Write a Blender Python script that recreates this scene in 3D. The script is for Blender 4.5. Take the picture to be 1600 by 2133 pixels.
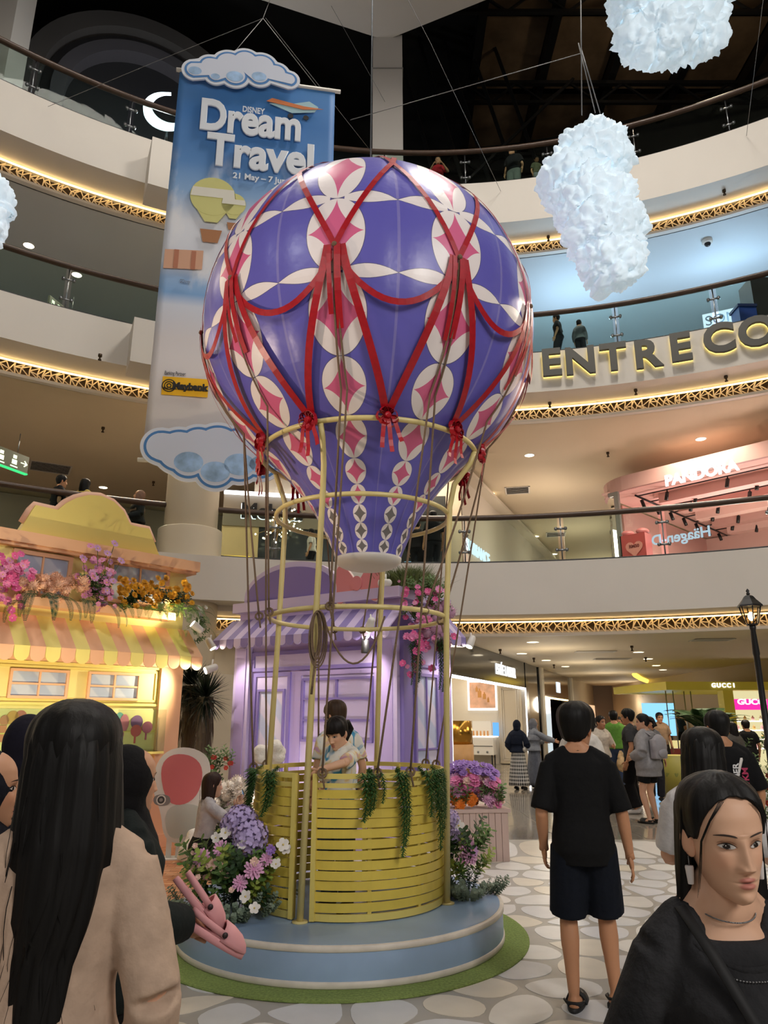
import bpy, math, random
import numpy as np
from mathutils import Vector, Matrix, Euler
from math import sin, cos, tan, pi, radians, sqrt, atan2, exp

for _o in list(bpy.data.objects): bpy.data.objects.remove(_o)
SC = bpy.context.scene
COL = SC.collection

# ------------------------------------------------------------------ camera
FPX, PITCH, CAMZ = 1500.0, radians(15.9), 1.6
_c = bpy.data.cameras.new('camera'); CAM = bpy.data.objects.new('camera', _c); COL.objects.link(CAM)
_c.sensor_fit = 'VERTICAL'; _c.sensor_height = 36.0; _c.lens = FPX * 36.0 / 2133.0
_c.clip_start = .05; _c.clip_end = 300
CAM.location = (0, 0, CAMZ); CAM.rotation_euler = (pi / 2 + PITCH, 0, 0)
SC.camera = CAM

# ------------------------------------------------------------------ view, world, mall and fill lights
SC.view_settings.view_transform = 'Standard'; SC.view_settings.look = 'None'
SC.view_settings.exposure = 0.0; SC.view_settings.gamma = 1.0
SC.view_settings.use_curve_mapping = False
SC.cycles.max_bounces = 4; SC.cycles.diffuse_bounces = 3; SC.cycles.glossy_bounces = 3; SC.cycles.transmission_bounces = 3; SC.cycles.transparent_max_bounces = 10; SC.cycles.use_adaptive_sampling = True; SC.cycles.adaptive_threshold = .12; SC.cycles.adaptive_min_samples = 10; SC.cycles.caustics_reflective = False; SC.cycles.caustics_refractive = False
SC.cycles.sample_clamp_indirect = 4.0
_w = bpy.data.worlds.new('mall_air'); SC.world = _w; _w.use_nodes = True
_w.node_tree.nodes['Background'].inputs[0].default_value = (0.80, 0.76, 0.72, 1)
_w.node_tree.nodes['Background'].inputs[1].default_value = 0.16

def lamp(kind, name, loc, power, color=(1, .86, .68), size=.5, aim=None, spot=60, blend=.6, sizey=None):
    l = bpy.data.lights.new(name, kind); l.energy = power; l.color = color
    if kind == 'AREA':
        l.size = size
        if sizey: l.shape = 'RECTANGLE'; l.size_y = sizey
        else: l.shape = 'DISK'
    elif kind == 'SPOT': l.spot_size = radians(spot); l.spot_blend = blend; l.shadow_soft_size = size
    else: l.shadow_soft_size = size
    o = bpy.data.objects.new(name, l); COL.objects.link(o); o.location = loc
    if aim is not None:
        o.rotation_euler = (Vector(aim) - Vector(loc)).to_track_quat('-Z', 'Y').to_euler()
    o['kind'] = 'helper'
    return o

ACX, ACY, AR = 1.1, 0.6, 16.3            # the round atrium: centre and balcony radius
def ring(th, r, z):                      # point on the atrium circle, th in degrees from straight ahead
    a = radians(th); return Vector((ACX + r * sin(a), ACY + r * cos(a), z))
Z1B, Z1T, Z2B, Z2T, Z3B, Z3T = 3.9, 5.14, 9.5, 10.6, 14.6, 15.95
ZC1, ZC2, ZC3 = Z1B - .38, Z2B - .38, Z3B - .38
for _z, _p, _r in ((3.38, 150, 18.0), (8.85, 230, 19.0), (14.05, 150, 18.6)):      # warm downlights of the ring corridors, under each balcony
    for _t in (-48, -24, 0, 22, 44): lamp('AREA', 'corridor_light', ring(_t, _r, _z), _p * (.25 if _z > 14 and _t >= 0 else 1), (1, .84, .64), 2.5, ring(_t, _r, _z - 3))
for _i, _s in enumerate((3.0, 9.0, 16.0, 25.0)):                                    # unseen point lamps added mid-air to brighten the passage ceilings on both floors
    lamp('POINT', 'passage_fill_light', (3.6 + .40 * _s, 18.5 + .92 * _s, 2.3), 75, (1, .88, .70), .5)
    lamp('POINT', 'passage_fill_light', (4.4 + .40 * _s, 20.5 + .92 * _s, 7.2), 110, (1, .86, .68), .5)
# roof lights of the atrium shining down into the court
lamp('AREA', 'atrium_roof_light', (4.5, 8.5, 20.5), 1150, (1, .93, .84), 3.0, (3.0, 8.5, 0))
lamp('AREA', 'atrium_roof_light', (-4.5, 9.5, 20.5), 450, (1, .93, .84), 3.0, (-2.5, 8.0, 0))
lamp('POINT', 'upper_fill_light', (9.5, 16.5, 21.5), 300, (1, .80, .55), .3)  # unseen lamp added to bring out the dark roof structure
lamp('POINT', 'upper_fill_light', ring(-25, AR + 1.8, 17.4), 160, (.95, .97, 1.0), .2)  # unseen uplights, this and the next, added to brighten the grey arches
lamp('POINT', 'upper_fill_light', ring(-14, AR + 1.8, 17.4), 60, (.95, .97, 1.0), .2)
# unseen fill lamps added behind the camera to brighten the front of things
lamp('AREA', 'gallery_fill_light', (7.0, -6.0, 8.4), 740, (1, .95, .90), 4.0, (.6, 6.2, 1.8))
lamp('AREA', 'gallery_fill_light', (-5.5, -7.0, 8.4), 200, (1, .95, .90), 4.0, (-.3, 6.2, 3.0))
# event spotlights clamped to the balcony fronts
lamp('SPOT', 'event_spotlight', (-6.6, 3.2, 2.6), 750, (1, .78, .60), .12, (-.9, 5.6, 4.3), 34, .8)
lamp('SPOT', 'event_spotlight', (8.0, 10.0, 9.0), 800, (1, .86, .70), .15, (-.3, 6.2, 3.6), 40, .8)
lamp('SPOT', 'event_spotlight', (-7.4, -1.5, 10.3), 650, (.92, .94, 1.0), .3, (-.3, 6.2, 4.8), 45, .9)
lamp('SPOT', 'event_spotlight', (7.5, -1.5, 10.3), 480, (.92, .94, 1.0), .3, (-.3, 6.2, 4.8), 45, .9)

# ------------------------------------------------------------------ helpers
def ray(x, y):
    a = (x - 800) / FPX; b = (1066.5 - y) / FPX
    return Vector((a, cos(PITCH) - b * sin(PITCH), sin(PITCH) + b * cos(PITCH)))
def PZ(x, y, z=0.0):
    d = ray(x, y); return d * ((z - CAMZ) / d.z) + Vector((0, 0, CAMZ))
def PY(x, y, Y):
    d = ray(x, y); return d * (Y / d.y) + Vector((0, 0, CAMZ))
def PR(x, y, r):                         # where a sight line meets the atrium cylinder of radius r
    d = ray(x, y); A = d.x**2 + d.y**2; B = -2 * (d.x * ACX + d.y * ACY); Cc = ACX**2 + ACY**2 - r * r
    t = (-B + sqrt(B * B - 4 * A * Cc)) / (2 * A); return d * t + Vector((0, 0, CAMZ))
def TH(p): return math.degrees(atan2(p.x - ACX, p.y - ACY))

def srgb(c):
    if isinstance(c, str):
        c = c.lstrip('#'); c = tuple(int(c[i:i+2], 16) / 255 for i in (0, 2, 4))
    return tuple((v / 12.92 if v <= .04045 else ((v + .055) / 1.055) ** 2.4) for v in c[:3]) + (1.0,)
_M = {}
def mat(name, col='#cccccc', rough=.55, metal=0, emit=None, es=1.0, var=0.0, vs=6.0, bump=0.0, bs=40.0, alpha=1, spec=.5, attr=None, trans=0, stretch=None, sheen=0, coat=0):
    if name in _M: return _M[name]
    m = bpy.data.materials.new(name); _M[name] = m; m.use_nodes = True
    nt = m.node_tree; b = nt.nodes['Principled BSDF']
    c = srgb(col)
    b.inputs['Base Color'].default_value = c; b.inputs['Roughness'].default_value = rough; b.inputs['Metallic'].default_value = metal
    b.inputs['Specular IOR Level'].default_value = spec
    if coat: b.inputs['Coat Weight'].default_value = coat; b.inputs['Coat Roughness'].default_value = .08
    if sheen: b.inputs['Sheen Weight'].default_value = sheen
    if alpha < 1: b.inputs['Alpha'].default_value = alpha
    if trans: b.inputs['Transmission Weight'].default_value = trans
    if emit: m.cycles.emission_sampling = 'AUTO' if name in ('warm_led', 'white_led') else 'NONE'
    if emit: b.inputs['Emission Color'].default_value = srgb(emit); b.inputs['Emission Strength'].default_value = es
    src = None
    if attr:
        a = nt.nodes.new('ShaderNodeAttribute'); a.attribute_name = attr; src = a.outputs['Color']
        nt.links.new(src, b.inputs['Base Color'])
    if var or bump:
        tc = nt.nodes.new('ShaderNodeTexCoord'); vec = tc.outputs['Object']
        if stretch:
            mp = nt.nodes.new('ShaderNodeMapping'); mp.inputs['Scale'].default_value = stretch; nt.links.new(vec, mp.inputs[0]); vec = mp.outputs[0]
    if var:
        n = nt.nodes.new('ShaderNodeTexNoise'); n.inputs['Scale'].default_value = vs; n.inputs['Detail'].default_value = 4; nt.links.new(vec, n.inputs['Vector'])
        mr = nt.nodes.new('ShaderNodeMapRange'); mr.inputs[1].default_value = .3; mr.inputs[2].default_value = .7; mr.inputs[3].default_value = 1 - var; mr.inputs[4].default_value = 1 + var
        nt.links.new(n.outputs['Fac'], mr.inputs[0])
        mx = nt.nodes.new('ShaderNodeMix'); mx.data_type = 'RGBA'; mx.blend_type = 'MULTIPLY'; mx.inputs[0].default_value = 1
        if src: nt.links.new(src, mx.inputs[6])
        else: mx.inputs[6].default_value = c
        nt.links.new(mr.outputs[0], mx.inputs[7]); nt.links.new(mx.outputs[2], b.inputs['Base Color'])
    if bump:
        n = nt.nodes.new('ShaderNodeTexNoise'); n.inputs['Scale'].default_value = bs; n.inputs['Detail'].default_value = 3; nt.links.new(vec, n.inputs['Vector'])
        bp = nt.nodes.new('ShaderNodeBump'); bp.inputs['Strength'].default_value = bump; bp.inputs['Distance'].default_value = .02
        nt.links.new(n.outputs['Fac'], bp.inputs['Height']); nt.links.new(bp.outputs[0], b.inputs['Normal'])
    return m
def glow(name, col, s): return mat(name, '#000000', .6, emit=col, es=s, spec=0)
def glass_mat(name='pane_glass', tint='#e9f2ee', refl=.09):
    if name in _M: return _M[name]
    m = bpy.data.materials.new(name); _M[name] = m; m.use_nodes = True; nt = m.node_tree; nt.nodes.clear()
    o = nt.nodes.new('ShaderNodeOutputMaterial'); t = nt.nodes.new('ShaderNodeBsdfTransparent'); g = nt.nodes.new('ShaderNodeBsdfGlossy')
    t.inputs[0].default_value = srgb(tint); g.inputs['Roughness'].default_value = .02; g.inputs[0].default_value = (1, 1, 1, 1)
    f = nt.nodes.new('ShaderNodeFresnel'); f.inputs[0].default_value = 1.13
    mx = nt.nodes.new('ShaderNodeMixShader'); nt.links.new(f.outputs[0], mx.inputs[0]); nt.links.new(t.outputs[0], mx.inputs[1]); nt.links.new(g.outputs[0], mx.inputs[2]); nt.links.new(mx.outputs[0], o.inputs[0])
    return m

def frame_of(d):
    d = Vector(d).normalized(); u = d.cross(Vector((0, 0, 1)))
    if u.length < 1e-4: u = Vector((1, 0, 0))
    u.normalize(); return d, u, d.cross(u).normalized() * -1
class MB:
    def __init__(s): s.v = []; s.f = []; s.mi = []; s.cur = 0; s.sm = []; s.flat = False
    def face(s, f): s.f.append(tuple(f)); s.mi.append(s.cur); s.sm.append(not s.flat)
    def addv(s, pts): n = len(s.v); s.v.extend(tuple(p) for p in pts); return n
    def box(s, lo, hi, M=None):
        (a, b, c), (d, e, f) = lo, hi
        P = [(a, b, c), (d, b, c), (d, e, c), (a, e, c), (a, b, f), (d, b, f), (d, e, f), (a, e, f)]
        if M is not None: P = [M @ Vector(p) for p in P]
        n = s.addv(P); fl = s.flat; s.flat = True
        for q in ((3, 2, 1, 0), (4, 5, 6, 7), (0, 1, 5, 4), (1, 2, 6, 5), (2, 3, 7, 6), (3, 0, 4, 7)): s.face([n + i for i in q])
        s.flat = fl; return s
    def bar(s, p0, p1, w, h, up=(0, 0, 1)):           # square bar
        p0, p1 = Vector(p0), Vector(p1); d = (p1 - p0); L = d.length; d.normalize(); up = Vector(up); x = d.cross(up)
        if x.length < 1e-4: x = d.cross(Vector((0, 1, 0)))
        x.normalize(); z = x.cross(d)
        M = Matrix((x, d, z)).transposed().to_4x4(); M.translation = p0
        return s.box((-w / 2, 0, -h / 2), (w / 2, L, h / 2), M)
    def rings(s, R, closed=True, caps=True, loop=False):   # list of rings of points
        n = len(R[0]); b = s.addv([p for r in R for p in r]); m = len(R)
        for i in range(m if loop else m - 1):
            i2 = (i + 1) % m
            for j in range(n if closed else n - 1):
                k = (j + 1) % n; s.face((b + i * n + j, b + i * n + k, b + i2 * n + k, b + i2 * n + j))
        if caps and closed and not loop:
            s.face([b + j for j in range(n)][::-1]); s.face([b + (m - 1) * n + j for j in range(n)])
        return s
    def tube(s, path, r, n=8, loop=False, caps=True, sq=None):
        path = [Vector(p) for p in path]; m = len(path); R = []; pu = None
        for i, p in enumerate(path):
            if loop: d = path[(i + 1) % m] - path[i - 1]
            else: d = path[min(i + 1, m - 1)] - path[max(i - 1, 0)]
            if d.length < 1e-9: d = Vector((0, 0, 1))
            d.normalize()
            if pu is None: _, u, _w = frame_of(d)
            else:
                u = pu - d * pu.dot(d)
                if u.length < 1e-6: _, u, _w = frame_of(d)
                u.normalize()
            pu = u; w = d.cross(u); rr = r[i] if hasattr(r, '__len__') else r
            sx, sy = sq if sq else (1, 1)
            R.append([p + u * (rr * sx * cos(2 * pi * j / n)) + w * (rr * sy * sin(2 * pi * j / n)) for j in range(n)])
        return s.rings(R, True, caps, loop)
    def cyl(s, p0, p1, r0, r1=None, n=16): return s.tube([p0, p1], [r0, r0 if r1 is None else r1], n)
    def lathe(s, prof, n=32, c=(0, 0, 0), caps=True):
        c = Vector(c); return s.rings([[c + Vector((r * cos(2 * pi * j / n), r * sin(2 * pi * j / n), z)) for j in range(n)] for r, z in prof], True, caps)
    def ell(s, c, r, n=12, m=8, M=None):
        c = Vector(c); R = []
        for i in range(m + 1):
            a = -pi / 2 + pi * i / m; ca = max(cos(a), .02)
            ring_ = [Vector((r[0] * ca * cos(2 * pi * j / n), r[1] * ca * sin(2 * pi * j / n), r[2] * sin(a))) for j in range(n)]
            R.append([c + (M @ q if M is not None else q) for q in ring_])
        return s.rings(R)
    def prism(s, poly, M, t):           # 2-D outline extruded by t along local z, both ends capped (n-gons)
        a = s.addv([M @ Vector((x, y, 0)) for x, y in poly]); b = s.addv([M @ Vector((x, y, t)) for x, y in poly]); n = len(poly); fl = s.flat; s.flat = True
        s.face([a + i for i in range(n)][::-1]); s.face([b + i for i in range(n)])
        for i in range(n): j = (i + 1) % n; s.face((a + i, a + j, b + j, b + i))
        s.flat = fl; return s
    def quad(s, a, b, c, d): n = s.addv([a, b, c, d]); s.face((n, n + 1, n + 2, n + 3)); return s
    def ribbon(s, path, w, nrm, t=.0015):   # flat strip with thickness; w, nrm may be lists
        R = []
        path = [Vector(p) for p in path]; m = len(path)
        for i, p in enumerate(path):
            d = (path[min(i + 1, m - 1)] - path[max(i - 1, 0)]).normalized(); nn = Vector(nrm[i] if isinstance(nrm, list) else nrm).normalized()
            x = d.cross(nn).normalized(); nn = x.cross(d); ww = w[i] if hasattr(w, '__len__') else w
            R.append([p + x * ww / 2, p + x * ww / 2 + nn * t, p - x * ww / 2 + nn * t, p - x * ww / 2])
        return s.rings(R)
    def mesh(s, name, mats):
        me = bpy.data.meshes.new(name); me.from_pydata(s.v, [], s.f)
        for m_ in (mats if isinstance(mats, (list, tuple)) else [mats]): me.materials.append(m_)
        me.polygons.foreach_set('material_index', s.mi); me.polygons.foreach_set('use_smooth', s.sm); me.update(); return me
    def build(s, name, mats, parent=None, world=True, **k):
        return link(name, s.mesh(name, mats), parent, world, **k)
def wmat(o):
    M = o.matrix_basis.copy(); p = o.parent
    while p is not None: M = p.matrix_basis @ M; p = p.parent
    return M
def link(name, me, parent=None, world=True, label=None, cat=None, group=None, kind=None, bevel=0):
    o = bpy.data.objects.new(name, me); COL.objects.link(o)
    if parent is not None:
        o.parent = parent
        if world and me is not None: me.transform(wmat(parent).inverted())
    tag(o, label, cat, group, kind)
    if bevel:
        b = o.modifiers.new('bevel', 'BEVEL'); b.width = bevel; b.segments = 2; b.limit_method = 'ANGLE'; b.angle_limit = radians(40)
    return o
def tag(o, label=None, cat=None, group=None, kind=None):
    if label: o['label'] = label
    if cat: o['category'] = cat
    if group: o['group'] = group
    if kind: o['kind'] = kind
    return o
def thing(name, label, cat, loc=(0, 0, 0), rz=0.0, group=None):
    o = bpy.data.objects.new(name, None); COL.objects.link(o); o.location = loc; o.rotation_euler = (0, 0, rz); o.empty_display_size = .1
    bpy.context.view_layer.update() if False else None
    return tag(o, label, cat, group)
def inst(name, me, parent, M=None):          # a part that shares mesh data; M in the parent's frame
    o = bpy.data.objects.new(name, me); COL.objects.link(o); o.parent = parent
    if M is not None: o.matrix_basis = M
    return o
def struct(name, mb, mats, parent=None, **k):
    return mb.build(name, mats, parent, kind='structure' if parent is None else None, **k)
def TRS(loc, rz=0, s=1, rx=0, ry=0): return Matrix.LocRotScale(Vector(loc), Euler((rx, ry, rz)), Vector((s, s, s)) if not hasattr(s, '__len__') else Vector(s))
def text_mesh(txt, size, ext=.01, bold=0.0, bevel=0.0, mat_=None, sx=1.0, align='CENTER', shear=0, spacing=1.0, res=4):
    cu = bpy.data.curves.new('t', 'FONT'); cu.body = txt; cu.size = size; cu.extrude = ext; cu.offset = bold; cu.bevel_depth = bevel; cu.bevel_resolution = 3
    cu.align_x = align; cu.align_y = 'CENTER'; cu.shear = shear; cu.space_character = spacing; cu.resolution_u = res
    ob = bpy.data.objects.new('t', cu); TMP.collection.objects.link(ob); TMP.view_layers[0].update(); dg = TMP.view_layers[0].depsgraph
    me = bpy.data.meshes.new_from_object(ob.evaluated_get(dg)); bpy.data.objects.remove(ob); bpy.data.curves.remove(cu)
    if sx != 1.0: me.transform(Matrix.Diagonal((sx, 1, 1, 1)))
    me.materials.clear()
    if mat_: me.materials.append(mat_)
    return me
TMP = bpy.data.scenes.new('workbench')
def cooked(mb, voxel=.012, smooth=4, name='m', mats=()):     # one continuous skin over overlapping shapes
    me = mb.mesh(name, list(mats)) if not isinstance(mb, bpy.types.Mesh) else mb
    ob = bpy.data.objects.new('t', me); TMP.collection.objects.link(ob)
    r = ob.modifiers.new('r', 'REMESH'); r.mode = 'VOXEL'; r.voxel_size = voxel; r.use_smooth_shade = True
    if smooth: q = ob.modifiers.new('s', 'SMOOTH'); q.iterations = smooth; q.factor = .5
    TMP.view_layers[0].update(); dg = TMP.view_layers[0].depsgraph
    out = bpy.data.meshes.new_from_object(ob.evaluated_get(dg)); bpy.data.objects.remove(ob); bpy.data.meshes.remove(me)
    out.name = name; out.materials.clear()
    for m_ in mats: out.materials.append(m_)
    return out
def upright(p, d, up=(0, 0, 1)):        # matrix: local x along d, local y = up, local z = outward normal (x cross y)
    x = Vector(d).normalized(); y = Vector(up); z = x.cross(y).normalized(); y = z.cross(x)
    M = Matrix((x, y, z)).transposed().to_4x4(); M.translation = Vector(p); return M
# ------------------------------------------------------------------ palette
WHITE = mat('painted_plaster', '#d9d3ca', .6, var=.03, vs=.6)
CEIL = mat('ceiling_paint', '#d6c6aa', .7, var=.03, vs=.4)
CEILB = mat('ceiling_paint_cool', '#a9b3bb', .7)
DARK = mat('roof_void', '#0b0b0c', .8)
BLACKM = mat('black_metal', '#0c0c0d', .4)
STEEL = mat('brushed_steel', '#8f9396', .3, .9)
WOODR = mat('handrail_wood', '#4a372b', .35, var=.15, vs=5)
GLASS = glass_mat()
LED = glow('warm_led', '#ffd590', 5.0)
LATT = mat('lattice_paint', '#f0dcb8', .5)
LATTBACK = mat('lattice_backing', '#3a2a18', .8)
SPOTM = glow('downlight_glow', '#fff0d0', 9)
T0, T1 = -62, 60
def arc_profile(mb, prof, t0=T0, t1=T1, step=2.0, closed=True):
    n = max(2, int((t1 - t0) / step)); mb.rings([[ring(t0 + (t1 - t0) * i / n, r, z) for r, z in prof] for i in range(n + 1)], closed, closed)
# ---- ground floor
FLOORM = mat('polished_stone_floor', '#8d857a', .10, var=.16, vs=1.2, spec=.6)
b = MB(); b.flat = True; b.box((-45, -12, -.2), (60, 95, 0)); struct('floor', b, FLOORM)
tile = MB(); tile.flat = True
grout = mat('floor_joint', '#6d665d', .4)
for i in range(-4, 22):
    tile.box((i * 1.2 - .004, 10.7, 0), (i * 1.2 + .004, 60, .0012))
for j in range(0, 40): tile.box((-6, 10.7 + j * 1.2 - .004, 0), (30, 10.7 + j * 1.2 + .004, .0012))
tile.build('floor_joint', grout, bpy.data.objects['floor'])
# ---- balcony rings
for lv, (zb, zt, nm) in enumerate(((Z1B, Z1T, 'lower'), (Z2B, Z2T, 'middle'), (Z3B, Z3T, 'upper'))):
    b = MB(); b.flat = True; arc_profile(b, [(AR, zb), (AR, zt), (AR + .3, zt), (AR + .3, zb + .12), (AR + 1.2, zb + .12), (AR + 1.2, zb)], step=.75); struct('wall_balcony_' + nm, b, WHITE)
    for o in (b,): pass
    b = MB(); b.flat = True; arc_profile(b, [(AR + .28, zt - .25), (AR + 12, zt - .25), (AR + 12, zt - .12), (AR + .28, zt - .12)]); struct('floor_' + nm, b, mat('gallery_floor', '#8a8178', .4))
    zc = zb - .38; deep = 34 if lv == 0 else (30 if lv == 1 else 9)
    cm = CEIL if lv < 2 else CEIL
    b = MB(); b.flat = True; arc_profile(b, [(AR + 1.05, zc), (AR + deep, zc), (AR + deep, zc + .1), (AR + 1.05, zc + .1)]); struct('ceiling_' + nm, b, CEIL if lv < 2 else mat('ceiling_paint_cool2', '#c3c8cb', .7))
    # lit lattice strip
    tr = MB(); tr.flat = True; arc_profile(tr, [(AR + .95, zc - .02), (AR + 1.1, zc - .02), (AR + 1.1, zc + .05), (AR + .95, zc + .05)])
    to = struct('trim_%d' % (lv + 1), tr, WHITE)
    bk = MB(); arc_profile(bk, [(AR + 1.13, zc), (AR + 1.16, zc), (AR + 1.16, zb), (AR + 1.13, zb)]); bk.build('backing', LATTBACK, to)
    rng = random.Random(11 + lv); lt = MB(); lt.flat = True
    L = radians(T1 - T0) * (AR + 1); n = int(L / .15); z0, z1 = zc + .05, zb - .06
    def lp(i, zz): return ring(T0 + (T1 - T0) * i / n, AR + 1.0, zz)
    mid = [(i + rng.uniform(-.3, .3), z0 + (z1 - z0) * rng.uniform(.3, .7)) for i in range(n + 1)]
    tp = [i + rng.uniform(-.4, .4) for i in range(n + 1)]; bt = [i + rng.uniform(-.4, .4) for i in range(n + 1)]
    for i in range(n):
        E_ = [((tp[i], z1), mid[i]), (mid[i], (bt[i], z0)), (mid[i], (tp[i + 1], z1)), (mid[i], (bt[i + 1], z0))]
        if i % 2: E_.append((mid[i], mid[i + 1]))
        for (a0, q0), (a1, q1) in E_: lt.bar(lp(a0, q0), lp(a1, q1), .022, .02, up=(0, 1, 0.01))
    lo = lt.build('lattice_bars', LATT, to); lo['kind'] = 'stuff'
    le = MB(); arc_profile(le, [(AR + 1.08, z0 + .02), (AR + 1.11, z0 + .02), (AR + 1.11, z0 + .05), (AR + 1.08, z0 + .05)])
    le.build('led_strip', LED, to)
    le = MB(); arc_profile(le, [(AR + .88, z1 - .02), (AR + .92, z1 - .02), (AR + .92, z1 + .01), (AR + .88, z1 + .01)]); le.build('led_strip', LED, to)
# railings: handrail, posts, panes
for nm, zt, ph, where in (('lower', Z1T, 3.0, 'lowest'), ('middle', Z2T, 1.0, 'middle'), ('upper', Z3T, 4.2, 'topmost')):
    rt = thing('glass_railing', 'clear glass railing with dark wooden handrail along the %s curved balcony' % where, 'railing', ring(0, AR + .12, zt), group='curved balcony railings')
    b = MB(); nseg = 70
    b.tube([ring(T0 + (T1 - T0) * i / nseg, AR + .05, zt + 1.12) for i in range(nseg + 1)], .088, 10, sq=(1, .75)); b.build('handrail', WOODR, rt)
    b = MB(); arc_profile(b, [(AR + .02, zt), (AR + .16, zt), (AR + .16, zt + .035), (AR + .02, zt + .035)]); b.build('base_shoe', BLACKM, rt)
    dth = 8.0; k0 = int((T0 - ph) / dth); ths = [ph + dth * k for k in range(-8, 8) if T0 < ph + dth * k < T1]
    for th in ths:
        b = MB(); b.cyl(ring(th, AR + .12, zt), ring(th, AR + .12, zt + 1.1), .018, n=8); po = b.build('post', STEEL, rt)
        for hz in (.28, .8):
            b = MB(); b.tube([ring(th - .42, AR + .1, zt + hz), ring(th + .42, AR + .1, zt + hz)], .026, 8)
            for s in (-.4, .4): b.cyl(ring(th + s, AR + .06, zt + hz), ring(th + s, AR + .13, zt + hz), .04, n=8)
            b.build('clamp', STEEL, po)
    for t_a, t_b in zip(ths[:-1], ths[1:]):
        b = MB(); b.flat = True; m = 4
        b.rings([[ring(t_a + .25 + (t_b - t_a - .5) * i / m, r, z) for r, z in ((AR + .09, zt + .04), (AR + .102, zt + .04), (AR + .102, zt + 1.2), (AR + .09, zt + 1.2))] for i in range(m + 1)])
        b.build('glass_pane', GLASS, rt)
# big round column on the left, with square collars where it passes the balconies
cc = PR(404, 1010, AR + .1); cth = TH(cc)
b = MB(); b.lathe([(.60, 0), (.60, Z3B + .3)], 40, (cc.x, cc.y, 0), True); struct('wall_round_column', b, mat('column_paint', '#cfc3ab', .5))
colo = bpy.data.objects['wall_round_column']
b = MB(); b.lathe([(.72, 0), (.72, Z1T + .55), (.69, Z1T + .57), (.60, Z1T + .57)], 40, (cc.x, cc.y, 0)); b.build('column_sleeve', mat('column_paint', '#cfc3ab', .5), colo, bevel=.01)
for zb, zt, w0, w1 in ((Z1B + .12, Z1T - .15, -2.6, 4.9), (PR(300, 757, AR - .75).z, PR(300, 664, AR - .75).z, TH(PR(276, 700, AR - .75)) - cth, 3), (PR(330, 388, AR - .75).z, PR(330, 288, AR - .75).z, TH(PR(312, 340, AR - .75)) - cth, 3)):
    b = MB(); b.flat = True
    b.rings([[ring(cth + w0 + (w1 - w0) * i / 8, r, z) for r, z in ((AR - .75, zb), (AR - .75, zt), (AR + .1, zt), (AR + .1, zb))] for i in range(9)]); b.build('square_collar', WHITE, colo)
# back walls of the galleries
b = MB(); b.flat = True; arc_profile(b, [(AR + 4.2, Z1T - .3), (AR + 4.4, Z1T - .3), (AR + 4.4, Z2B - .4), (AR + 4.2, Z2B - .4)], -14, 3.5, 1.5); arc_profile(b, [(AR + 11, Z1T - .3), (AR + 11.2, Z1T - .3), (AR + 11.2, Z2B - .4), (AR + 11, Z2B - .4)], T0, -13.8, 1.5); struct('wall_gallery_lower', b, mat('gallery_wall', '#b9aa93', .6))
b = MB(); b.flat = True; arc_profile(b, [(AR + 8, Z2T - .3), (AR + 8.2, Z2T - .3), (AR + 8.2, Z3B - .4), (AR + 8, Z3B - .4)]); struct('wall_gallery_middle', b, mat('gallery_wall_cool', '#9fb0b8', .6))
b = MB(); b.flat = True; arc_profile(b, [(AR + 9, Z3T - .3), (AR + 9.2, Z3T - .3), (AR + 9.2, 27), (AR + 9, 27)]); struct('wall_gallery_upper', b, DARK)
b = MB(); b.flat = True; arc_profile(b, [(AR + 4.6, Z3T - .3), (AR + 4.7, Z3T - .3), (AR + 4.7, Z3T + 2.3), (AR + 4.6, Z3T + 2.3)], 6, T1, 2); struct('wall_olive_band_upper', b, mat('olive_band', '#2c2a14', .5))  # stand-in wall, coloured olive in place of a reflecting glass band
b = MB(); b.flat = True; arc_profile(b, [(AR + 33, -.1), (AR + 33.2, -.1), (AR + 33.2, 9.2), (AR + 33, 9.2)]); struct('wall_far_end', b, mat('far_wall', '#8d7a66', .7))
# wall closing the court behind the houses at ground level (left)
b = MB(); b.flat = True; arc_profile(b, [(AR + 2.6, 0), (AR + 2.8, 0), (AR + 2.8, 3.5), (AR + 2.6, 3.5)], T0, 0.2, 2); struct('wall_ground_left', b, mat('ground_wall', '#b9b2a4', .6))
# ---- roof
p0 = PZ(803, 84, 22.2); b = MB(); b.flat = True
L_, R_ = PZ(545, 0, 22.2), PZ(1012, 0, 22.2)
A1 = p0 + (L_ - p0) * 6; B1 = p0 + (R_ - p0) * 6
b.prism([(p0.x, p0.y), (A1.x, A1.y), (-30, -12), (30, -12), (B1.x, B1.y)][::-1], Matrix.Translation((0, 0, 22.2)), .4); struct('ceiling_roof_soffit', b, mat('roof_soffit', '#c9c4bd', .7))
b = MB(); cp = PZ(810, 84, 22.2); b.box((cp.x - .5, cp.y - .1, Z3T - .3), (cp.x + .42, cp.y + .8, 22.3)); struct('wall_roof_pillar', b, mat('pillar_paint', '#b7b3ae', .6))
b = MB(); b.box((cp.x - .52, cp.y - .12, 20.95), (cp.x + .44, cp.y + .82, 20.99)); b.build('joint_line', mat('joint_dark', '#8a8783', .7), bpy.data.objects['wall_roof_pillar'])
roof = MB(); roof.flat = True; roof.box((-40, -12, 27), (45, 40, 27.3)); ro = struct('ceiling_roof', roof, DARK)
rs = mat('roof_sheet', '#5c4c3a', .5, .1, var=.35, vs=1.2)
b = MB()
for i in range(9):
    for j in range(5):
        x = 3.5 + i * 2.6; y = 13.0 + j * 3.3
        q = MB(); q.box((x + .15, y + .1, 25.4), (x + 2.35, y + 3.1, 25.45)); q.build('roof_panel', rs, ro)
for i in range(10):
    q = MB(); q.box((3.4 + i * 2.6 - .14, 12, 24.8), (3.4 + i * 2.6 + .14, 30, 25.3)); q.build('rafter', BLACKM, ro)
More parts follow.
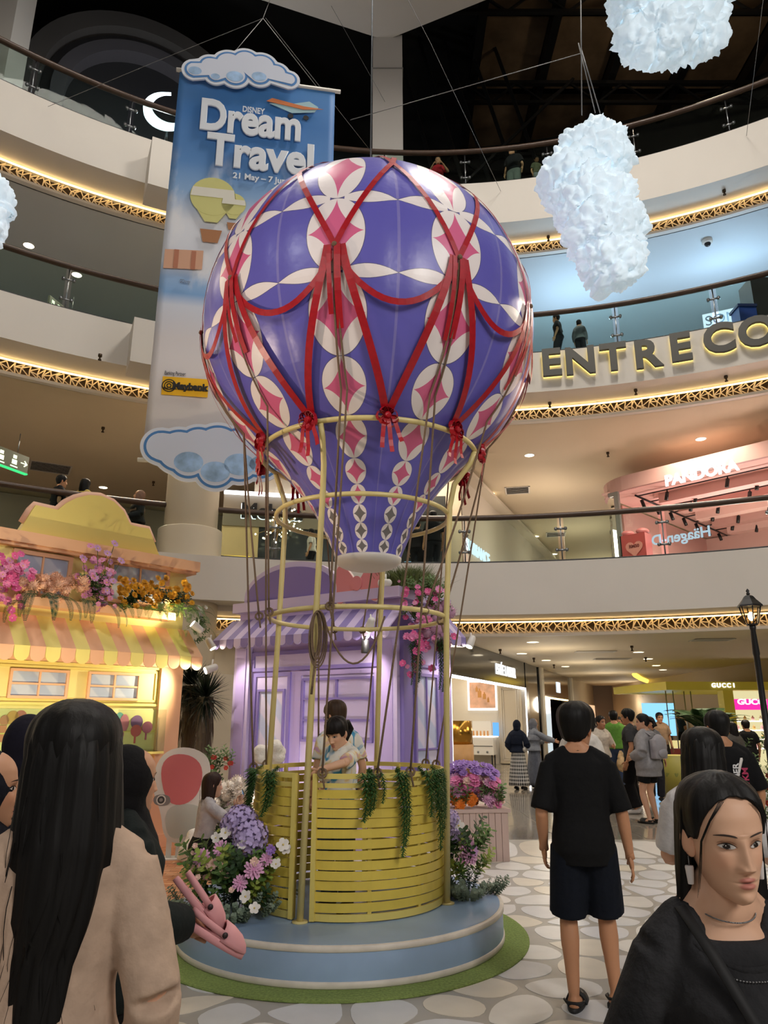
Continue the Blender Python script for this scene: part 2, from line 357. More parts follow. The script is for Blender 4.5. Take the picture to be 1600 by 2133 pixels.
for j in range(4):
    y = 14.5 + j * 3.6; q = MB(); q.bar((2, y, 24.6), (30, y, 24.6), .15, .15); q.bar((2, y, 23.7), (30, y, 23.7), .12, .12)
    for k in range(14): x = 2 + k * 2; q.bar((x, y, 23.7), (x + 1, y, 24.6), .07, .07); q.bar((x + 1, y, 24.6), (x + 2, y, 23.7), .07, .07)
    q.build('truss', BLACKM, ro)
for i in range(6):
    q = MB(); q.bar((1.2 + i * .9, 20, 17), (-.5 + i * .9, 21, 26), .12, .12); q.bar((1.2 + i * .9, 20, 17 + i), (2.1 + i * .9, 20, 18 + i), .08, .08); q.build('brace', BLACKM, ro)
# dark glazed clerestory on the upper left with grey arches and crescent moon sign
ac = PR(290, 300, AR + 5); ath = TH(ac); AH = PR(290, 112, AR + 4.9).z - (Z3T - .2) - 3.6
arch = mat('arch_grey', '#4a4a4d', .6)
b = MB()
Mx = upright(ring(ath, AR + 4.2, Z3T - .2), (cos(radians(ath)), -sin(radians(ath)), 0))
ao = None
for r0, r1, dz, mm in ((0, 2.35, 0, '#2b2c30'), (2.35, 2.75, .5, '#55545a'), (2.75, 3.05, .3, '#2f2f33'), (3.05, 3.6, .7, '#4e4c4b')):
    q = MB(); q.flat = True; pts = [(r1, 0)] + [(r1 * cos(pi * i / 32), AH + r1 * sin(pi * i / 32)) for i in range(33)] + [(-r1, 0)]
    if r0: pts += [(-r0, 0)] + [(r0 * cos(pi * i / 32), AH + r0 * sin(pi * i / 32)) for i in range(32, -1, -1)] + [(r0, 0)]
    if ao is None:
        q.prism(pts, Mx, .1 + dz); ao = q.build('wall_arch_niche', mat('arch' + mm, mm, .6), kind='structure')
    else: q.prism(pts, Mx, .1 + dz); q.build('arch_band', mat('arch' + mm, mm, .6), ao)
b = MB(); b.flat = True; arc_profile(b, [(AR + 6, 21.2), (AR + 6.2, 21.2), (AR + 6.2, 22.6), (AR + 6, 22.6)], -20, -3, 2); struct('wall_clerestory', b, mat('clerestory', '#23282a', .3))
# crescent moon sign
mc = PR(346, 236, AR + 1.4); mt_ = thing('crescent_moon_sign', 'glowing white crescent moon sign on the topmost gallery beside the blue banner', 'sign', mc - Vector((0, 0, .8)))
Mm = upright(mc, (1, .25, 0)); pts = []
for i in range(29):
    a = radians(100 + 230 * i / 28); pts.append((.62 * cos(a), .62 * sin(a)))
for i in range(28, -1, -1):
    a = radians(100 + 230 * i / 28); a2 = radians(94 + 236 * i / 28); pts.append((.13 + .53 * cos(a2), .12 + .53 * sin(a2)))
q = MB(); q.prism(pts, Mm, .12); q.build('crescent_face', glow('moon_glow', '#dff4ff', 3.0), mt_)
q = MB(); q.cyl(mc + Vector((.05, .1, -.6)), mc + Vector((.05, .1, -.95)), .05, n=8); q.build('stand', BLACKM, mt_)
# entrance pillar at the far left top
b = MB(); pl = PR(0, 60, AR + 1.2); b.box((pl.x - 1.5, pl.y, Z3T - .3), (pl.x + .32, pl.y + .8, 27)); struct('wall_corner_pillar', b, mat('pillar_paint2', '#aaa6a0', .6))
# ceiling fittings: downlights, sprinklers, vents
def downlight(p, r, where, kind='downlight'):
    o = thing('downlight', where, 'ceiling light', p, group='recessed downlights')
    q = MB(); q.lathe([(r, .0), (r * .86, -.012), (r * .86, .0)], 20, (0, 0, 0), False); q.build('trim_ring', WHITE, o, world=False)
    q = MB(); q.lathe([(r * .86, -.004), (.002, -.004)], 20, caps=False); q.build('lamp_disc', SPOTM, o, world=False)
DL = [(1103, 948, ZC2, 'on the tan ceiling right of the balloon'), (1460, 914, ZC2, 'on the tan ceiling above the pink shop'), (1022, 1028, ZC2, 'on the tan ceiling beside the vent near the ropes'), (1116, 967 + 150, ZC2, 'seen through the railing between the ropes and pink shop'),
      (1155, 1154, ZC2, 'lowest one seen through the lower railing right of the ropes'), (215, 1015, ZC2, 'on the tan ceiling between the long-haired woman and headscarf woman upstairs'), (5, 1040, ZC2, 'at the left end of the lowest railing'),
      (60, 511, ZC3, 'on the left ceiling just above the middle handrail'), (160, 572, ZC3, 'large bright one behind the middle left railing'),
      (1110, 1337, ZC1, 'nearest one on the ground floor ceiling'), (1087, 1361, ZC1, 'above the black cosmetics shop sign'), (1138, 1375, ZC1, 'third along the left row above the shops'), (1178, 1388, ZC1, 'fourth along the left row above the shops'),
      (1330, 1358, ZC1, 'first of the right row before the golden kiosk'), (1350, 1372, ZC1, 'second of the right row before the golden kiosk'), (1367, 1386, ZC1, 'third of the right row before the golden kiosk'), (1381, 1395, ZC1, 'last of the right row before the golden kiosk')]
for x, y, z, w in DL: downlight(PZ(x, y, z) - Vector((0, 0, .004)), .16 if z > 5 else .19, 'round lit ceiling downlight ' + w)
SP = [(198, 426, Z3B), (215, 890, ZC2), (320, 1003, ZC2), (1142, 492, Z3B), (1508, 396, Z3B), (1145, 838, Z2B), (1324, 811, Z2B), (1512, 783, Z2B), (1266, 942, ZC2), (1052, 1056, ZC2), (1042, 1352, ZC1), (1112, 1370, ZC1), (1154, 1384, ZC1), (1316, 1345, ZC1), (1345, 1369, ZC1), (209, 738, Z2B)]
spm = MB(); spm.cyl((0, 0, 0), (0, 0, -.06), .045, n=10); spm.cyl((0, 0, -.06), (0, 0, -.13), .022, n=8); spm.cyl((0, 0, -.13), (0, 0, -.145), .04, n=10); spme = spm.mesh('sprinkler', mat('brass_dark', '#4a3a28', .4, .6))
for k, (x, y, z) in enumerate(SP):
    o = bpy.data.objects.new('sprinkler_head', spme); COL.objects.link(o); o.location = PZ(x, y, z); tag(o, 'tiny dark sprinkler head ' + ('under the topmost left balcony', 'on the tan ceiling above the backpack man', 'on the tan ceiling above the headscarf woman upstairs', 'under the topmost balcony just right of the balloon', 'under the topmost balcony at the far right', 'under the middle balcony letters, nearest the balloon', 'under the middle balcony letters, centre one', 'under the middle balcony letters, rightmost', 'on the tan ceiling left of the pink shop', 'on the tan ceiling just above the lowest handrail', 'nearest on the ground floor ceiling, above the shop sign', 'second along the left of the ground floor ceiling', 'third along the left of the ground floor ceiling', 'right of centre on the ground floor ceiling', 'farther right on the ground floor ceiling before the kiosk', 'under the middle left balcony')[k], 'sprinkler', 'ceiling sprinkler heads')
def vent(x, y, z, w, d, label, ang=.15):
    o = thing('ceiling_vent', label, 'vent', PZ(x, y, z) - Vector((0, 0, .01)), ang, group='ceiling air vents')
    q = MB(); q.flat = True; q.box((-w, -d, -.01), (w, -d + .05, .0)); q.box((-w, d - .05, -.01), (w, d, 0)); q.box((-w, -d, -.01), (-w + .05, d, 0)); q.box((w - .05, -d, -.01), (w, d, 0)); q.build('frame', WHITE, o, world=False)
    q = MB(); q.box((-w + .05, -d + .05, -.001), (w - .05, d - .05, .004)); q.build('duct_opening', mat('vent_dark', '#2a2622', .8), o, world=False)
    sl = MB(); sl.box((-w + .05, -.012, -.012), (w - .05, .012, -.006), Matrix.Rotation(.5, 4, 'X')); sm_ = sl.mesh('slat', WHITE); n = 7
    for i in range(n): inst('slat', sm_, o, Matrix.Translation((0, -d + (2 * d) * (i + 1) / (n + 1), 0)))
vent(1078, 1021, ZC2, .42, .42, 'slatted square air vent on the tan ceiling beside the ropes', -.2)
vent(1158, 1113, ZC2, .42, .42, 'slatted air vent seen through the lower railing left of the pink shop', -.2)
vent(105, 974, ZC2, .6, .5, 'slatted air vent on the tan ceiling above the backpack man', .5)
vent(1240, 1357, ZC1, .6, .25, 'long slatted vent on the ground floor ceiling, nearer one', -.1)
vent(1275, 1372, ZC1, .6, .25, 'long slatted vent on the ground floor ceiling, farther one', -.1)
vent(1483, 1332, ZC1, .5, .3, 'slatted vent above the golden kiosk near the lamp post', -.1)
# hanging direction signs
GRN = mat('sign_green_black', '#1d2413', .4, emit='#2a3314', es=.6)
SGL = glow('sign_symbols', '#f4ffd8', 1.6)
def dirsign(pa, pb, h, label, green):
    o = thing('direction_sign', label, 'sign', pa); d = (pb - pa); L = d.length; M = upright(pa, d)
    q = MB(); q.box((0, -h, -.06), (L, 0, 0), M); q.build('sign_box', GRN, o)
    q = MB(); q.box((0, -h - .03, -.07), (L, -h, .02), M); q.build('edge_light', glow('green_edge', '#3fd07a', 1.5) if green else BLACKM, o)
    for k, u in enumerate((.12, .32, .52, .75)):
        q = MB(); q.flat = True; x = u * L
        q.box((x - .07, -h + .12, 0), (x + .07, -h * .45, .006), M); q.box((x - .05, -h * .38, 0), (x + .05, -h * .18, .006), M); q.box((x - .1, -h + .05, 0), (x + .1, -h + .08, .006), M)
        q.build('pictogram', SGL, o)
    q = MB(); q.flat = True; q.box((L * .86, -h * .52, 0), (L * .97, -h * .46, .006), M); q.prism([(L * .93, -h * .3), (L * .985, -h * .49), (L * .93, -h * .68), (L * .915, -h * .64), (L * .955, -h * .49), (L * .915, -h * .34)], M, .006); q.build('arrow', SGL, o)
    q = MB(); q.cyl(M @ Vector((L * .8, 0, -.03)), M @ Vector((L * .8, .5, -.03)), .012, n=6); q.build('hanger', STEEL, o)
a = PR(-60, 905, AR + 1.3); bb = PR(70, 893, AR + 2.2); dirsign(a, Vector((bb.x, bb.y, a.z)), .42, 'green-lit hanging direction sign with arrow above the lowest left railing', True)
a = PR(104, 622, AR + 2.2); bb = PR(170, 598, AR + 3.0); dirsign(a + Vector((0, 0, .1)), Vector((bb.x, bb.y, a.z + .1)), .42, 'dark hanging direction sign behind the middle left railing', False)
# security cameras
for x, y, z, lab in ((1473, 500, ZC3, 'white dome security camera on the upper right ceiling'), (1066, 1134, ZC2, 'white dome security camera seen through the lower railing')):
    p = PZ(x, y, z); o = thing('security_camera', lab, 'camera', p, group='dome cameras')
    q = MB(); q.lathe([(.14, 0), (.14, -.08), (.11, -.11)], 20, (0, 0, 0)); q.build('housing', WHITE, o, world=False)
    q = MB(); q.ell((0, 0, -.12), (.085, .085, .085), 14, 8); q.build('dome', BLACKM, o, world=False)
# big metal letters on the middle balcony front
LETM = mat('letter_steel', '#5d5c58', .45, .5); LGL = glow('letter_backglow', '#ffe27a', 2.2)
for ch, x, y0, y1, wd in (('C', 1072, 720, 800, .95), ('E', 1148, 728, 788, .8), ('N', 1209, 722, 786, 1.0), ('T', 1278, 717, 776, .95), ('R', 1347, 711, 770, 1.0), ('E', 1417, 694, 758, .8), ('C', 1498, 675, 740, 1.0), ('O', 1578, 658, 728, 1.1), ('U', 1660, 640, 712, 1.0), ('R', 1740, 620, 695, 1.0), ('T', 1820, 605, 680, 1.0)):
    pb = PR(x, (y0 + y1) / 2, AR - .14); th = TH(pb); h = .72
    me = text_mesh(ch, h * 1.38, .05, .035, 0, LETM)
    M = upright(pb, (cos(radians(th)), -sin(radians(th)), 0))
    nm = thing('balcony_letter', 'big grey metal letter %s%s on the middle balcony front' % (ch, {1417: ' right of the R', 1148: ' left of the N', 1072: ' half hidden behind the balloon', 1503: ' starting the second word', 1347: ' in the first word', 1740: ' in the second word', 1278: ' in the first word', 1820: ' ending the second word'}.get(x, '')), 'letter', pb, group='balcony front letters')
    me.transform(M); o = link('letter_face', me, nm)
    g = text_mesh(ch, h * 1.38, .004, .03, 0, LGL); M2 = upright(pb + Vector((sin(radians(th)), cos(radians(th)), 0)) * .1, (cos(radians(th)), -sin(radians(th)), 0)); g.transform(M2); link('back_glow', g, nm)
# ------------------------------------------------------------------ platform, turf, printed floor
PC = Vector((-.325, 6.2, 0)); PH = .25; PRAD = 1.235
TURF = mat('green_turf', '#93a95c', .95, var=.25, vs=60, bump=.8, bs=220)
b = MB(); b.lathe([(1.44, 0.006), (1.44, .014), (1.42, .018)], 96, (PC.x - .02, PC.y + .02, 0)); b.build('turf_mat', TURF, label='green artificial turf disc under the round blue platform', cat='turf', kind='stuff')
pl = thing('round_platform', 'low round pale blue platform with cream edge trim carrying the basket', 'platform', PC)
BLUE = mat('platform_blue', '#93abc9', .35, var=.08, vs=3)
CREAM = mat('platform_trim', '#d8cfc2', .5, var=.1, vs=8)
b = MB(); b.lathe([(PRAD - .004, .055), (PRAD - .004, PH - .03)], 128, PC, False); b.build('side_panel', BLUE, pl)
b = MB(); b.lathe([(PRAD, .018), (PRAD + .004, .025), (PRAD + .004, .055), (PRAD - .004, .058)], 128, PC, True); b.build('base_trim', CREAM, pl)
b = MB(); b.lathe([(PRAD - .002, PH - .036), (PRAD + .004, PH - .032), (PRAD + .004, PH - .004), (PRAD, PH), (PRAD - .03, PH + .001)], 128, PC, True); b.build('edge_trim', CREAM, pl)
b = MB(); b.flat = True; b.lathe([(PRAD - .025, PH - .01), (PRAD - .025, PH + .0025), (.01, PH + .0025)], 128, PC, False); b.build('deck_top', mat('platform_deck', '#8ba6c6', .3, var=.12, vs=2), pl)
# printed stone floor: grey joints with pale stones, each stone a thin piece
b = MB(); b.flat = True; b.box((-7, -3, 0), (9, 10.6, .004)); fp = struct('floor_print', b, mat('print_joint', '#a6a29b', .3, var=.1, vs=3))
rng = random.Random(5)
cells = []; sp = .40
pts = []
for j in range(-4, 24):
    for i in range(-12, 20):
        pts.append((i * sp * 1.05 + (j % 2) * sp * .5 + rng.uniform(-.13, .13), 1.0 + j * sp * .92 + rng.uniform(-.13, .13)))
pa = np.array(pts)
def clip(poly, m, d):
    out = []; n = len(poly)
    for k in range(n):
        p, q = poly[k], poly[(k + 1) % n]; a = (p[0] - m[0]) * d[0] + (p[1] - m[1]) * d[1]; c = (q[0] - m[0]) * d[0] + (q[1] - m[1]) * d[1]
        if a <= 0: out.append(p)
        if a * c < 0: t = a / (a - c); out.append((p[0] + (q[0] - p[0]) * t, p[1] + (q[1] - p[1]) * t))
    return out
stones = []
for k, (x, y) in enumerate(pts):
    if not (3.6 < y < 10.75 and -2.6 < x < 6.2): continue
    if x < -1.35 and y > 5.4: continue
    if (x - PC.x) ** 2 + (y - PC.y) ** 2 < 1.3 ** 2: continue
    poly = [(x - 1, y - 1), (x + 1, y - 1), (x + 1, y + 1), (x - 1, y + 1)]
    d2 = ((pa - (x, y)) ** 2).sum(1)
    for q in np.argsort(d2)[1:14]:
        qx, qy = pts[q]; dx, dy = qx - x, qy - y; L = sqrt(dx * dx + dy * dy); g = rng.uniform(.014, .03)
        poly = clip(poly, ((x + qx) / 2 - dx / L * g, (y + qy) / 2 - dy / L * g), (dx, dy))
    poly = [p for p in poly]
    if y > 10.2: poly = clip(poly, (0, 10.58), (0, 1))
    if len(poly) < 3: continue
    for _ in range(2):
        n = len(poly); poly = [pp for i in range(n) for pp in (((poly[i][0] * .75 + poly[(i + 1) % n][0] * .25), (poly[i][1] * .75 + poly[(i + 1) % n][1] * .25)), ((poly[i][0] * .25 + poly[(i + 1) % n][0] * .75), (poly[i][1] * .25 + poly[(i + 1) % n][1] * .75)))]
    stones.append((y + abs(x) * .2, x, y, poly))
stones.sort(key=lambda q: q[0])
SM = [mat('print_stone%d' % i, c, .28, var=.05, vs=5) for i, c in enumerate(('#dad9d8', '#cfd0d2', '#dbd3c4', '#d3d4d8', '#e2e0dc'))]
rest = MB(); rest.flat = True
for k, (_, x, y, poly) in enumerate(stones):
    if k < 290:
        q = MB(); q.prism([(px - x, py - y) for px, py in poly], Matrix(), .0025); o = inst('stone', q.mesh('stone', rng.choice(SM)), fp, Matrix.Translation((x, y, .004)))
    else: rest.prism([(px, py) for px, py in poly], Matrix.Translation((0, 0, .004)), .0025)
rs_ = rest.build('far_stones', SM[0], fp); rs_['kind'] = 'stuff'
# printed brick paving in front of the yellow house
b = MB(); b.flat = True; b.box((-7, 5.5, .004), (-1.36, 10.58, .006)); fb = struct('floor_brick_print', b, mat('brick_joint', '#b58763', .5))
BR = [mat('print_brick%d' % i, c, .4, var=.12, vs=9) for i, c in enumerate(('#c98b61', '#d59b70', '#c07f58', '#d9a57c'))]
bm_ = []
for m_ in BR:
    q = MB(); q.box((-.105, -.04, 0), (.105, .04, .003)); bm_.append(q.mesh('brick', m_))
cnt = 0; brest = MB(); brest.flat = True
for j in range(56):
    for i in range(26):
        x = -3.6 + i * .22 * .98; y = 5.55 + j * .09
        xx = x + (j % 2) * .11
        if xx > -1.47: continue
        if cnt < 295 and PZ(345, 1900, 0).x - .6 < xx and y > 5.8:
            inst('brick', rng.choice(bm_), fb, Matrix.Translation((xx, y, .006))); cnt += 1
        else: brest.box((xx - .105, y - .04, .006), (xx + .105, y + .04, .009))
o = brest.build('far_bricks', BR[0], fb); o['kind'] = 'stuff'

# ------------------------------------------------------------------ the hot-air balloon display
BAX = Vector((-.14, 6.2, 0)); NG = 10; PHI0 = -8.5
SPH_Z, SPH_R = 5.12, 1.55
prof = []
for zz, rr in ((2.93, .285), (3.0, .31), (3.15, .375), (3.3, .455), (3.45, .55), (3.6, .67), (3.75, .80)): prof.append((zz, rr))
for i in range(1, 41):
    a = radians(-54 + 143.9 * i / 40); prof.append((SPH_Z + SPH_R * sin(a), SPH_R * cos(a)))
pz = np.array([p[0] for p in prof]); pr_ = np.array([p[1] for p in prof])
arc_ = np.concatenate([[0], np.cumsum(np.hypot(np.diff(pz), np.diff(pr_)))])
SL = arc_[-1]
def sr(s): return float(np.interp(s, arc_, pz)), float(np.interp(s, arc_, pr_))
def bsurf(phi, s, off=0.0):
    z, r = sr(s); z2, r2 = sr(min(s + .02, SL)); z1, r1 = sr(max(s - .02, 0)); t = Vector((r2 - r1, z2 - z1)).normalized(); nr, nz = t.y, -t.x
    a = radians(phi); e = Vector((sin(a), -cos(a), 0))
    nrm = e * nr + Vector((0, 0, nz)); return BAX + e * r + Vector((0, 0, z)) + nrm * off, nrm
def projy(p):
    zc = p.y * cos(PITCH) + (p.z - CAMZ) * sin(PITCH); u = -p.y * sin(PITCH) + (p.z - CAMZ) * cos(PITCH); return 1066.5 - FPX * u / zc
def s_at(phi, y):            # arc length at which the gore at phi passes image height y (used once, to read the print's row heights)
    lo, hi = 0.0, SL * .93
    for _ in range(40):
        m = (lo + hi) / 2
        if projy(bsurf(phi, m)[0]) > y: lo = m
        else: hi = m
    return lo
JY = [1152, 1123, 1088, 1050, 1008, 954, 864, 741, 566, 413]
HW = [.055, .06, .065, .075, .098, .142, .195, .255, .26, .215]
JS = [s_at(PHI0, y) for y in JY]; JS[0] = 0.0
JS += [JS[-1] + (SL - JS[-1]) * .45, SL]; HW += [.15]
HW = [h * .88 for h in HW[:len(JS) - 1]]
balloon = thing('balloon_envelope', 'large purple balloon printed with chains of white ovals and pink diamonds', 'balloon', BAX + Vector((0, 0, 2.85)))
NP = 160; rows = []; uvr = []
for c in range(len(JS) - 1):
    for k in range(9): rows.append(JS[c] + (JS[c + 1] - JS[c]) * k / 8); uvr.append((c, k / 8))
V = []; Fc = []; U1 = []; U2 = []
for s in rows:
    for j in range(NP):
        phi = -180 + 360 * j / NP
        # soft quilting between the seams
        g = ((phi - PHI0) / 36.0) % 1.0
        V.append(bsurf(phi, s, -.012 * abs(cos(pi * g)) ** 14 * 0 + -.010 * exp(-((g - .5) / .06) ** 2))[0])
for i in range(len(rows) - 1):
    if uvr[i][0] != uvr[i + 1][0] and uvr[i][1] == 1.0: continue
    c = uvr[i][0]; w = HW[c] / (sr((JS[c] + JS[c + 1]) / 2)[1] * radians(36))
    for j in range(NP):
        k = (j + 1) % NP; Fc.append((i * NP + j, i * NP + k, (i + 1) * NP + k, (i + 1) * NP + j))
        u0 = ((-180 + 360 * j / NP) - PHI0) / 36 + .5; u1 = u0 + 10.0 / NP
        va, vb = c + uvr[i][1], c + uvr[i + 1][1]
        U1 += [(u0, va), (u1, va), (u1, vb), (u0, vb)]; U2 += [(w, c)] * 4
me = bpy.data.meshes.new('envelope'); me.from_pydata([tuple(v) for v in V], [], Fc)
for nm, U in (('pattern', U1), ('cell', U2)):
    l = me.uv_layers.new(name=nm); l.data.foreach_set('uv', np.array(U, dtype=np.float32).ravel())
me.polygons.foreach_set('use_smooth', [True] * len(Fc))
bmn = bpy.data.materials.new('balloon_print'); bmn.use_nodes = True; nt = bmn.node_tree; N = nt.nodes; Lk = nt.links; BS = N['Principled BSDF']; BS.inputs['Roughness'].default_value = .33
def nmath(op, a, b_=None, c_=None):
    n = N.new('ShaderNodeMath'); n.operation = op
    for i, v in enumerate((a, b_, c_)):
        if v is None: continue
        if isinstance(v, (int, float)): n.inputs[i].default_value = v
        else: Lk.new(v, n.inputs[i])
    return n.outputs[0]
def uvn(nm):
    u = N.new('ShaderNodeUVMap'); u.uv_map = nm; s = N.new('ShaderNodeSeparateXYZ'); Lk.new(u.outputs[0], s.inputs[0]); return s.outputs[0], s.outputs[1]
pu, pv = uvn('pattern'); cw, cid = uvn('cell')
xf = nmath('SUBTRACT', nmath('FRACT', pu), .5); vloc = nmath('SUBTRACT', pv, cid)
x = nmath('DIVIDE', xf, cw); y = nmath('MULTIPLY', nmath('SUBTRACT', vloc, .5), 2.0)
ax = nmath('ABSOLUTE', x); ay = nmath('ABSOLUTE', y)
ellv = nmath('ADD', nmath('POWER', ax, 2.0), nmath('POWER', ay, 2.0))
white = nmath('LESS_THAN', ellv, .985); rim = nmath('LESS_THAN', ellv, 1.03)
star = nmath('LESS_THAN', nmath('ADD', nmath('POWER', ax, .66), nmath('POWER', ay, .66)), .985)
grey = nmath('LESS_THAN', cid, 2.5)
# horizontal lens bands at two row joints
def lens(vb):
    d = nmath('ABSOLUTE', nmath('SUBTRACT', pv, vb)); h = nmath('MULTIPLY', nmath('ABSOLUTE', nmath('SINE', nmath('MULTIPLY', xf, 2 * pi))), .085)
    return nmath('MULTIPLY', nmath('LESS_THAN', d, h), nmath('GREATER_THAN', nmath('ABSOLUTE', xf), .06)), nmath('LESS_THAN', d, nmath('ADD', h, .007))
l1, r1_ = lens(8.0); l2, r2_ = lens(9.0)
band = nmath('MAXIMUM', l1, l2); brim = nmath('MULTIPLY', nmath('MAXIMUM', r1_, r2_), nmath('GREATER_THAN', nmath('ABSOLUTE', xf), .06))
seam = nmath('GREATER_THAN', nmath('ABSOLUTE', xf), .488)
def mixc(f, a, b_):
    m = N.new('ShaderNodeMix'); m.data_type = 'RGBA'; Lk.new(f, m.inputs[0])
    for i, v in ((6, a), (7, b_)):
        if isinstance(v, tuple): m.inputs[i].default_value = v
        else: Lk.new(v, m.inputs[i])
    return m.outputs[2]
PUR = srgb('#635eb6'); WHI = srgb('#efe5e2'); PNK = srgb('#d9668f'); GRY = srgb('#77726f'); OUT = srgb('#575276'); SEA = srgb('#7f78bb')
c_ = mixc(seam, PUR, SEA); c_ = mixc(brim, c_, OUT); c_ = mixc(rim, c_, OUT); c_ = mixc(band, c_, WHI); c_ = mixc(white, c_, WHI)
c_ = mixc(star, c_, mixc(grey, PNK, GRY)); Lk.new(c_, BS.inputs['Base Color'])
tn = N.new('ShaderNodeTexNoise'); tn.inputs['Scale'].default_value = 5; tn.inputs['Detail'].default_value = 3; tcn = N.new('ShaderNodeTexCoord'); Lk.new(tcn.outputs['Object'], tn.inputs[0])
bpn = N.new('ShaderNodeBump'); bpn.inputs['Strength'].default_value = .12; bpn.inputs['Distance'].default_value = .05; Lk.new(tn.outputs[0], bpn.inputs['Height']); Lk.new(bpn.outputs[0], BS.inputs['Normal'])
me.materials.append(bmn); link('envelope_skin', me, balloon)
# white gathered mouth
b = MB(); R_ = []
for t in range(9):
    a = t / 8 * pi / 2; r = .29 * cos(a) ** .8 + .004; z = 2.935 - .105 * sin(a)
    R_.append([BAX + Vector(((r * (1 + .012 * (j % 2) * (1 if t else 0))) * sin(2 * pi * j / 72), -(r * (1 + .012 * (j % 2) * (1 if t else 0))) * cos(2 * pi * j / 72), z)) for j in range(72)])
b.rings(R_); b.build('white_mouth', mat('white_fabric', '#dcd6cf', .6), balloon)
# crown cords
b = MB(); top = BAX + Vector((0, 0, SPH_Z + SPH_R))
for j in range(24):
    a = 2 * pi * j / 24; b.tube([top + Vector((.16 * cos(a), .16 * sin(a), -.005)), top + Vector((.02 * cos(a), .02 * sin(a), .10))], .004, 5)
b.tube([top + Vector((0, 0, .08)), top + Vector((0, 0, .3))], .025, 8); b.build('crown_cords', mat('white_cord', '#e5e0d8', .7), balloon)
b = MB(); b.tube([top + Vector((0, 0, .28)), top + Vector((.05, .1, 15.2))], .008, 6); b.build('suspension_cable', STEEL, balloon)
# red ribbons
RED = mat('red_satin', '#a80b1b', .35, var=.15, vs=25)
sT = s_at(PHI0, 512); sX = s_at(PHI0 + 18, 342); sEq = JS[7]; sB = s_at(PHI0, 866)
def rib(pathps, w=.032, name='ribbon', twist=0):
    P, Nn = [], []
    for ph, s, off in pathps: p, n_ = bsurf(ph, s, off); P.append(p); Nn.append(n_)
    q = MB(); q.flat = True; q.ribbon(P, w * 1.4, Nn, .002); return q.build(name, RED, balloon)
def lerp(a, b_, t): return a + (b_ - a) * t
for k in range(NG):
    pt = PHI0 + 36 * k; 
    # crown nets: from the tie up through the crossing to the crown
    for sgn in (-1, 1):
        rib([(pt + sgn * 18 * t, lerp(sT, sX, t), .012) for t in np.linspace(0, 1, 9)] + [(pt + sgn * (18 + 12 * t), lerp(sX, SL * .975, t), .012) for t in np.linspace(.12, 1, 7)])
    # swag to the next tie
    rib([(pt + 36 * t, sT - .42 * (1 - (2 * t - 1) ** 2) ** .8 - .02, .016 + .03 * sin(pi * t)) for t in np.linspace(0.01, .99, 17)], .034, 'swag_ribbon')
    # ribbons down to the two neighbouring bows
    for sgn in (-1, 1):
        rib([(pt + sgn * (2 + 16 * t ** 1.25), lerp(sT, sB, t), .02 + .02 * sin(pi * t)) for t in np.linspace(0, 1, 15)], .042)
    # loose tails
    rib([(pt + .8, lerp(sT, sB, t), .03 + .01 * sin(9 * t)) for t in np.linspace(0, .48, 8)], .036, 'ribbon_tail')
    rib([(pt - 1.6, lerp(sT, sB, t), .026 + .01 * sin(7 * t)) for t in np.linspace(0, .40 + .1 * (k % 3), 8)], .026, 'ribbon_tail')
    p, n_ = bsurf(pt, sT, .025); q = MB(); q.ell(p, (.022, .022, .022), 8, 6); q.build('tie_knot', mat('jute_rope', '#7d6650', .9, bump=.6, bs=160), balloon)
ROPE = mat('jute_rope')
# metal frame: poles and rings
frame = thing('hoop_stand', 'cream metal frame of poles and hoops around the balloon mouth and basket', 'stand', PC + Vector((0, 0, PH)))
FRM = mat('cream_metal', '#d8c684', .35)
BC = Vector((-.28, 6.22, 0)); RP = .785
def cyl_pt(phi, r, z, c=None): a = radians(phi); c = BC if c is None else c; return Vector((c.x + r * sin(a), c.y - r * cos(a), z))
MIDC = Vector((-.19, 6.2, 0))
for z, r, rad, c in ((2.41, .75, .02, BC.lerp(MIDC, .6)), (3.30, .765, .02, MIDC), (3.86, .97, .022, BAX)):
    q = MB(); q.tube([cyl_pt(360 * i / 72, r, z, c) for i in range(72)], rad, 10, loop=True); q.build('hoop', FRM, frame)
for ph in (-22, 74, 166, -112):
    e = cyl_pt(ph, RP, PH, BC); m1 = cyl_pt(ph, .775, 2.4, BC.lerp(MIDC, .6)); m2 = cyl_pt(ph, .79, 3.35, MIDC); tp_ = cyl_pt(ph, .97, 3.84, BAX)
    mid_ = cyl_pt(ph, .82, 3.55, MIDC.lerp(BAX, .3)); mid2 = cyl_pt(ph, .93, 3.74, BAX)
    q = MB(); q.tube([e, m1, m2, mid_, mid2, tp_], .024, 10); q.build('pole', FRM, frame)
    q = MB(); q.cyl(e, e + Vector((0, 0, .012)), .055, n=16); q.build('foot_plate', FRM, frame)
# bows on the top hoop
bowm = MB(); bowm.flat = True; rg = random.Random(3)
for k in range(11):
    a = 2 * pi * k / 11 + rg.uniform(-.2, .2); t_ = rg.uniform(-.4, .5); L = rg.uniform(.07, .10)
    d = Vector((cos(a), -abs(.3 + .5 * t_), sin(a))); d.normalize(); s_ = d.cross(Vector((0, 1, .2))).normalized()
    P = [d * (L * sin(pi * i / 10) * 1.0) + s_ * (.03 * sin(2 * pi * i / 10)) for i in range(11)]
    bowm.ribbon(P, .034, [d.cross(s_).cross(d) if False else (s_ * cos(pi * i / 10) + d * .3) for i in range(11)], .002)
bowm.ell((0, -.03, 0), (.03, .03, .03), 8, 6); bow_me = bowm.mesh('bow_loops', RED)
tailm = MB(); tailm.flat = True
for s_, L in ((-.03, .26), (.035, .22), (.0, .3)):
    tailm.ribbon([(s_ * (1 + i * .25), -.02 - .01 * sin(i), -L * i / 6) for i in range(7)], .034, (0, -1, 0), .002)
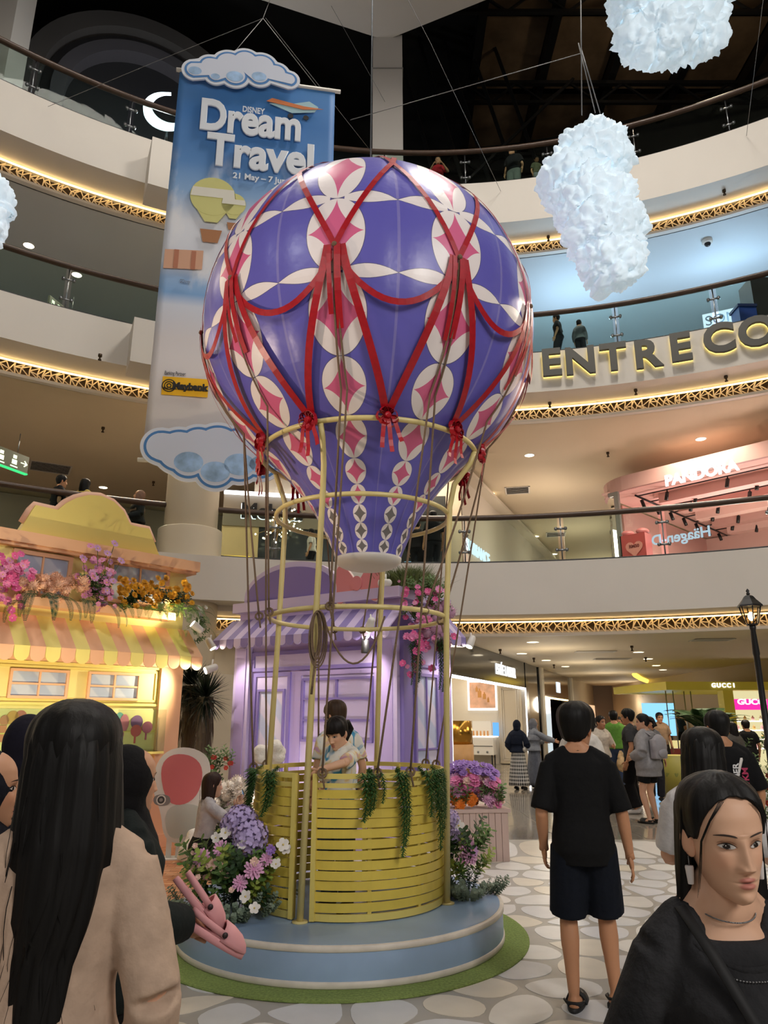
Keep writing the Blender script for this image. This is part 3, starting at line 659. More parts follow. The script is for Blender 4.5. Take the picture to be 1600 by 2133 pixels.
tail_me = tailm.mesh('bow_tails', RED)
for k in range(NG):
    ph = PHI0 + 18 + 36 * k; p = cyl_pt(ph, 1.005, 3.86, BAX)
    M = Matrix.Translation(p) @ Matrix.Rotation(radians(ph), 4, 'Z')
    bo = bpy.data.objects.new('ribbon_bow', bow_me); COL.objects.link(bo); bo.parent = frame; bo.matrix_basis = wmat(frame).inverted() @ M @ Matrix.Rotation(.3 * ((k * 7) % 5 - 2), 4, 'Y')
    bo['label'] = 'red satin ribbon bow'
    inst('bow_tails', tail_me, bo, Matrix.Rotation(-.3 * ((k * 7) % 5 - 2) + .06 * ((k * 3) % 5 - 2), 4, 'Y'))
# ropes: from the ties down the gores, then free to the hoop and basket rim
rg = random.Random(9)
def rope_path(phi, dphi, target, sag=.0):
    P = [bsurf(phi + dphi * t, lerp(sT, JS[7] - .25, t), .018)[0] for t in np.linspace(0, 1, 9)]
    a = P[-1]; n = 8
    for i in range(1, n + 1):
        t = i / n; p = a.lerp(target, t); p.z -= sag * sin(pi * t); P.append(p)
    return P
for k in range(NG):
    pt = PHI0 + 36 * k
    w = ['second gore left of', 'gore just left of', 'gore at', 'gore just right of'][k % 4]
    for j in range(2):
        if (k * 2 + j) % 5 == 4: continue
        ph2 = pt + rg.uniform(-14, 14); low = (k + j) % 3 == 0
        tgt = cyl_pt(ph2, .79, 2.41) if low else cyl_pt(ph2, .775, 1.215)
        q = MB(); q.tube(rope_path(pt, 1.2 * (j * 2 - 1), tgt, .05 if low else .03), .0085, 6); ro_ = q.build('rope', ROPE, balloon)
        q = MB(); a0 = tgt; q.tube([a0 + Vector((.03 * cos(t), .03 * sin(t) * .3, .03 * sin(t))) for t in np.linspace(0, 2 * pi, 10)], .009, 6, loop=True); q.tube([a0, a0 + Vector((.02, -.03, -.10))], .008, 6); q.build('knot', ROPE, ro_)
# coiled spare rope on the front pole
cp_ = cyl_pt(-16, .80, 2.36); co = thing('rope_coil', 'coil of brown jute rope hanging on the lower hoop beside the front pole', 'rope', cp_)
q = MB()
for i in range(6):
    q.tube([cp_ + Vector(((.022 + .009 * i) * sin(t) + .004 * i - .01, -.03 - .010 * (i % 3), -.16 - .008 * i + (.15 + .012 * i) * cos(t))) for t in np.linspace(0, 2 * pi, 26)[:-1]], .0062, 6, loop=True)
q.tube([cp_ + Vector((0, -.05, -.3)), cp_ + Vector((-.02, -.04, -.5)), cp_ + Vector((-.03, -.03, -.6))], .009, 6)
q.build('coils', ROPE, co)
q = MB(); q.tube([cp_ + Vector((.0, -.02, 0))] + [cyl_pt(lerp(-14, 22, t), .80, 2.40 - .42 * sin(pi * t) ** .8) for t in np.linspace(.08, .97, 14)], .008, 6); q.build('loose_loop', ROPE, co)

# ------------------------------------------------------------------ basket
YEL = mat('yellow_slat', '#d6bd4e', .4, var=.07, vs=6); YEL2 = mat('yellow_slat_edge', '#dcc86c', .4)
bas = thing('balloon_basket', 'round open basket of bent yellow slats standing on the blue platform', 'basket', PC + Vector((0, 0, PH)))
BR_ = .755; ZB0, ZB1 = PH + .01, 1.21
def arcstrip(q, ph0, ph1, r, z, h, t, n=30):
    R_ = []
    for i in range(n + 1):
        ph = lerp(ph0, ph1, i / n); rr = r(ph) if callable(r) else r; zz = z(ph) if callable(z) else z
        R_.append([cyl_pt(ph, rr, zz), cyl_pt(ph, rr, zz + h), cyl_pt(ph, rr - t, zz + h), cyl_pt(ph, rr - t, zz)])
    fl = q.flat; q.flat = True; q.rings(R_); q.flat = fl
UPR = [-16.5, 14, 46, 78, 112, 146, 172]; UPL = [-29, -62, -95, -128, -160, -180]
for side, (p0_, p1_), ups in (('right', (-16.5, 172), UPR), ('left', (-28.5, -182), UPL)):
    for i in range(12):
        z = ZB0 + .056 + i * .0665; q = MB()
        f = (lambda ph, i=i: BR_ + .004 * (1 if i % 2 else -1) * sin(radians(ph * 2.9 + i * 40)) + .004 * (i % 2))
        zf = (lambda ph, z=z, i=i: z + .0035 * sin(radians(ph * 1.7 + i * 57)))
        arcstrip(q, p0_, p1_, f, zf, .057, .010, 36); q.build('slat', YEL, bas)
    for nm, z, h, r in (('bottom_rail', ZB0, .045, BR_ + .002), ('top_rail', ZB1 - .035, .035, BR_ + .008), ('top_rail', ZB1 - .095, .03, BR_)):
        q = MB(); arcstrip(q, p0_, p1_, r, z, h, .02, 40); q.build(nm, YEL2, bas)
    for ph in ups:
        q = MB(); q.bar(cyl_pt(ph, BR_ - .022, ZB0), cyl_pt(ph, BR_ - .022, ZB1 - .01), .028, .022, up=(sin(radians(ph)), -cos(radians(ph)), 0)); q.build('upright', YEL2, bas)
for ph in (-16.2, -28.8):
    q = MB(); q.bar(cyl_pt(ph, BR_ + .004, ZB0), cyl_pt(ph, BR_ + .004, ZB1), .034, .026, up=(sin(radians(ph)), -cos(radians(ph)), 0)); q.build('end_post', YEL2, bas)
# ------------------------------------------------------------------ show houses
def onwall(px, py, M):                   # read a point of a facade in its own frame
    Mi = M.inverted(); o = Mi @ Vector((0, 0, CAMZ)); d = Mi.to_3x3() @ ray(px, py); t = -o.z / d.z; q = o + d * t; return q.x, q.y
def wbox(M, x0, x1, y0, y1, z0, z1, q=None):
    q = q or MB(); q.box((min(x0, x1), min(y0, y1), z0), (max(x0, x1), max(y0, y1), z1), M); return q
SALM = mat('salmon_paint', '#e9b58c', .55); YELH = mat('pale_yellow_paint', '#efdc8e', .55); YELD = mat('yellow_paint', '#e8d478', .55)
PEACH = mat('peach_edge', '#e8b79a', .55)
# window pane print: pale blue to white with diagonal gleams
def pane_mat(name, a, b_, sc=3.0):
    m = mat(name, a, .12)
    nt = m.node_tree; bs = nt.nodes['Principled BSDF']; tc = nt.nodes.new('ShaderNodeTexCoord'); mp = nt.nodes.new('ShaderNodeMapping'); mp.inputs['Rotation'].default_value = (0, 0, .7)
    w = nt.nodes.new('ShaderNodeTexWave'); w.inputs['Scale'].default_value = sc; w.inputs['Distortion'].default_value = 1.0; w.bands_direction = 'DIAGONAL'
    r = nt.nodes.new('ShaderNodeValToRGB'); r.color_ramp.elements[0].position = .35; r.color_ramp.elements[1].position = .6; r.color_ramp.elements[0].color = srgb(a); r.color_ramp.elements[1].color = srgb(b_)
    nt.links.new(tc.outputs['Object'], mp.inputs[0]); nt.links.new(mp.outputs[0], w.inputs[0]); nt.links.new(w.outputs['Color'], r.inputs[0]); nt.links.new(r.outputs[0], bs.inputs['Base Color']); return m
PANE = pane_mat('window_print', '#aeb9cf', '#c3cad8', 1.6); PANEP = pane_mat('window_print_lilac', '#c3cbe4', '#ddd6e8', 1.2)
def win(M, x0, x1, y0, y1, cols, rows, fm, pm, parent, fw=.04, z=.03, bar=.022):
    q = MB(); wbox(M, x0, x0 + fw, y0, y1, 0, z + .012, q); wbox(M, x1 - fw, x1, y0, y1, 0, z + .012, q); wbox(M, x0 + fw, x1 - fw, y0, y0 + fw, 0, z + .012, q); wbox(M, x0 + fw, x1 - fw, y1 - fw, y1, 0, z + .012, q)
    for i in range(1, cols): x = lerp(x0, x1, i / cols); wbox(M, x - bar / 2, x + bar / 2, y0 + fw, y1 - fw, 0, z + .006, q)
    for j in range(1, rows): y = lerp(y0, y1, j / rows); wbox(M, x0 + fw, x1 - fw, y - bar / 2, y + bar / 2, 0, z + .005, q)
    o = q.build('window_frame', fm, parent)
    for i in range(cols):
        for j in range(rows):
            xa, xb = lerp(x0 + fw, x1 - fw, i / cols), lerp(x0 + fw, x1 - fw, (i + 1) / cols); ya, yb = lerp(y0 + fw, y1 - fw, j / rows), lerp(y0 + fw, y1 - fw, (j + 1) / rows)
            wbox(M, xa, xb, ya, yb, 0, z * .5).build('pane', pm, o)
    return o
def scallop_awning(M, xa, xb, ytop, ybot, out, n, m1, m2, drop, parent, thick=.012, xa2=None):
    # sloping striped awning: each stripe and its rounded valance is a part
    w = (xb - xa) / n
    for i in range(n):
        x0, x1 = xa + i * w, xa + (i + 1) * w; q = MB(); q.flat = True
        P = [M @ Vector(p) for p in ((x0, ytop, .02), (x1, ytop, .02), (x1, ybot, out), (x0, ybot, out))]
        nrm = Vector((0, .012, .012)); dn = M.to_3x3() @ nrm
        q.rings([[P[0], P[1], P[2], P[3]], [p + dn for p in P]])
        cxm = (x0 + x1) / 2; pts = [(x0 + .002, ybot + .01)] + [(cxm + (w / 2 - .003) * cos(pi + pi * t / 10), ybot - drop * .45 + drop * .55 * sin(pi + pi * t / 10)) for t in range(11)] + [(x1 - .002, ybot + .01)]
        q.prism(pts, M @ Matrix.Translation((0, 0, out)), thick); q.build('awning_stripe', m1 if i % 2 else m2, parent)

# ---- yellow house (left)
yr = PZ(345, 1762, 0); yl = Vector((-4.62, 8.15, 0)); dY = (yr - yl).normalized(); MY = upright(yr, dY)
W = lambda x, y: onwall(x, y, MY)
yh = thing('yellow_house', 'pale yellow shop facade with salmon trim, curved gable and scalloped awning', 'playhouse', yr)
XL = -3.6
xr, ycor = W(385, 1178); xr = 0.0
ytop = W(300, 1157)[1] - .11; yaw_t = W(200, 1297)[1]; yaw_b = W(340, 1372)[1]
wbox(MY, XL, xr, 0, ytop, -.9, 0).build('wall', YELH, yh)
# gable: curved parapet with peach edge
gp = [(25, 1108), (52, 1088), (68, 1062), (75, 1052), (121, 1062), (140, 1047), (160, 1037), (185, 1031), (212, 1033), (238, 1045), (258, 1065), (272, 1093), (290, 1098), (311, 1101), (322, 1130), (345, 1165)]
gl = [W(*p) for p in gp]; gl[0] = (gl[0][0], ytop - .05); gl[-1] = (gl[-1][0], ytop - .05)
q = MB(); q.prism(gl[::-1], MY @ Matrix.Translation((0, 0, -.12)), .12); q.build('gable', YELD, yh)
q = MB(); q.tube([MY @ Vector((x, y, -.06)) for x, y in gl[1:-1]], .022, 6, sq=(1, 3)); q.build('gable_edge', PEACH, yh)
# cornice
c1 = W(398, 1190)[1]; q = MB(); wbox(MY, XL, xr + .13, ytop - .02, ytop + .12, -.3, .14, q); wbox(MY, XL, xr + .1, ytop - .06, ytop - .02, -.3, .1, q); q.build('cornice', SALM, yh)
# upper windows
for (a, b_), (c, d) in (((20, 1215), (147, 1152)), ((226, 1240), (352, 1178))):
    x0 = W(a, 1190)[0]; x1 = W(c, 1190)[0]; y0 = min(W(a, b_)[1], W(c, b_)[1]); y1 = y0 + .52
    y1 = W((a + c) / 2, (b_ + d) / 2 - 32)[1]; win(MY, x0, x1, y1 - .55, y1, 2, 2, SALM, PANE, yh, .05)
# flower ledge
yl0 = W(250, 1285)[1]; q = MB(); wbox(MY, XL, xr - .25, yl0, yl0 + .1, 0, .22, q); q.build('window_ledge', SALM, yh)
# awning
scallop_awning(MY, XL, xr + .08, yaw_t, yaw_b, .42, 21, mat('awning_cream', '#ead97e', .6), mat('awning_peach', '#ecb48d', .6), .16, yh)
q = MB(); wbox(MY, XL, xr + .02, yaw_b - .12, yaw_b - .06, 0, .1, q); q.build('cornice', SALM, yh)
# panelled front
yp1 = W(200, 1384)[1]; yp0 = W(200, 1470)[1]; xp = W(333, 1430)[0]
q = MB(); 
for z, e in ((.03, 0), (.018, .05)):
    wbox(MY, XL, xp - e, yp1 - .03 - e, yp1 - e, 0, z, q); wbox(MY, XL, xp - e, yp0 + e, yp0 + .03 + e, 0, z, q); wbox(MY, xp - .03 - e, xp - e, yp0 + e, yp1 - e, 0, z, q)
q.build('panel_moulding', YELD, yh)
for a, c, yt, yb in ((15, 139, 1394, 1455), (180, 289, 1401, 1459)):
    x0, x1 = W(a, 1430)[0], W(c, 1430)[0]; y1 = W((a + c) / 2, yt)[1]; y0 = W((a + c) / 2, yb)[1]; win(MY, x0, x1, y0, y1, 2, 2, SALM, PANE, yh, .03)
# pilaster at the corner
wbox(MY, -.30, .03, 0, yaw_b - .05, -.05, .06).build('pilaster', SALM, yh)
wbox(MY, -.33, .06, 0, .16, -.05, .09).build('plinth', SALM, yh)
# display cases with shelves and printed treats
xs0, xs1 = W(232, 1520)[0], W(333, 1520)[0]; ys1 = W(280, 1478)[1]; ys0 = ys1 - .52
for x0, x1 in ((xs0, xs1), (XL, W(75, 1520)[0])):
    q = MB(); wbox(MY, x0, x1, ys0, ys1, 0, .01, q); q.build('display_back', mat('display_cream', '#f0dc9a', .5), yh)
    q = MB(); wbox(MY, x0, x1, ys0 - .03, ys0, 0, .14, q); wbox(MY, x0, x1, ys0 + .24, ys0 + .255, 0, .03, q); q.build('shelf', YELD, yh)
    q = MB(); wbox(MY, x0, x1, ys0, ys1, .13, .134, q); q.build('display_glass', GLASS, yh)
TREAT = ['#7fb3a8', '#d77f8f', '#8d5f8c', '#d86a6a', '#c96f86', '#b58f8f']
for k, (a, yy, r) in enumerate(((247, 1503, .085), (257, 1506, .08), (283, 1504, .085), (281, 1522, .075), (304, 1515, .075))):
    x, y = W(a, yy); q = MB(); n = 16
    q.prism([(x + r * (.8 if k < 2 else 1) * cos(2 * pi * i / n), y + r * (1.35 if k < 2 else 1) * sin(2 * pi * i / n)) for i in range(n)], MY @ Matrix.Translation((0, 0, .014 + .004 * k)), .006); q.prism([(x - .012, y - r - .08), (x + .012, y - r - .08), (x + .012, y - r + .02), (x - .012, y - r + .02)], MY @ Matrix.Translation((0, 0, .012)), .005); q.build('treat_print', mat('treat%d' % k, TREAT[k], .5), yh)
for k, (a, yy, r) in enumerate(((25, 1495, .07), (42, 1494, .07), (8, 1500, .05))):
    x, y = W(a, yy); q = MB(); q.prism([(x - r * .7, y - r), (x + r * .7, y - r), (x + r, y)] + [(x + r * cos(pi * i / 8), y + r * 1.1 * sin(pi * i / 8)) for i in range(9)][1:-1] + [(x - r, y)], MY @ Matrix.Translation((0, 0, .014)), .006); q.build('treat_print', mat('cup%d' % k, ('#d9a15c', '#c97c6c', '#cf8a6a')[k], .5), yh)
x, y = W(22, 1530); 
for k in range(3): q = MB(); wbox(MY, x - .14 + .1 * k, x - .06 + .1 * k, y - .08, y + .1, .012, .022, q); q.build('treat_print', mat('jar%d' % (k % 2), ('#d98a6a', '#d8b0a8')[k % 2], .5), yh)
# lower skirting panels with green strip
q = MB(); wbox(MY, XL, -.33, .05, .42, 0, .02, q); q.build('skirting', mat('skirt_green', '#5f8f3c', .7), yh)
# spotlight fixtures clamped to the houses
FIXW = mat('fixture_white', '#d8d4cc', .4)
def spotfix(p, aim, label, power, col, lit=True, cone=70, black=False):
    p = Vector(p); d = (Vector(aim) - p).normalized(); o = thing('spotlight', label, 'spotlight', p - d * .06, group='clamp-on event spotlights')
    q = MB(); q.tube([p - d * .16, p - d * .14, p, p + d * .01], [.03, .045, .055, .055], 14); q.build('barrel', BLACKM if black else FIXW, o)
    q = MB(); q.tube([p + d * .011, p + d * .016], [.046, .046], 14); q.build('lens', glow('spot_lens', '#fff0cf', 40) if lit else mat('dead_lens', '#77736c', .2), o)
    q = MB(); q.tube([p - d * .08, p - d * .08 + Vector((0, .04, .12))], .012, 6); q.build('bracket', BLACKM if black else FIXW, o)
    if lit:
        l = lamp('SPOT', 'spotlight_beam', p + d * .05, power, col, .04, aim, cone, .7); 
p = MY @ Vector((.1, yaw_b - .16, .5)); spotfix(p, MY @ Vector((-1.6, 1.5, .0)), 'lit white spotlight under the right end of the yellow awning', 85, (1, .88, .58), cone=110)
p = MY @ Vector((-.1, yaw_t + .05, .42)); spotfix(p, MY @ Vector((-1.5, ytop + .2, .0)), 'lit yellow uplight above the right end of the yellow awning', 50, (1, .84, .45), cone=120)
lamp('SPOT', 'spotlight_beam', MY @ Vector((-2.6, .8, 1.9)), 190, (1, .88, .58), .05, MY @ Vector((-2.0, 2.6, 0)), 110, .8)

# ---- purple house (centre back)
PUP = mat('lilac_paint', '#b9a6d6', .5); PUD = mat('violet_paint', '#8a79b8', .5); PUL = mat('pale_lilac_paint', '#cfc0e2', .5); PUF = mat('violet_panel', '#8573b0', .5)
pcn = Vector((.2, 9.3, 0)); pln = Vector((-2.16, 10.85, 0)); dP = (pcn - pln).normalized(); MP = upright(pcn, dP); MS = upright(pcn, Vector((-dP.y, dP.x, 0)))
W = lambda x, y: onwall(x, y, MP); LW = (pcn - pln).length; DS = 1.25
ph_ = thing('lilac_house', 'lilac shop facade with round-topped sign panel, striped awning and pilasters', 'playhouse', pcn)
yw = W(600, 1262)[1]; yat = W(640, 1285)[1]; yab = W(640, 1330)[1]
wbox(MP, -LW, 0, 0, yw, -DS, 0).build('wall', PUP, ph_)
wbox(MP, -LW - .05, .06, yw - .05, yw + .09, -DS - .05, .12).build('cornice', PUL, ph_)
# arch sign
xa, xb = W(512, 1270)[0], W(708, 1255)[0]; ya = yw + .08; yt = W(600, 1173)[1]; xm = (xa + xb) / 2; hw = (xb - xa) / 2
def archpts(hw, h): return [(xm - hw, ya), (xm + hw, ya)] + [(xm + hw * cos(pi * i / 24), ya + .1 + (h - .1) * sin(pi * i / 24)) for i in range(25)]
q = MB(); q.prism(archpts(hw, yt - ya), MP @ Matrix.Translation((0, 0, -.06)), .10); q.build('sign_rim', PUL, ph_)
q = MB(); q.prism(archpts(hw - .07, yt - ya - .08), MP @ Matrix.Translation((0, 0, .042)), .012); q.build('sign_panel', PUF, ph_)
# pink bow emblem
bx, by = W(754, 1218); q = MB(); PINK = mat('bow_pink', '#e08a8c', .5)
def lobe(sg): return [(bx + sg * .03, by + .03), (bx + sg * .12, by + .16), (bx + sg * .24, by + .27), (bx + sg * .34, by + .26), (bx + sg * .37, by + .10), (bx + sg * .33, by - .05), (bx + sg * .36, by - .2), (bx + sg * .28, by - .27), (bx + sg * .14, by - .17), (bx + sg * .03, by - .06)]
for sg in (-1, 1):
    l_ = lobe(sg); l_ = l_ if sg > 0 else l_[::-1]; n = len(l_)
    for _ in range(2): n = len(l_); l_ = [pp for i in range(n) for pp in ((l_[i][0] * .75 + l_[(i + 1) % n][0] * .25, l_[i][1] * .75 + l_[(i + 1) % n][1] * .25), (l_[i][0] * .25 + l_[(i + 1) % n][0] * .75, l_[i][1] * .25 + l_[(i + 1) % n][1] * .75))]
    q = MB(); q.prism([(bx + (x - bx) * 1.06, by + (y - by) * 1.06) for x, y in l_][::-1], MP @ Matrix.Translation((0, 0, .05)), .05); q.build('bow_border', mat('bow_border', '#f0dcd6', .5), ph_)
    q = MB(); q.prism(l_[::-1], MP @ Matrix.Translation((0, 0, .1)), .015); q.build('bow_lobe', PINK, ph_)
q = MB(); q.prism([(bx + .09 * cos(2 * pi * i / 16), by + .1 * sin(2 * pi * i / 16)) for i in range(16)], MP @ Matrix.Translation((0, 0, .116)), .02); q.build('bow_knot', PINK, ph_)
# awnings on both faces
A1, A2 = mat('awning_lilac', '#cabade', .55), mat('awning_violet', '#8b7cb8', .55)
scallop_awning(MP, -LW - .12, .10, yat + .02, yab, .40, 22, A1, A2, .12, ph_)
scallop_awning(MS, -.05, DS, yat + .02, yab, .30, 9, A1, A2, .12, ph_)
# panel work on the front
def panel(M, x0, x1, y0, y1, m_=PUP, z=.02, w=.035, fill=None):
    q = MB(); wbox(M, x0, x0 + w, y0, y1, 0, z, q); wbox(M, x1 - w, x1, y0, y1, 0, z, q); wbox(M, x0 + w, x1 - w, y0, y0 + w, 0, z, q); wbox(M, x0 + w, x1 - w, y1 - w, y1, 0, z, q); q.build('panel_moulding', m_, ph_)
    if fill: wbox(M, x0 + w, x1 - w, y0 + w, y1 - w, 0, z * .4).build('panel', fill, ph_)
panel(MP, W(528, 1375)[0], W(787, 1375)[0], W(660, 1394)[1], W(660, 1352)[1], PUD, .03, .05, PUL)
xd0, xd1 = W(528, 1480)[0], W(605, 1480)[0]; yd1 = W(566, 1402)[1]; panel(MP, xd0, xd1, .1, yd1, PUD, .03, .05, PUL)
win(MP, xd0 + .09, xd1 - .09, .45, W(566, 1436)[1], 1, 1, PUD, PANEP, ph_, .03)
xw0, xw1 = W(633, 1480)[0], W(780, 1480)[0]; yw1 = W(705, 1411)[1]; yw0_ = W(705, 1546)[1]
panel(MP, xw0 - .1, xw1 + .07, .3, yw1 + .1, PUP, .03, .06, PUL); win(MP, xw0, xw1, yw0_, yw1, 2, 3, PUD, PUL, ph_, .03, .05, .03)
for x0, x1 in ((-.30, .0), (-LW, -LW + .3)):
    wbox(MP, x0, x1, 0, yab + .05, 0, .07).build('pilaster', PUL, ph_); wbox(MP, x0 + .06, x1 - .06, .2, yab - .1, .07, .085).build('pilaster_panel', PUP, ph_); wbox(MP, x0 - .03, x1 + .02, 0, .18, 0, .1).build('plinth', PUL, ph_)
# side face: pilasters and tall window
for x0, x1 in ((.0, .2), (DS - .2, DS)): wbox(MS, x0, x1, 0, yab + .05, 0, .06).build('pilaster', PUD if x0 == 0 else PUP, ph_)
win(MS, .32, DS - .32, .25, yab - .5, 2, 2, PUD, PANEP, ph_, .04); panel(MS, .3, DS - .3, yab - .42, yab - .05, PUD, .03, .04, PUP)
# fixtures
spotfix(MP @ Vector((-.12, yat + .30, .25)), MP @ Vector((-.5, yat + .32, .2)), 'unlit white spotlight on the lilac cornice beside the pink flowers', 0, (1, 1, 1), False)
spotfix(MP @ Vector((-.1, yab - .02, .55)), MP @ Vector((-1.0, 1.2, .0)), 'lit spotlight under the lilac awning near its right corner', 55, (1, .88, .82), cone=95)
spotfix(MP @ Vector((-LW - .02, yab - .1, .50)), MP @ Vector((-LW + .9, 1.0, .0)), 'lit spotlight at the left end of the lilac awning', 40, (1, .88, .82), cone=95)
spotfix(MS @ Vector((DS + .02, yab - .1, .35)), MS @ Vector((.4, 1.0, .0)), 'lit spotlight at the right end of the lilac house', 35, (1, .88, .82), cone=95)
spotfix(MP @ Vector((-.22, yab - .28, .45)), MP @ Vector((-.3, .3, .3)), 'unlit black spotlight hanging under the lilac awning', 0, (1, 1, 1), False, black=True)
lamp('SPOT', 'spotlight_beam', MP @ Vector((-1.2, .3, 1.1)), 45, (1, .9, .9), .05, MP @ Vector((-1.2, 1.9, 0)), 120, .8)
# ------------------------------------------------------------------ ground floor shops along the left of the passage
L0 = Vector((1.55, 18.0, 0)); U0 = Vector((.374, .927, 0)).normalized(); MG = upright(L0, U0); ZC = ZC1
BLK = mat('gloss_black', '#101112', .12, spec=.6); CRM = mat('shop_cream', '#d9cfbd', .5); MIR = mat('bronze_mirror', '#9a8d78', .08, .95)
WGL = glow('shop_white_light', '#fff4e0', 3.2); LEDW = glow('white_led', '#f2f6ff', 4)
def sign(parent, txt, M, x, y, z, size, m_, bold=.0, ext=.015, sx=1.0, name='lettering'):
    me = text_mesh(txt, size, ext, bold, 0, m_, sx); me.transform(M @ Matrix.Translation((x, y, z))); return link(name, me, parent)
SIGNW = glow('sign_white', '#ffffff', 1.5); SIGNC = glow('sign_cool', '#dff0ff', 1.5)
def shopbox(M, x0, x1, depth, mback, parent, zc=ZC, floor=True, lit=3.0):
    q = MB(); wbox(M, x0, x1, 0, zc, -depth - .05, -depth, q); q.build('back_wall', mback, parent)
    q = MB(); wbox(M, x0 - .05, x0, 0, zc, -depth, 0, q); q.build('side_wall', mback, parent); q = MB(); wbox(M, x1, x1 + .05, 0, zc, -depth, 0, q); q.build('side_wall', mback, parent)
    for i in range(max(1, int((x1 - x0) / 2.5))):
        xc = x0 + (i + .5) * (x1 - x0) / max(1, int((x1 - x0) / 2.5)); q = MB(); wbox(M, xc - .7, xc + .7, zc - .26, zc - .24, -depth * .75, -depth * .3, q); q.build('light_panel', glow('shop_panel%.1f' % lit, '#fff2dc', lit), parent)
# neighbour fascia with only its last letter in sight
s0 = thing('cosmetics_shop', 'black glossy shop front at the left edge of the passage, beside the lilac house', 'shop', MG @ Vector((-2.5, 0, 0)))
wbox(MG, -5, -.3, 2.55, ZC, -.3, .05).build('fascia', BLK, s0); wbox(MG, -5, -.6, 0, 2.5, -4, -3.9).build('back_wall', CRM, s0)
sign(s0, 'R', MG, -.55, 2.95, .06, .55, SIGNW, .01, sx=.9)
# black cosmetics shop
s1 = thing('cosmetics_shop', 'black fronted cosmetics shop with white lettering and bright cream interior', 'shop', MG @ Vector((5, 0, 0)))
shopbox(MG, .1, 9.4, 4.2, CRM, s1, lit=5.0)
wbox(MG, -.1, 9.6, 2.62, ZC, -.3, .02).build('fascia', BLK, s1)
wbox(MG, -.1, 9.5, 2.56, 2.62, -.1, .03).build('led_line', LEDW, s1)
for x0, x1 in ((-.25, .15), (9.5, 9.95), (12.2, 12.4)): wbox(MG, x0, x1, 0, ZC if x0 < 12 else ZC, -.4, .04).build('black_pillar', BLK, s1)
for x in (.17, 9.45): wbox(MG, x, x + .05, 0, 2.56, -.02, .035).build('led_line', LEDW, s1)
wbox(MG, 9.95, 12.2, 0, ZC, -.35, 0).build('mirror_wall', mat('dark_mirror', '#35332f', .05, .9), s1)
sign(s1, 'ESTÉE LAUDER', MG, 6.4, 3.02, .03, .46, SIGNW, .004, sx=.95)
# poster, cabinet, counter, door panel on the far side wall, which faces us
pw = MG @ Vector((9.3, 0, -4.15)); MWl = upright(pw, (MG @ Vector((9.3, 0, 0))) - pw); K = lambda x, y: onwall(x, y, MWl)
def kb(x0, y0, x1, y1, z0, z1): a_, b_ = K(x0, y1), K(x1, y0); return wbox(MWl, a_[0], b_[0], a_[1], b_[1], z0, z1)
kb(976, 1417, 1034, 1480, 0, .05).build('poster_frame', glow('poster_frame_light', '#fff8ee', 1.8), s1)
pm = mat('poster_print', '#d9a98c', .4, var=.5, vs=1.6, emit='#c99878', es=.35); kb(980, 1421, 1031, 1475, .05, .06).build('poster', pm, s1)
for k_, (px, py, r) in enumerate(((1000, 1445, .14), (1010, 1450, .11), (994, 1436, .09), (1018, 1458, .08))):
    x, y = K(px, py); q = MB(); q.prism([(x - r * .5, y - r), (x + r * .5, y - r), (x + r * .5, y + r * .6), (x + r * .2, y + r * .8), (x + r * .2, y + r * 1.3), (x - r * .2, y + r * 1.3), (x - r * .2, y + r * .8), (x - r * .5, y + r * .6)], MWl @ Matrix.Translation((0, 0, .062)), .004); q.build('bottle_print', mat('amber_bottle', '#c98d4a', .3), s1)
kb(1044, 1425, 1085, 1590, 0, .06).build('panel_door', mat('cream_panel', '#cfc1a8', .5), s1)
for f in (.12, .2):
    q = MB(); x0, y0 = K(1044, 1590); x1, y1 = K(1085, 1425); w_, h_ = x1 - x0, y1 - y0; e = f * w_
    for A in ((x0 + e, x1 - e, y0 + e, y0 + e + .03), (x0 + e, x1 - e, y1 - e - .03, y1 - e), (x0 + e, x0 + e + .03, y0 + e, y1 - e), (x1 - e - .03, x1 - e, y0 + e, y1 - e)): wbox(MWl, *A, .06, .085, q)
    q.build('panel_moulding', CRM, s1)
cab = thing('display_cabinet', 'white cosmetics cabinet on thin metal legs inside the black fronted shop', 'cabinet', MWl @ Vector((K(1008, 1560)[0], 0, .45)))
x0, x1 = K(976, 1560)[0], K(1038, 1560)[0]; y0, y1 = .33, K(1008, 1535)[1]
wbox(MWl, x0, x1, y0, y1, .15, .7).build('body', mat('white_gloss', '#ece8e0', .25), cab); wbox(MWl, x0 - .05, x1 + .05, y1, y1 + .05, .1, .75).build('worktop', glow('lit_top', '#fff6e8', 1.4), cab)
for x in (x0 + .08, x1 - .08):
    for z in (.22, .63): q = MB(); q.cyl(MWl @ Vector((x, 0, z)), MWl @ Vector((x, y0, z)), .022, n=6); q.build('leg', BLACKM, cab)
wbox(MWl, x0 + .03, x1 - .03, (y0 + y1) / 2 - .01, (y0 + y1) / 2 + .01, .7, .712).build('drawer_gap', BLACKM, cab)
for i in range(3): q = MB(); q.ell(MWl @ Vector((lerp(x0, x1, .2 + .3 * i), y0 + .1, .72)), (.04, .04, .04), 8, 6); q.build('knob', STEEL, cab)
ds = thing('product_stand', 'small white tester stand of little bottles on the white cosmetics cabinet', 'display', MWl @ Vector(((x0 + x1) / 2, y1 + .05, .4)))
wbox(MWl, x0 + .25, x0 + .95, y1 + .05, y1 + .55, .3, .35).build('board', mat('white_gloss'), ds); wbox(MWl, x0 + 1.02, x0 + 1.22, y1 + .05, y1 + .5, .3, .38).build('screen', glow('tester_screen', '#6fb4ff', 1.2), ds)
for i in range(5): q = MB(); q.cyl(MWl @ Vector((x0 + .33 + i * .13, y1 + .05, .45)), MWl @ Vector((x0 + .33 + i * .13, y1 + .22, .45)), .035, .025, n=8); q.build('bottle', mat('amber_bottle'), ds)
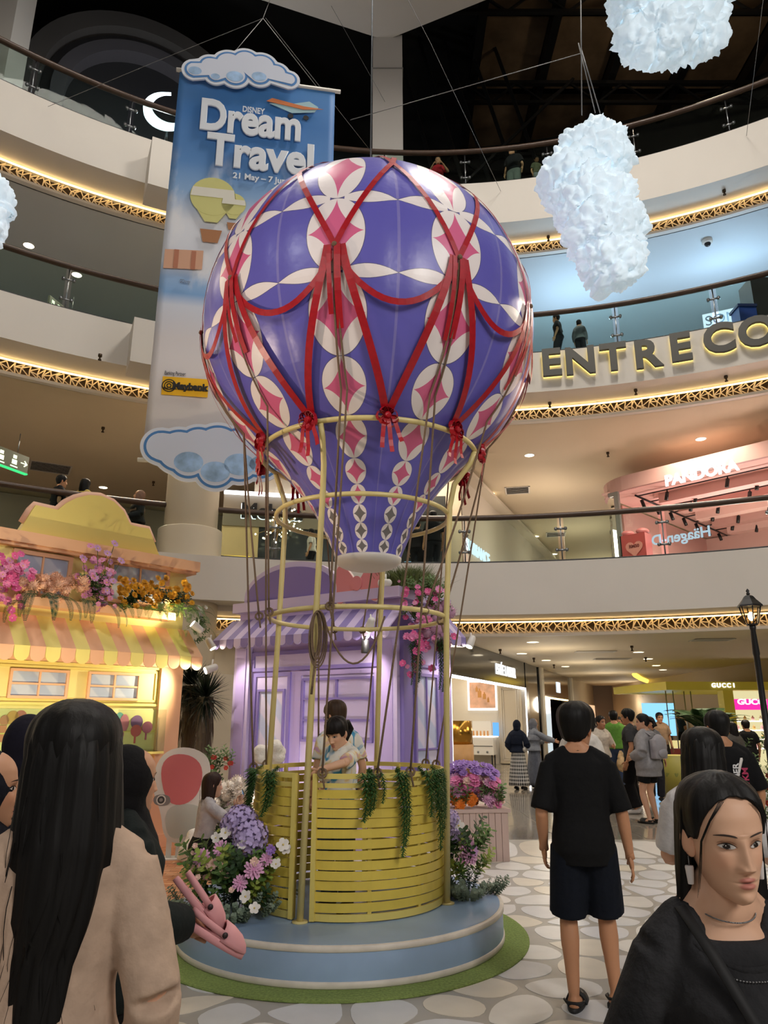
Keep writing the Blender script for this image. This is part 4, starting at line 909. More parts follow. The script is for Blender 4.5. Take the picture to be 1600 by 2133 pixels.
gl_ = PZ(958, 1615, 0); gc = thing('gold_counter', 'round gold topped counter with wooden drum base at the shop entrance', 'counter', gl_)
q = MB(); q.lathe([(.42, 0), (.42, .85)], 28, gl_); q.build('drum', mat('oak', '#b98e5c', .5, var=.1, vs=4), gc); q = MB(); q.lathe([(.40, .85), (.40, 1.5)], 28, gl_); q.build('gold_band', mat('gold_metal', '#b98a3a', .2, .9), gc)
# bronze mirrored shop
s2 = thing('fashion_shop', 'bronze mirrored shop front with glowing sign and red poster', 'shop', MG @ Vector((17, 0, 0)))
for x in (12.5, 21.0): wbox(MG, x, x + .5, 0, ZC, -.4, .1).build('cream_column', CRM, s2)
wbox(MG, 13.0, 21.0, 2.4, ZC, -.3, 0).build('mirror_fascia', MIR, s2); wbox(MG, 13.0, 14.8, 0, 2.4, -.2, 0).build('window_bay', mat('shop_window_lit', '#c8d4da', .1, emit='#cfe3ee', es=.8), s2); wbox(MG, 14.8, 19.4, 0, 2.4, -1.6, -1.5).build('wood_wall', mat('warm_wood', '#a9793f', .5), s2); wbox(MG, 19.4, 21.0, 0, 2.4, -.2, 0).build('mirror_bay', MIR, s2)
wbox(MG, 13.2, 20.0, 2.36, 2.42, -.1, .02).build('led_line', glow('amber_led', '#ffd58a', 6), s2)
sign(s2, 'HLI', MG, 17.2, 2.88, .02, .62, SIGNC, .02)
wbox(MG, 15.2, 18.6, 1.75, 2.15, -1.45, -1.40).build('red_poster', glow('red_poster', '#d0102a', .9), s2); sign(s2, 'HLA', MG, 17.0, 1.95, -1.39, .3, SIGNW, .01)
# cream shop with a dark sign box
s3 = thing('fashion_shop', 'cream fronted shop with dark box sign in white letters', 'shop', MG @ Vector((30, 0, 0)))
wbox(MG, 21.5, 42, 0, ZC, -.3, 0).build('cream_front', mat('putty_front', '#b3a48b', .5), s3); wbox(MG, 23, 25.5, 0, 2.3, -.01, .03).build('window_bay', mat('shop_window_dark', '#3d4144', .1, emit='#8fa6b5', es=.25), s3); wbox(MG, 27.5, 39, 0, 2.3, -.01, .03).build('lit_doorway', glow('peach_doorway', '#ffcf9f', 1.0), s3)
wbox(MG, 33, 36.5, 2.45, 3.15, 0, .25).build('sign_box', BLK, s3); sign(s3, 'MARGO', MG, 34.8, 2.8, .27, .85, SIGNC, .02, sx=1.05)
wbox(MG, 42, 43, 0, ZC, -.3, .15).build('cream_column', CRM, s3)
# make-up shop with pink light
s4 = thing('makeup_shop', 'pink lit make-up shop far down the passage', 'shop', MG @ Vector((55, 0, 0)))
wbox(MG, 43, 52, 0, ZC, -.3, 0).build('dark_front', mat('makeup_dark', '#2a272b', .3), s4); sign(s4, 'MAC', MG, 48, 2.7, .02, .8, SIGNW, .03, sx=1.6); wbox(MG, 44, 51, 0, 2.2, -.01, .03).build('lit_window', glow('makeup_window', '#bcd8ff', 1.2), s4)
wbox(MG, 52, 78, 0, ZC, -.3, 0).build('pink_front', glow('pink_front', '#e79ad8', .75), s4); wbox(MG, 62, 68, 0, 2.2, -.01, .03).build('doorway', DARK, s4); sign(s4, 'beauty', MG, 66, 2.7, .02, .8, BLACKM, .02, sx=1.4)
wbox(MG, 55, 58, 0, 2.4, -.01, .03).build('display_window', mat('makeup_dark'), s4)
# right-hand wall of the passage and far end
fe = thing('far_shop', 'small bright shop closing the far end of the ground passage', 'shop', (20, 52, 0))
MF = upright(Vector((10, 47, 0)), (1, 0, 0))
wbox(MF, 0, 18, 0, ZC, -.3, 0).build('front', mat('far_front', '#6d5d50', .6), fe)
for i in range(7): wbox(MF, 5.2 + i * 1.8, 6.6 + i * 1.8, .2, 2.3, 0, .04).build('lit_window', glow(('far_win%d' % (i % 4)), ('#8fb9e8', '#e8c07a', '#9a7be0', '#f0ead8')[i % 4], .9), fe)
wbox(MF, 5.0, 18, 2.45, 2.9, 0, .08).build('orange_fascia', glow('far_fascia', '#c26a32', .5), fe)
wl = MB(); wl.flat = True; wbox(upright(Vector((13.5, 24, 0)), (.05, 1, 0)), 0, 30, 0, ZC, -.2, 0, wl); struct('wall_passage_right', wl, mat('passage_wall', '#a8957a', .6))
# golden kiosk
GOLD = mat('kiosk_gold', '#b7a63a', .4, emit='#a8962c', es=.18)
gk = thing('golden_kiosk', 'golden yellow perfume kiosk with overhead canopy and pink lit sign', 'kiosk', PY(1480, 1600, 25) * 1)
gk.location.z = 0
MK = upright(Vector((PY(1388, 1430, 25).x, 25, 0)), (1, .05, 0)); K = lambda x, y: onwall(x, y, MK)
k0, kt = K(1390, 1421); kb = K(1390, 1437)[1]; kx1 = K(1640, 1430)[0]
wbox(MK, 0, kx1, kb, kt + .02, -5, 0).build('canopy', GOLD, gk); 
for i, cch in enumerate('GUCCI'): sign(gk, cch, MK, K(1486 + i * 10.5, 1425)[0], K(1500, 1428)[1], .02, .2, SIGNW, .008)
xs = K(1541, 1500)[0]; wbox(MK, xs - .35, xs, 0, kb, -.6, -.2).build('post', GOLD, gk)
wbox(MK, xs, kx1 + 1, 0, kb, -1.0, -.9).build('back_panel', glow('kiosk_back', '#f4e7b0', .9), gk)
ys1_, ys0_ = K(1560, 1455)[1], K(1560, 1478)[1]; wbox(MK, xs + .15, kx1 + 1, ys0_, ys1_, -.85, -.8).build('pink_sign', glow('pink_sign', '#f02a92', 1.6), gk)
sign(gk, 'GUCCI', MK, xs + .95, ys1_ - .1, -.79, .26, SIGNW, .008, sx=1.3)
for j in range(4):
    y = .55 + j * .3; wbox(MK, xs + .1, kx1 + 1, y, y + .03, -.9, -.55).build('shelf', WGL, gk)
    for i in range(8): q = MB(); x = xs + .3 + i * .28; q.lathe([(.05, 0), (.05, .12), (.02, .13), (.02, .17)], 10, MK @ Vector((x, y + .03, -.72))); q.build('bottle', mat('perfume%d' % ((i + j) % 3), ('#e8dfd0', '#c9a060', '#d9a0a8')[(i + j) % 3], .2), gk)
wbox(MK, -.2, xs - .2, .0, .55, -1.5, -1.0).build('counter', mat('kiosk_counter', '#8e3a34', .5), gk); wbox(MK, .3, kx1, 0, .75, -3.6, -3.0).build('counter', glow('kiosk_glow', '#ffe9a0', .8), gk)
wbox(MK, .9, xs - .2, .9, kb - .35, -4.5, -4.4).build('screen_wall', glow('kiosk_screen', '#8fd0ff', 1.3), gk)
for x in (.4, .62, .95, 1.15): q = MB(); q.cyl(MK @ Vector((x * 1.2, .0, -1.2)), MK @ Vector((x * 1.2, kb, -1.2)), .02, n=6); q.build('pole', STEEL, gk)
# curved ceiling cove above the passage
q = MB(); c0 = PY(1385, 1420, 26); q.tube([PZ(1322, 1405, 3.46), PZ(1335, 1413, 3.46), PZ(1352, 1420, 3.46), PZ(1372, 1425, 3.46), PZ(1388, 1427, 3.46)], .12, 6); q.build('trim_4', glow('cove_yellow', '#ffd95a', 2.0), kind='structure')
# white tub planters near the kiosk
GRN1 = mat('leaf_green', '#4d6b2c', .6, var=.25, vs=9); GRN2 = mat('leaf_dark', '#24401c', .6, var=.25, vs=9); GRN3 = mat('leaf_lime', '#8a9a3e', .6, var=.2, vs=9); GRN4 = mat('leaf_sage', '#6f7f6c', .6, var=.2, vs=9)

# ------------------------------------------------------------------ lower gallery shops
def PRw(x, y, r): return PR(x, y, r)
ml0, ml1 = PR(455, 1090, AR + 4.15), PR(700, 1050, AR + 4.15)
MM = upright(Vector((ml0.x, ml0.y - .05, 0)), Vector((ml1.x - ml0.x, ml1.y - ml0.y, 0))); K = lambda x, y: onwall(x, y, MM)
m1 = thing('beauty_shop', 'grey fascia shop with dark script lettering and twig chandelier behind lower railing', 'shop', MM @ Vector((3, Z1T, 0)))
xl, xrr = K(463, 1090)[0], K(700, 1060)[0] + 1.2; yb_ = K(520, 1098)[1]; yt_ = K(520, 1045)[1]
wbox(MM, xl, xrr, yb_, yt_ + .2, -.1, .1).build('fascia', mat('taupe_fascia', '#857a69', .6), m1); wbox(MM, xl, xrr, yt_ + .16, yt_ + .24, -.1, .25).build('light_cove', LEDW, m1)
sign(m1, 'Melvita', MM, K(566, 1070)[0], K(566, 1070)[1], .12, .62, mat('letter_black', '#14110f', .5), .02, .03); sign(m1, 'Melvita', MM, K(566, 1070)[0] - .02, K(566, 1070)[1] - .02, .105, .62, SIGNW, .022, .004, name='letter_glow')
wbox(MM, xl, xl + 1.05, Z1T - .2, yb_, -.1, .06).build('cream_bay', mat('cream_bay', '#d6bd8a', .5), m1); wbox(MM, xl + .1, xl + .85, Z1T + .45, Z1T + .9, .06, .08).build('lit_niche', glow('niche', '#ffcf55', 1.6), m1)
wbox(MM, xl + 1.05, xrr, Z1T - .2, yb_, -.1, .04).build('dark_window', mat('shop_dark', '#2c2d2b', .2), m1)
cb = thing('twig_chandelier', 'starburst chandelier of tiny lights in the grey fascia shop upstairs', 'chandelier', MM @ Vector((K(580, 1100)[0], K(580, 1105)[1], .5)))
q = MB(); rg = random.Random(4); cbl = cb.location.copy(); tips = MB()
for i in range(46):
    d = Vector((rg.gauss(0, 1), rg.gauss(0, .5), rg.gauss(0, .6))).normalized() * rg.uniform(.3, .75); q.tube([cbl, cbl + d], .008, 4); tips.ell(cbl + d, (.028, .028, .028), 6, 4)
q.build('twigs', mat('twig_gold', '#a88b54', .4, .6), cb); tips.build('bulbs', glow('bulb', '#fff3cc', 8), cb)['kind'] = 'stuff'
# passage shops on the lower gallery, right of the balloon
MN = upright(ring(3.2, AR + 4.3, 0), (.40, .917, 0))
g1 = thing('gallery_shop', 'white gallery shop with blue lit lettering seen through the lower railing', 'shop', MN @ Vector((3, Z1T, 0)))
wbox(MN, .3, 24, Z1T - .2, ZC2, -.3, 0).build('front', mat('gallery_front', '#cfc6b8', .5), g1); wbox(MN, .05, .3, Z1T - .2, ZC2, -.3, .05).build('dark_pillar', BLK, g1)
K = lambda x, y: onwall(x, y, MN)
sx0 = K(995, 1155); sign(g1, 'SUISSANCE', MN, K(995, 1155)[0], K(995, 1152)[1], .03, .55, SIGNC, .012)
for i, (a, txt) in enumerate(((968, 'EDIT'), (968, 'WISER'), (968, 'HAIR'))): sign(g1, txt, MN, K(a, 1130)[0], K(a, 1118 + 12 * i)[1], .02, .34, mat('letter_grey', '#8a8278', .5), .004)
wbox(MN, K(965, 1150)[0], K(985, 1150)[0] + 1.0, Z1T, Z1T + .55, .01, .04).build('lit_window', glow('gal_window', '#ffe29a', 1.5), g1)
wbox(MN, .3, 24, ZC2 - .2, ZC2 - .1, 0, .4).build('cornice', CRM, g1); wbox(MN, K(1035, 1150)[0], K(1055, 1150)[0] + 2, Z1T, Z1T + .75, .01, .04).build('lit_window', glow('gal_window2', '#f4f0ff', 1.2), g1)
# dark display behind the balloon mouth
dk = thing('dark_display', 'dark glazed display with small lit posters behind the balloon mouth upstairs', 'display', ring(1, AR + 4.1, Z1T)); MD = upright(ring(-3.2, AR + 3.9, 0), (1, -.03, 0))
K = lambda x, y: onwall(x, y, MD)
wbox(MD, 0, K(930, 1100)[0], Z1T - .2, 8.0, -.1, 0).build('panel', mat('shop_dark'), dk)
for a in (850, 873): wbox(MD, K(a - 8, 1150)[0], K(a + 8, 1150)[0], Z1T, Z1T + .85, 0, .03).build('lit_poster', glow('poster_blue', '#a8d4f4', 1.3), dk)
# pink jewellery shop
PKF = mat('dusty_pink', '#b8928d', .5); PKW = mat('pink_wall', '#e6c0b8', .6); PKD = mat('pink_wall_deep', '#cda098', .6)
jl = PR(1240, 1060, AR + 5.2); jr = PR(1640, 990, AR + 3.0); MJ = upright(Vector((jl.x, jl.y, 0)), Vector((jr.x - jl.x, jr.y - jl.y, 0))); K = lambda x, y: onwall(x, y, MJ)
j1 = thing('jewellery_shop', 'pink jewellery shop with curved corner and glowing white lettering on the lower gallery', 'shop', MJ @ Vector((4, Z1T, 0)))
yft, yfb = K(1240, 1008)[1], K(1240, 1036)[1]; jw = (jr - jl).length + 6
def jpath(off, n=10):       # plan line with a rounded left corner, in the shop frame (x, z)
    R = 1.2; pts = [(-off * 0 + R - (R + off) * sin(a), -R + (R + off) * cos(a)) for a in [radians(100 - 100 * i / n) for i in range(n + 1)]]
    return pts + [(R + .01, off), (jw, off)]
q = MB(); q.flat = True; q.rings([[MJ @ Vector((x, y, z)) for (x, z), (x2, z2) in ((a, b_),) for (x, z, y) in ((a[0], a[1], yfb), (a[0], a[1], yft), (b_[0], b_[1], yft), (b_[0], b_[1], yfb))] for a, b_ in zip(jpath(.12), jpath(0))]); q.build('fascia', PKF, j1)
q = MB(); q.flat = True; q.rings([[MJ @ Vector((a[0], y, a[1])) for y in (Z1T - .2, yfb)] for a in jpath(.05)], closed=False); q.build('shop_glass', glass_mat('shop_glass', '#f3e6e2'), j1)
wbox(MJ, .2, jw, yfb + .05, yfb + .1, -10, -.1).build('soffit', PKW, j1); wbox(MJ, .2, jw, Z1T - .2, yfb, -8.1, -8).build('back_wall', PKW, j1); wbox(MJ, 0.1, .2, Z1T - .2, yfb, -8, -1.4).build('side_wall', PKD, j1)
for i in range(5): wbox(MJ, 1.5, jw, yfb - .25, yfb + .05, -1.6 - i * 1.35, -1.2 - i * 1.35).build('pink_beam', PKD if i % 2 else PKW, j1)
xgl = K(1290, 1080)[0]; q = MB(); wbox(MJ, xgl - .07, xgl + .07, Z1T - .2, yfb, -.02, .09, q); wbox(MJ, .5, xgl, yfb - .12, yfb, -.02, .08, q); q.build('door_frame', mat('grey_frame', '#6d6a66', .4), j1)
sign(j1, 'PANDÔRA', MJ, K(1463, 989)[0], K(1463, 989)[1], .14, .42, SIGNW, .02, .02)
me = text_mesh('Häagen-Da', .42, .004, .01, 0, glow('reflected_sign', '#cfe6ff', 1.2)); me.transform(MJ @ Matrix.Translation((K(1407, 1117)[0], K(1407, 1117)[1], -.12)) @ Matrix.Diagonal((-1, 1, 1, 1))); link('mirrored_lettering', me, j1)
for i in range(8):
    z = -.7 - i * .85; y = yfb - .02; q = MB(); wbox(MJ, 1.1, jw, y - .03, y, z - .02, z + .02, q); tr_ = q.build('light_track', BLACKM, j1)
    for k in range(5):
        x = 2.0 + k * 1.75 + (i % 2) * .5; q = MB(); q.cyl(MJ @ Vector((x, y - .03, z)), MJ @ Vector((x, y - .1, z)), .02, n=6); q.cyl(MJ @ Vector((x, y - .1, z)), MJ @ Vector((x - .04, y - .34, z + .04)), .055, n=10); q.build('track_spot', BLACKM, tr_)
q = MB(); q.cyl(MJ @ Vector((1.05, yfb - .03, -.6)), MJ @ Vector((1.05, yfb - .03, -7.8)), .03, n=6); tr_ = q.build('light_track', BLACKM, j1)
for k in range(7): q = MB(); q.cyl(MJ @ Vector((1.05, yfb - .1, -1 - k)), MJ @ Vector((1.12, yfb - .36, -1 - k)), .055, n=10); q.build('track_spot', BLACKM, tr_)
lamp('AREA', 'jewellery_shop_light', MJ @ Vector((4.5, yfb - .4, -3.5)), 400, (1, .86, .80), 4.0, MJ @ Vector((4.5, 0, -3.5)))
lamp('POINT', 'jewellery_shop_light', MJ @ Vector((3.5, Z1T + .6, -2.5)), 330, (1, .86, .82), .6); lamp('POINT', 'jewellery_shop_light', MJ @ Vector((7.5, Z1T + .6, -2.5)), 330, (1, .86, .82), .6)
kx, ky = K(1341, 1135); gb = thing('heart_sign_box', 'red promotional box with pink heart and ribbon bow beside the jewellery shop door', 'sign', MJ @ Vector((kx, Z1T, .5)))
hb = ky + .22; wbox(MJ, kx - .38, kx + .34, Z1T - .1, hb, .2, .6).build('box', mat('promo_red', '#c24a4a', .5), gb); wbox(MJ, kx - .42, kx - .38, Z1T - .1, hb, .2, .6).build('edge', BLK, gb)
hp = []
for i in range(24): a = 2 * pi * i / 24; hp.append((kx + .26 * (16 * sin(a) ** 3) / 16, hb - .42 + .26 * (13 * cos(a) - 5 * cos(2 * a) - 2 * cos(3 * a) - cos(4 * a)) / 16))
q = MB(); q.prism(hp[::-1], MJ @ Matrix.Translation((0, 0, .605)), .012); q.build('heart', mat('heart_pink', '#e6958c', .5), gb); sign(gb, 'RM50', MJ, kx, hb - .36, .62, .13, mat('promo_dark', '#7a2a2a', .5), .004, .003)
for sg in (-1, 1): q = MB(); q.ell(MJ @ Vector((kx + sg * .22, hb + .06, .45)), (.2, .1, .11), 10, 8); q.build('bow_loop', mat('promo_bow', '#d0757a', .4), gb)
wbox(MJ, .35, 1.5, Z1T - .1, Z1T + .45, -.9, -.3).build('glass_counter', glow('counter_light', '#eef2f6', 1.2), thing('glass_counter', 'lit white glass display counter behind the curved shop window', 'counter', MJ @ Vector((1, Z1T - .12, -.6))))

# ------------------------------------------------------------------ middle gallery, right: shop sign and dark cabinet
MQ = upright(PR(1465, 672, AR + 3.0), (cos(radians(26)), -sin(radians(26)), 0)); sg_ = thing('lightbox_sign', 'white lightbox sign reading SONIC behind the middle railing', 'sign', MQ.translation)
wbox(MQ, 0, 1.35, -.25, .25, -.1, 0).build('lightbox', glow('lightbox', '#d8ecff', 1.4), sg_); sign(sg_, 'SONIC', MQ, .68, 0, .01, .42, mat('letter_slate', '#5f6c78', .5), .0, .006)
lamp('AREA', 'gallery_fill_light', ring(25, AR + 4, 13.9), 120, (.7, .85, 1.0), 3.0, ring(25, AR + 4, 9)); lamp('AREA', 'gallery_fill_light', ring(12, AR + 4, 13.9), 90, (.7, .85, 1.0), 3.0, ring(12, AR + 4, 9))
lamp('POINT', 'gallery_fill_light', ring(27, AR + 3.0, 12.2), 330, (.50, .76, 1.0), .5); lamp('POINT', 'gallery_fill_light', ring(14, AR + 3.0, 12.2), 260, (.50, .76, 1.0), .5)  # unseen blue lamps, like the pair above, added to turn the gallery ceiling bluish
bk_ = thing('dark_storage_unit', 'dark storage unit with blue bin standing behind the middle railing at far right', 'cabinet', PR(1590, 650, AR + .6)); z_ = Z2T - .12; bp_ = PR(1572, 640, AR + .9)
q = MB(); q.box((bp_.x, bp_.y, z_), (bp_.x + 1.6, bp_.y + .6, z_ + 1.75)); q.build('body', mat('unit_dark', '#17191d', .5), bk_); q = MB(); q.box((bp_.x - .45, bp_.y - .1, z_), (bp_.x - .02, bp_.y + .3, z_ + .85)); q.build('blue_bin', mat('bin_blue', '#1f3f8f', .5), bk_); q = MB(); q.box((bp_.x - .48, bp_.y - .13, z_ + .85), (bp_.x, bp_.y + .33, z_ + .92)); q.build('bin_lid', mat('bin_blue_dark', '#16295c', .5), bk_)

# ------------------------------------------------------------------ banner
A_ = PZ(375, 146, 12.5); B_ = PZ(698, 190, 12.5); dB = (B_ - A_); BW = dB.length; zb_ = PY(305, 958, A_.y).z
MBn = upright(Vector((A_.x, A_.y, zb_)), dB); BH = 12.5 - zb_; K = lambda x, y: onwall(x, y, MBn)
ban = thing('hanging_banner', 'tall blue sky banner with puffy white lettering hanging behind the balloon', 'banner', MBn.translation)
bnm = bpy.data.materials.new('banner_print'); bnm.use_nodes = True; nt = bnm.node_tree; N = nt.nodes; Lk = nt.links; BS = N['Principled BSDF']; BS.inputs['Roughness'].default_value = .6
pu, pv = uvn_ = (None, None)
u_ = N.new('ShaderNodeUVMap'); u_.uv_map = 'uv'; se = N.new('ShaderNodeSeparateXYZ'); Lk.new(u_.outputs[0], se.inputs[0])
rp = N.new('ShaderNodeValToRGB'); Lk.new(se.outputs[1], rp.inputs[0]); cr = rp.color_ramp
stops = [(0, '#d9cfc6'), (.28, '#d8d2d2'), (.36, '#d3d8e4'), (.39, '#7fa9d8'), (.43, '#9dbde4'), (.47, '#dfe3ec'), (.58, '#e3e7ef'), (.66, '#8fb4df'), (.74, '#5a8ecb'), (.88, '#3a78bd'), (1, '#4a86c6')]
cr.elements[0].position = 0; cr.elements[0].color = srgb(stops[0][1]); cr.elements[1].position = 1; cr.elements[1].color = srgb(stops[-1][1])
for p_, c in stops[1:-1]: e = cr.elements.new(p_); e.color = srgb(c)
tn = N.new('ShaderNodeTexNoise'); tn.inputs['Scale'].default_value = 5.0; tn.inputs['Detail'].default_value = 6; Lk.new(u_.outputs[0], tn.inputs[0])
r2 = N.new('ShaderNodeValToRGB'); Lk.new(tn.outputs['Fac'], r2.inputs[0]); r2.color_ramp.elements[0].position = .50; r2.color_ramp.elements[1].position = .60; r2.color_ramp.elements[0].color = (0, 0, 0, 1); r2.color_ramp.elements[1].color = (1, 1, 1, 1)
rm = N.new('ShaderNodeValToRGB'); Lk.new(se.outputs[1], rm.inputs[0]); rc = rm.color_ramp; rc.elements[0].position = .36; rc.elements[0].color = (0, 0, 0, 1); rc.elements[1].position = .78; rc.elements[1].color = (0, 0, 0, 1)
e = rc.elements.new(.46); e.color = (1, 1, 1, 1); e = rc.elements.new(.64); e.color = (1, 1, 1, 1)
cf = nmath('MULTIPLY', r2.outputs[0], rm.outputs[0]); co_ = mixc(cf, rp.outputs[0], srgb('#e9ebf0')); Lk.new(co_, BS.inputs['Base Color'])
gx, gy = 24, 60; V = []; Fc = []; UV = []
for j in range(gy + 1):
    for i in range(gx + 1):
        u, v = i / gx, j / gy; V.append(MBn @ Vector((u * BW, v * BH, .02 * sin(u * 9 + v * 3) * (1 - v) + .01 * sin(v * 40) * (1 - v))))
for j in range(gy):
    for i in range(gx):
        a = j * (gx + 1) + i; Fc.append((a, a + 1, a + gx + 2, a + gx + 1)); UV += [(i / gx, j / gy), ((i + 1) / gx, j / gy), ((i + 1) / gx, (j + 1) / gy), (i / gx, (j + 1) / gy)]
me = bpy.data.meshes.new('banner_cloth'); me.from_pydata([tuple(v) for v in V], [], Fc); l = me.uv_layers.new(name='uv'); l.data.foreach_set('uv', np.array(UV, dtype=np.float32).ravel()); me.materials.append(bnm); me.polygons.foreach_set('use_smooth', [True] * len(Fc))
o = link('banner_cloth', me, ban); so = o.modifiers.new('s', 'SOLIDIFY'); so.thickness = .004
for y in (0, BH): q = MB(); q.cyl(MBn @ Vector((-.06, y, 0)), MBn @ Vector((BW + .1, y, 0)), .035, n=8); q.build('rail', FIXW, ban)
PUFF = mat('puffy_white', '#e6ecf4', .6)
def btext(t, px, py, wpx, size, m_, bold=0, bev=0, ext=.004, shear=0, z=.05):
    x, y = K(px, py); me = text_mesh(t, size, ext, bold, bev, m_, 1.0, shear=shear)
    wnow = max(v.co.x for v in me.vertices) - min(v.co.x for v in me.vertices); want = K(px + wpx / 2, py)[0] - K(px - wpx / 2, py)[0]
    me.transform(MBn @ Matrix.Translation((x, y, z)) @ Matrix.Diagonal((want / wnow, 1, 1, 1))); return link('lettering', me, ban)
btext('Dream', 523, 258, 210, .88, PUFF, .022, .012, .004); btext('Travel', 545, 330, 225, .88, PUFF, .022, .012, .004)
btext('DISNEY', 528, 235, 46, .17, PUFF, .004); btext('21 May – 7 June 2025', 566, 379, 160, .16, PUFF, .004)
btext('©Disney', 386, 590, 22, .09, mat('caption_grey', '#7f8aa0', .6)); btext('Banking Partner:', 366, 781, 44, .09, mat('caption_dark', '#4a4a52', .6))
x0, y1 = K(340, 786); x1, y0 = K(434, 812); y0 = y1 - .30; wbox(MBn, x0, x1, y0, y1, .03, .04).build('sponsor_panel', mat('sponsor_yellow', '#f2b705', .5), ban)
me = text_mesh('Maybank', .145, .004, .008, 0, mat('sponsor_black', '#1c160e', .5)); me.transform(MBn @ Matrix.Translation((lerp(x0, x1, .6), (y0 + y1) / 2, .046))); link('sponsor_lettering', me, ban)
q = MB(); cxm, cym = lerp(x0, x1, .15), (y0 + y1) / 2
for r in (.10, .065, .03): q.tube([MBn @ Vector((cxm + r * cos(t), cym + r * sin(t), .045)) for t in np.linspace(0, 2 * pi, 20)[:-1]], .008, 5, loop=True)
q.build('sponsor_emblem', mat('sponsor_black'), ban); btext('Malaysia · Singapore · Indonesia · Philippines · Cambodia · Brunei', 386, 814, 92, .05, mat('sponsor_black'))
# printed small balloons, aeroplane, suitcase
def disc(px, py, rx, ry, z=.03):
    x, y = K(px, py); return [(x + rx * cos(2 * pi * i / 28), y + ry * sin(2 * pi * i / 28)) for i in range(28)]
def flat(poly, z, t, m_, nm): q = MB(); q.prism(poly, MBn @ Matrix.Translation((0, 0, z)), t); q.build(nm, m_, ban)
BY1, BY2 = mat('print_lime', '#d8d58a', .6), mat('print_white', '#e9e6d8', .6)
for px, py, r, hh in ((444, 412, .37, .37), (487, 428, .2, .21)):
    x, y = K(px, py); flat(disc(px, py, r, hh), .03, .006, BY1, 'balloon_print')
    flat([(x - r * .98, y - hh * .05), (x + r * .98, y - hh * .05), (x + r * .9, y + hh * .42), (x - r * .9, y + hh * .42)], .037, .004, BY2, 'balloon_print')
    flat([(x - r * .75, y - hh * .6), (x + r * .75, y - hh * .6), (x + r * .28, y - hh * 1.35), (x - r * .28, y - hh * 1.35)], .029, .005, BY1, 'balloon_print')
    flat([(x - r * .45, y - hh * 1.75), (x + r * .5, y - hh * 1.75), (x + r * .35, y - hh * 2.4), (x - r * .3, y - hh * 2.4)], .03, .006, mat('print_basket', '#b07a52', .6), 'basket_print')
x, y = K(620, 232); flat([(x - .5, y + .05), (x - .1, y - .1), (x + .3, y - .02), (x + .36, y + .1), (x + .2, y + .2), (x - .1, y + .1)], .04, .01, mat('plane_teal', '#a9cdd6', .5), 'plane_print'); flat([(x - .55, y + .08), (x + .1, y - .0), (x + .45, y + .06), (x + .1, y + .07), (x - .45, y + .16)], .052, .008, mat('plane_orange', '#d9814f', .5), 'plane_print')
for dx in (-.12, .15): flat([(x + dx + .05 * cos(2 * pi * i / 10), y - .17 + .05 * sin(2 * pi * i / 10)) for i in range(10)], .05, .008, mat('plane_wheel', '#2c2c30', .5), 'plane_print')
x, y = K(383, 540); flat([(x - .3, y - .22), (x + .3, y - .18), (x + .3, y + .17), (x - .3, y + .13)], .03, .008, mat('suitcase', '#d9a98c', .6), 'suitcase_print')
for dx in (-.15, .12): flat([(x + dx, y - .2), (x + dx + .07, y - .2), (x + dx + .07, y + .14), (x + dx, y + .14)], .04, .005, mat('suitcase_band', '#b9785c', .6), 'suitcase_print')
# cut-out cloud boards
def cloud_board(M, circ, label, t=.03):
    cx = sum(c[0] for c in circ) / len(circ); cy = sum(c[1] for c in circ) / len(circ)
    def outl(grow):
        P = []
        for i in range(140):
            a = 2 * pi * i / 140; d = (cos(a), sin(a)); best = 0
            for x, y, r in circ:
                r = r + grow; ox, oy = cx - x, cy - y; bq = ox * d[0] + oy * d[1]; cq = ox * ox + oy * oy - r * r; D = bq * bq - cq
                if D > 0: best = max(best, -bq + sqrt(D))
            P.append((cx + best * d[0], cy + best * d[1]))
        return P
    o = thing('cloud_cutout', label, 'cloud', M @ Vector((cx, cy, 0)), group='flat cloud cut-outs')
    q = MB(); q.prism(outl(0), M, t); q.build('board', mat('cloud_board', '#dfe4ee', .6), o)
    q = MB(); q.prism(outl(-.05), M @ Matrix.Translation((0, 0, t)), .004); q.build('blue_outline', mat('cloud_outline', '#4f86c4', .6), o)
    q = MB(); q.prism(outl(-.09), M @ Matrix.Translation((0, 0, t + .004)), .004); q.build('face', mat('cloud_face', '#d5dcec', .6), o)
    lowm = mat('cloud_wash', '#9fc0e4', .6, var=.45, vs=3.5)
    for x, y, r in sorted(circ, key=lambda c: c[1])[:4]: q = MB(); q.prism([(x + (r - .12) * cos(2 * pi * i / 24), y + (r - .12) * .75 * sin(2 * pi * i / 24) - .03) for i in range(24)], M @ Matrix.Translation((0, 0, t + .008)), .003); q.build('blue_wash', lowm, o)
MC = MBn @ Matrix.Translation((0, 0, .10))
s1_ = (K(600, 160)[0] - K(400, 160)[0]) / 200
def cc_(L): return [(K(px, py)[0], K(px, py)[1], r * s1_) for px, py, r in L]
cloud_board(MC, cc_([(408, 158, 28), (440, 150, 30), (478, 145, 36), (512, 140, 34), (545, 150, 36), (575, 165, 30), (600, 178, 25), (490, 170, 32), (540, 170, 30), (450, 170, 24)]), 'white cloud cut-out with blue wash fixed to the top of the banner')
cloud_board(MC, [(K(px, py)[0], K(px, py)[1], r * s1_) for px, py, r in [(338, 936, 36), (375, 945, 46), (415, 935, 42), (455, 940, 50), (500, 945, 50), (395, 965, 40), (450, 985, 40), (500, 970, 42), (545, 970, 36)]], 'white cloud cut-out with blue outline at the foot of the banner')
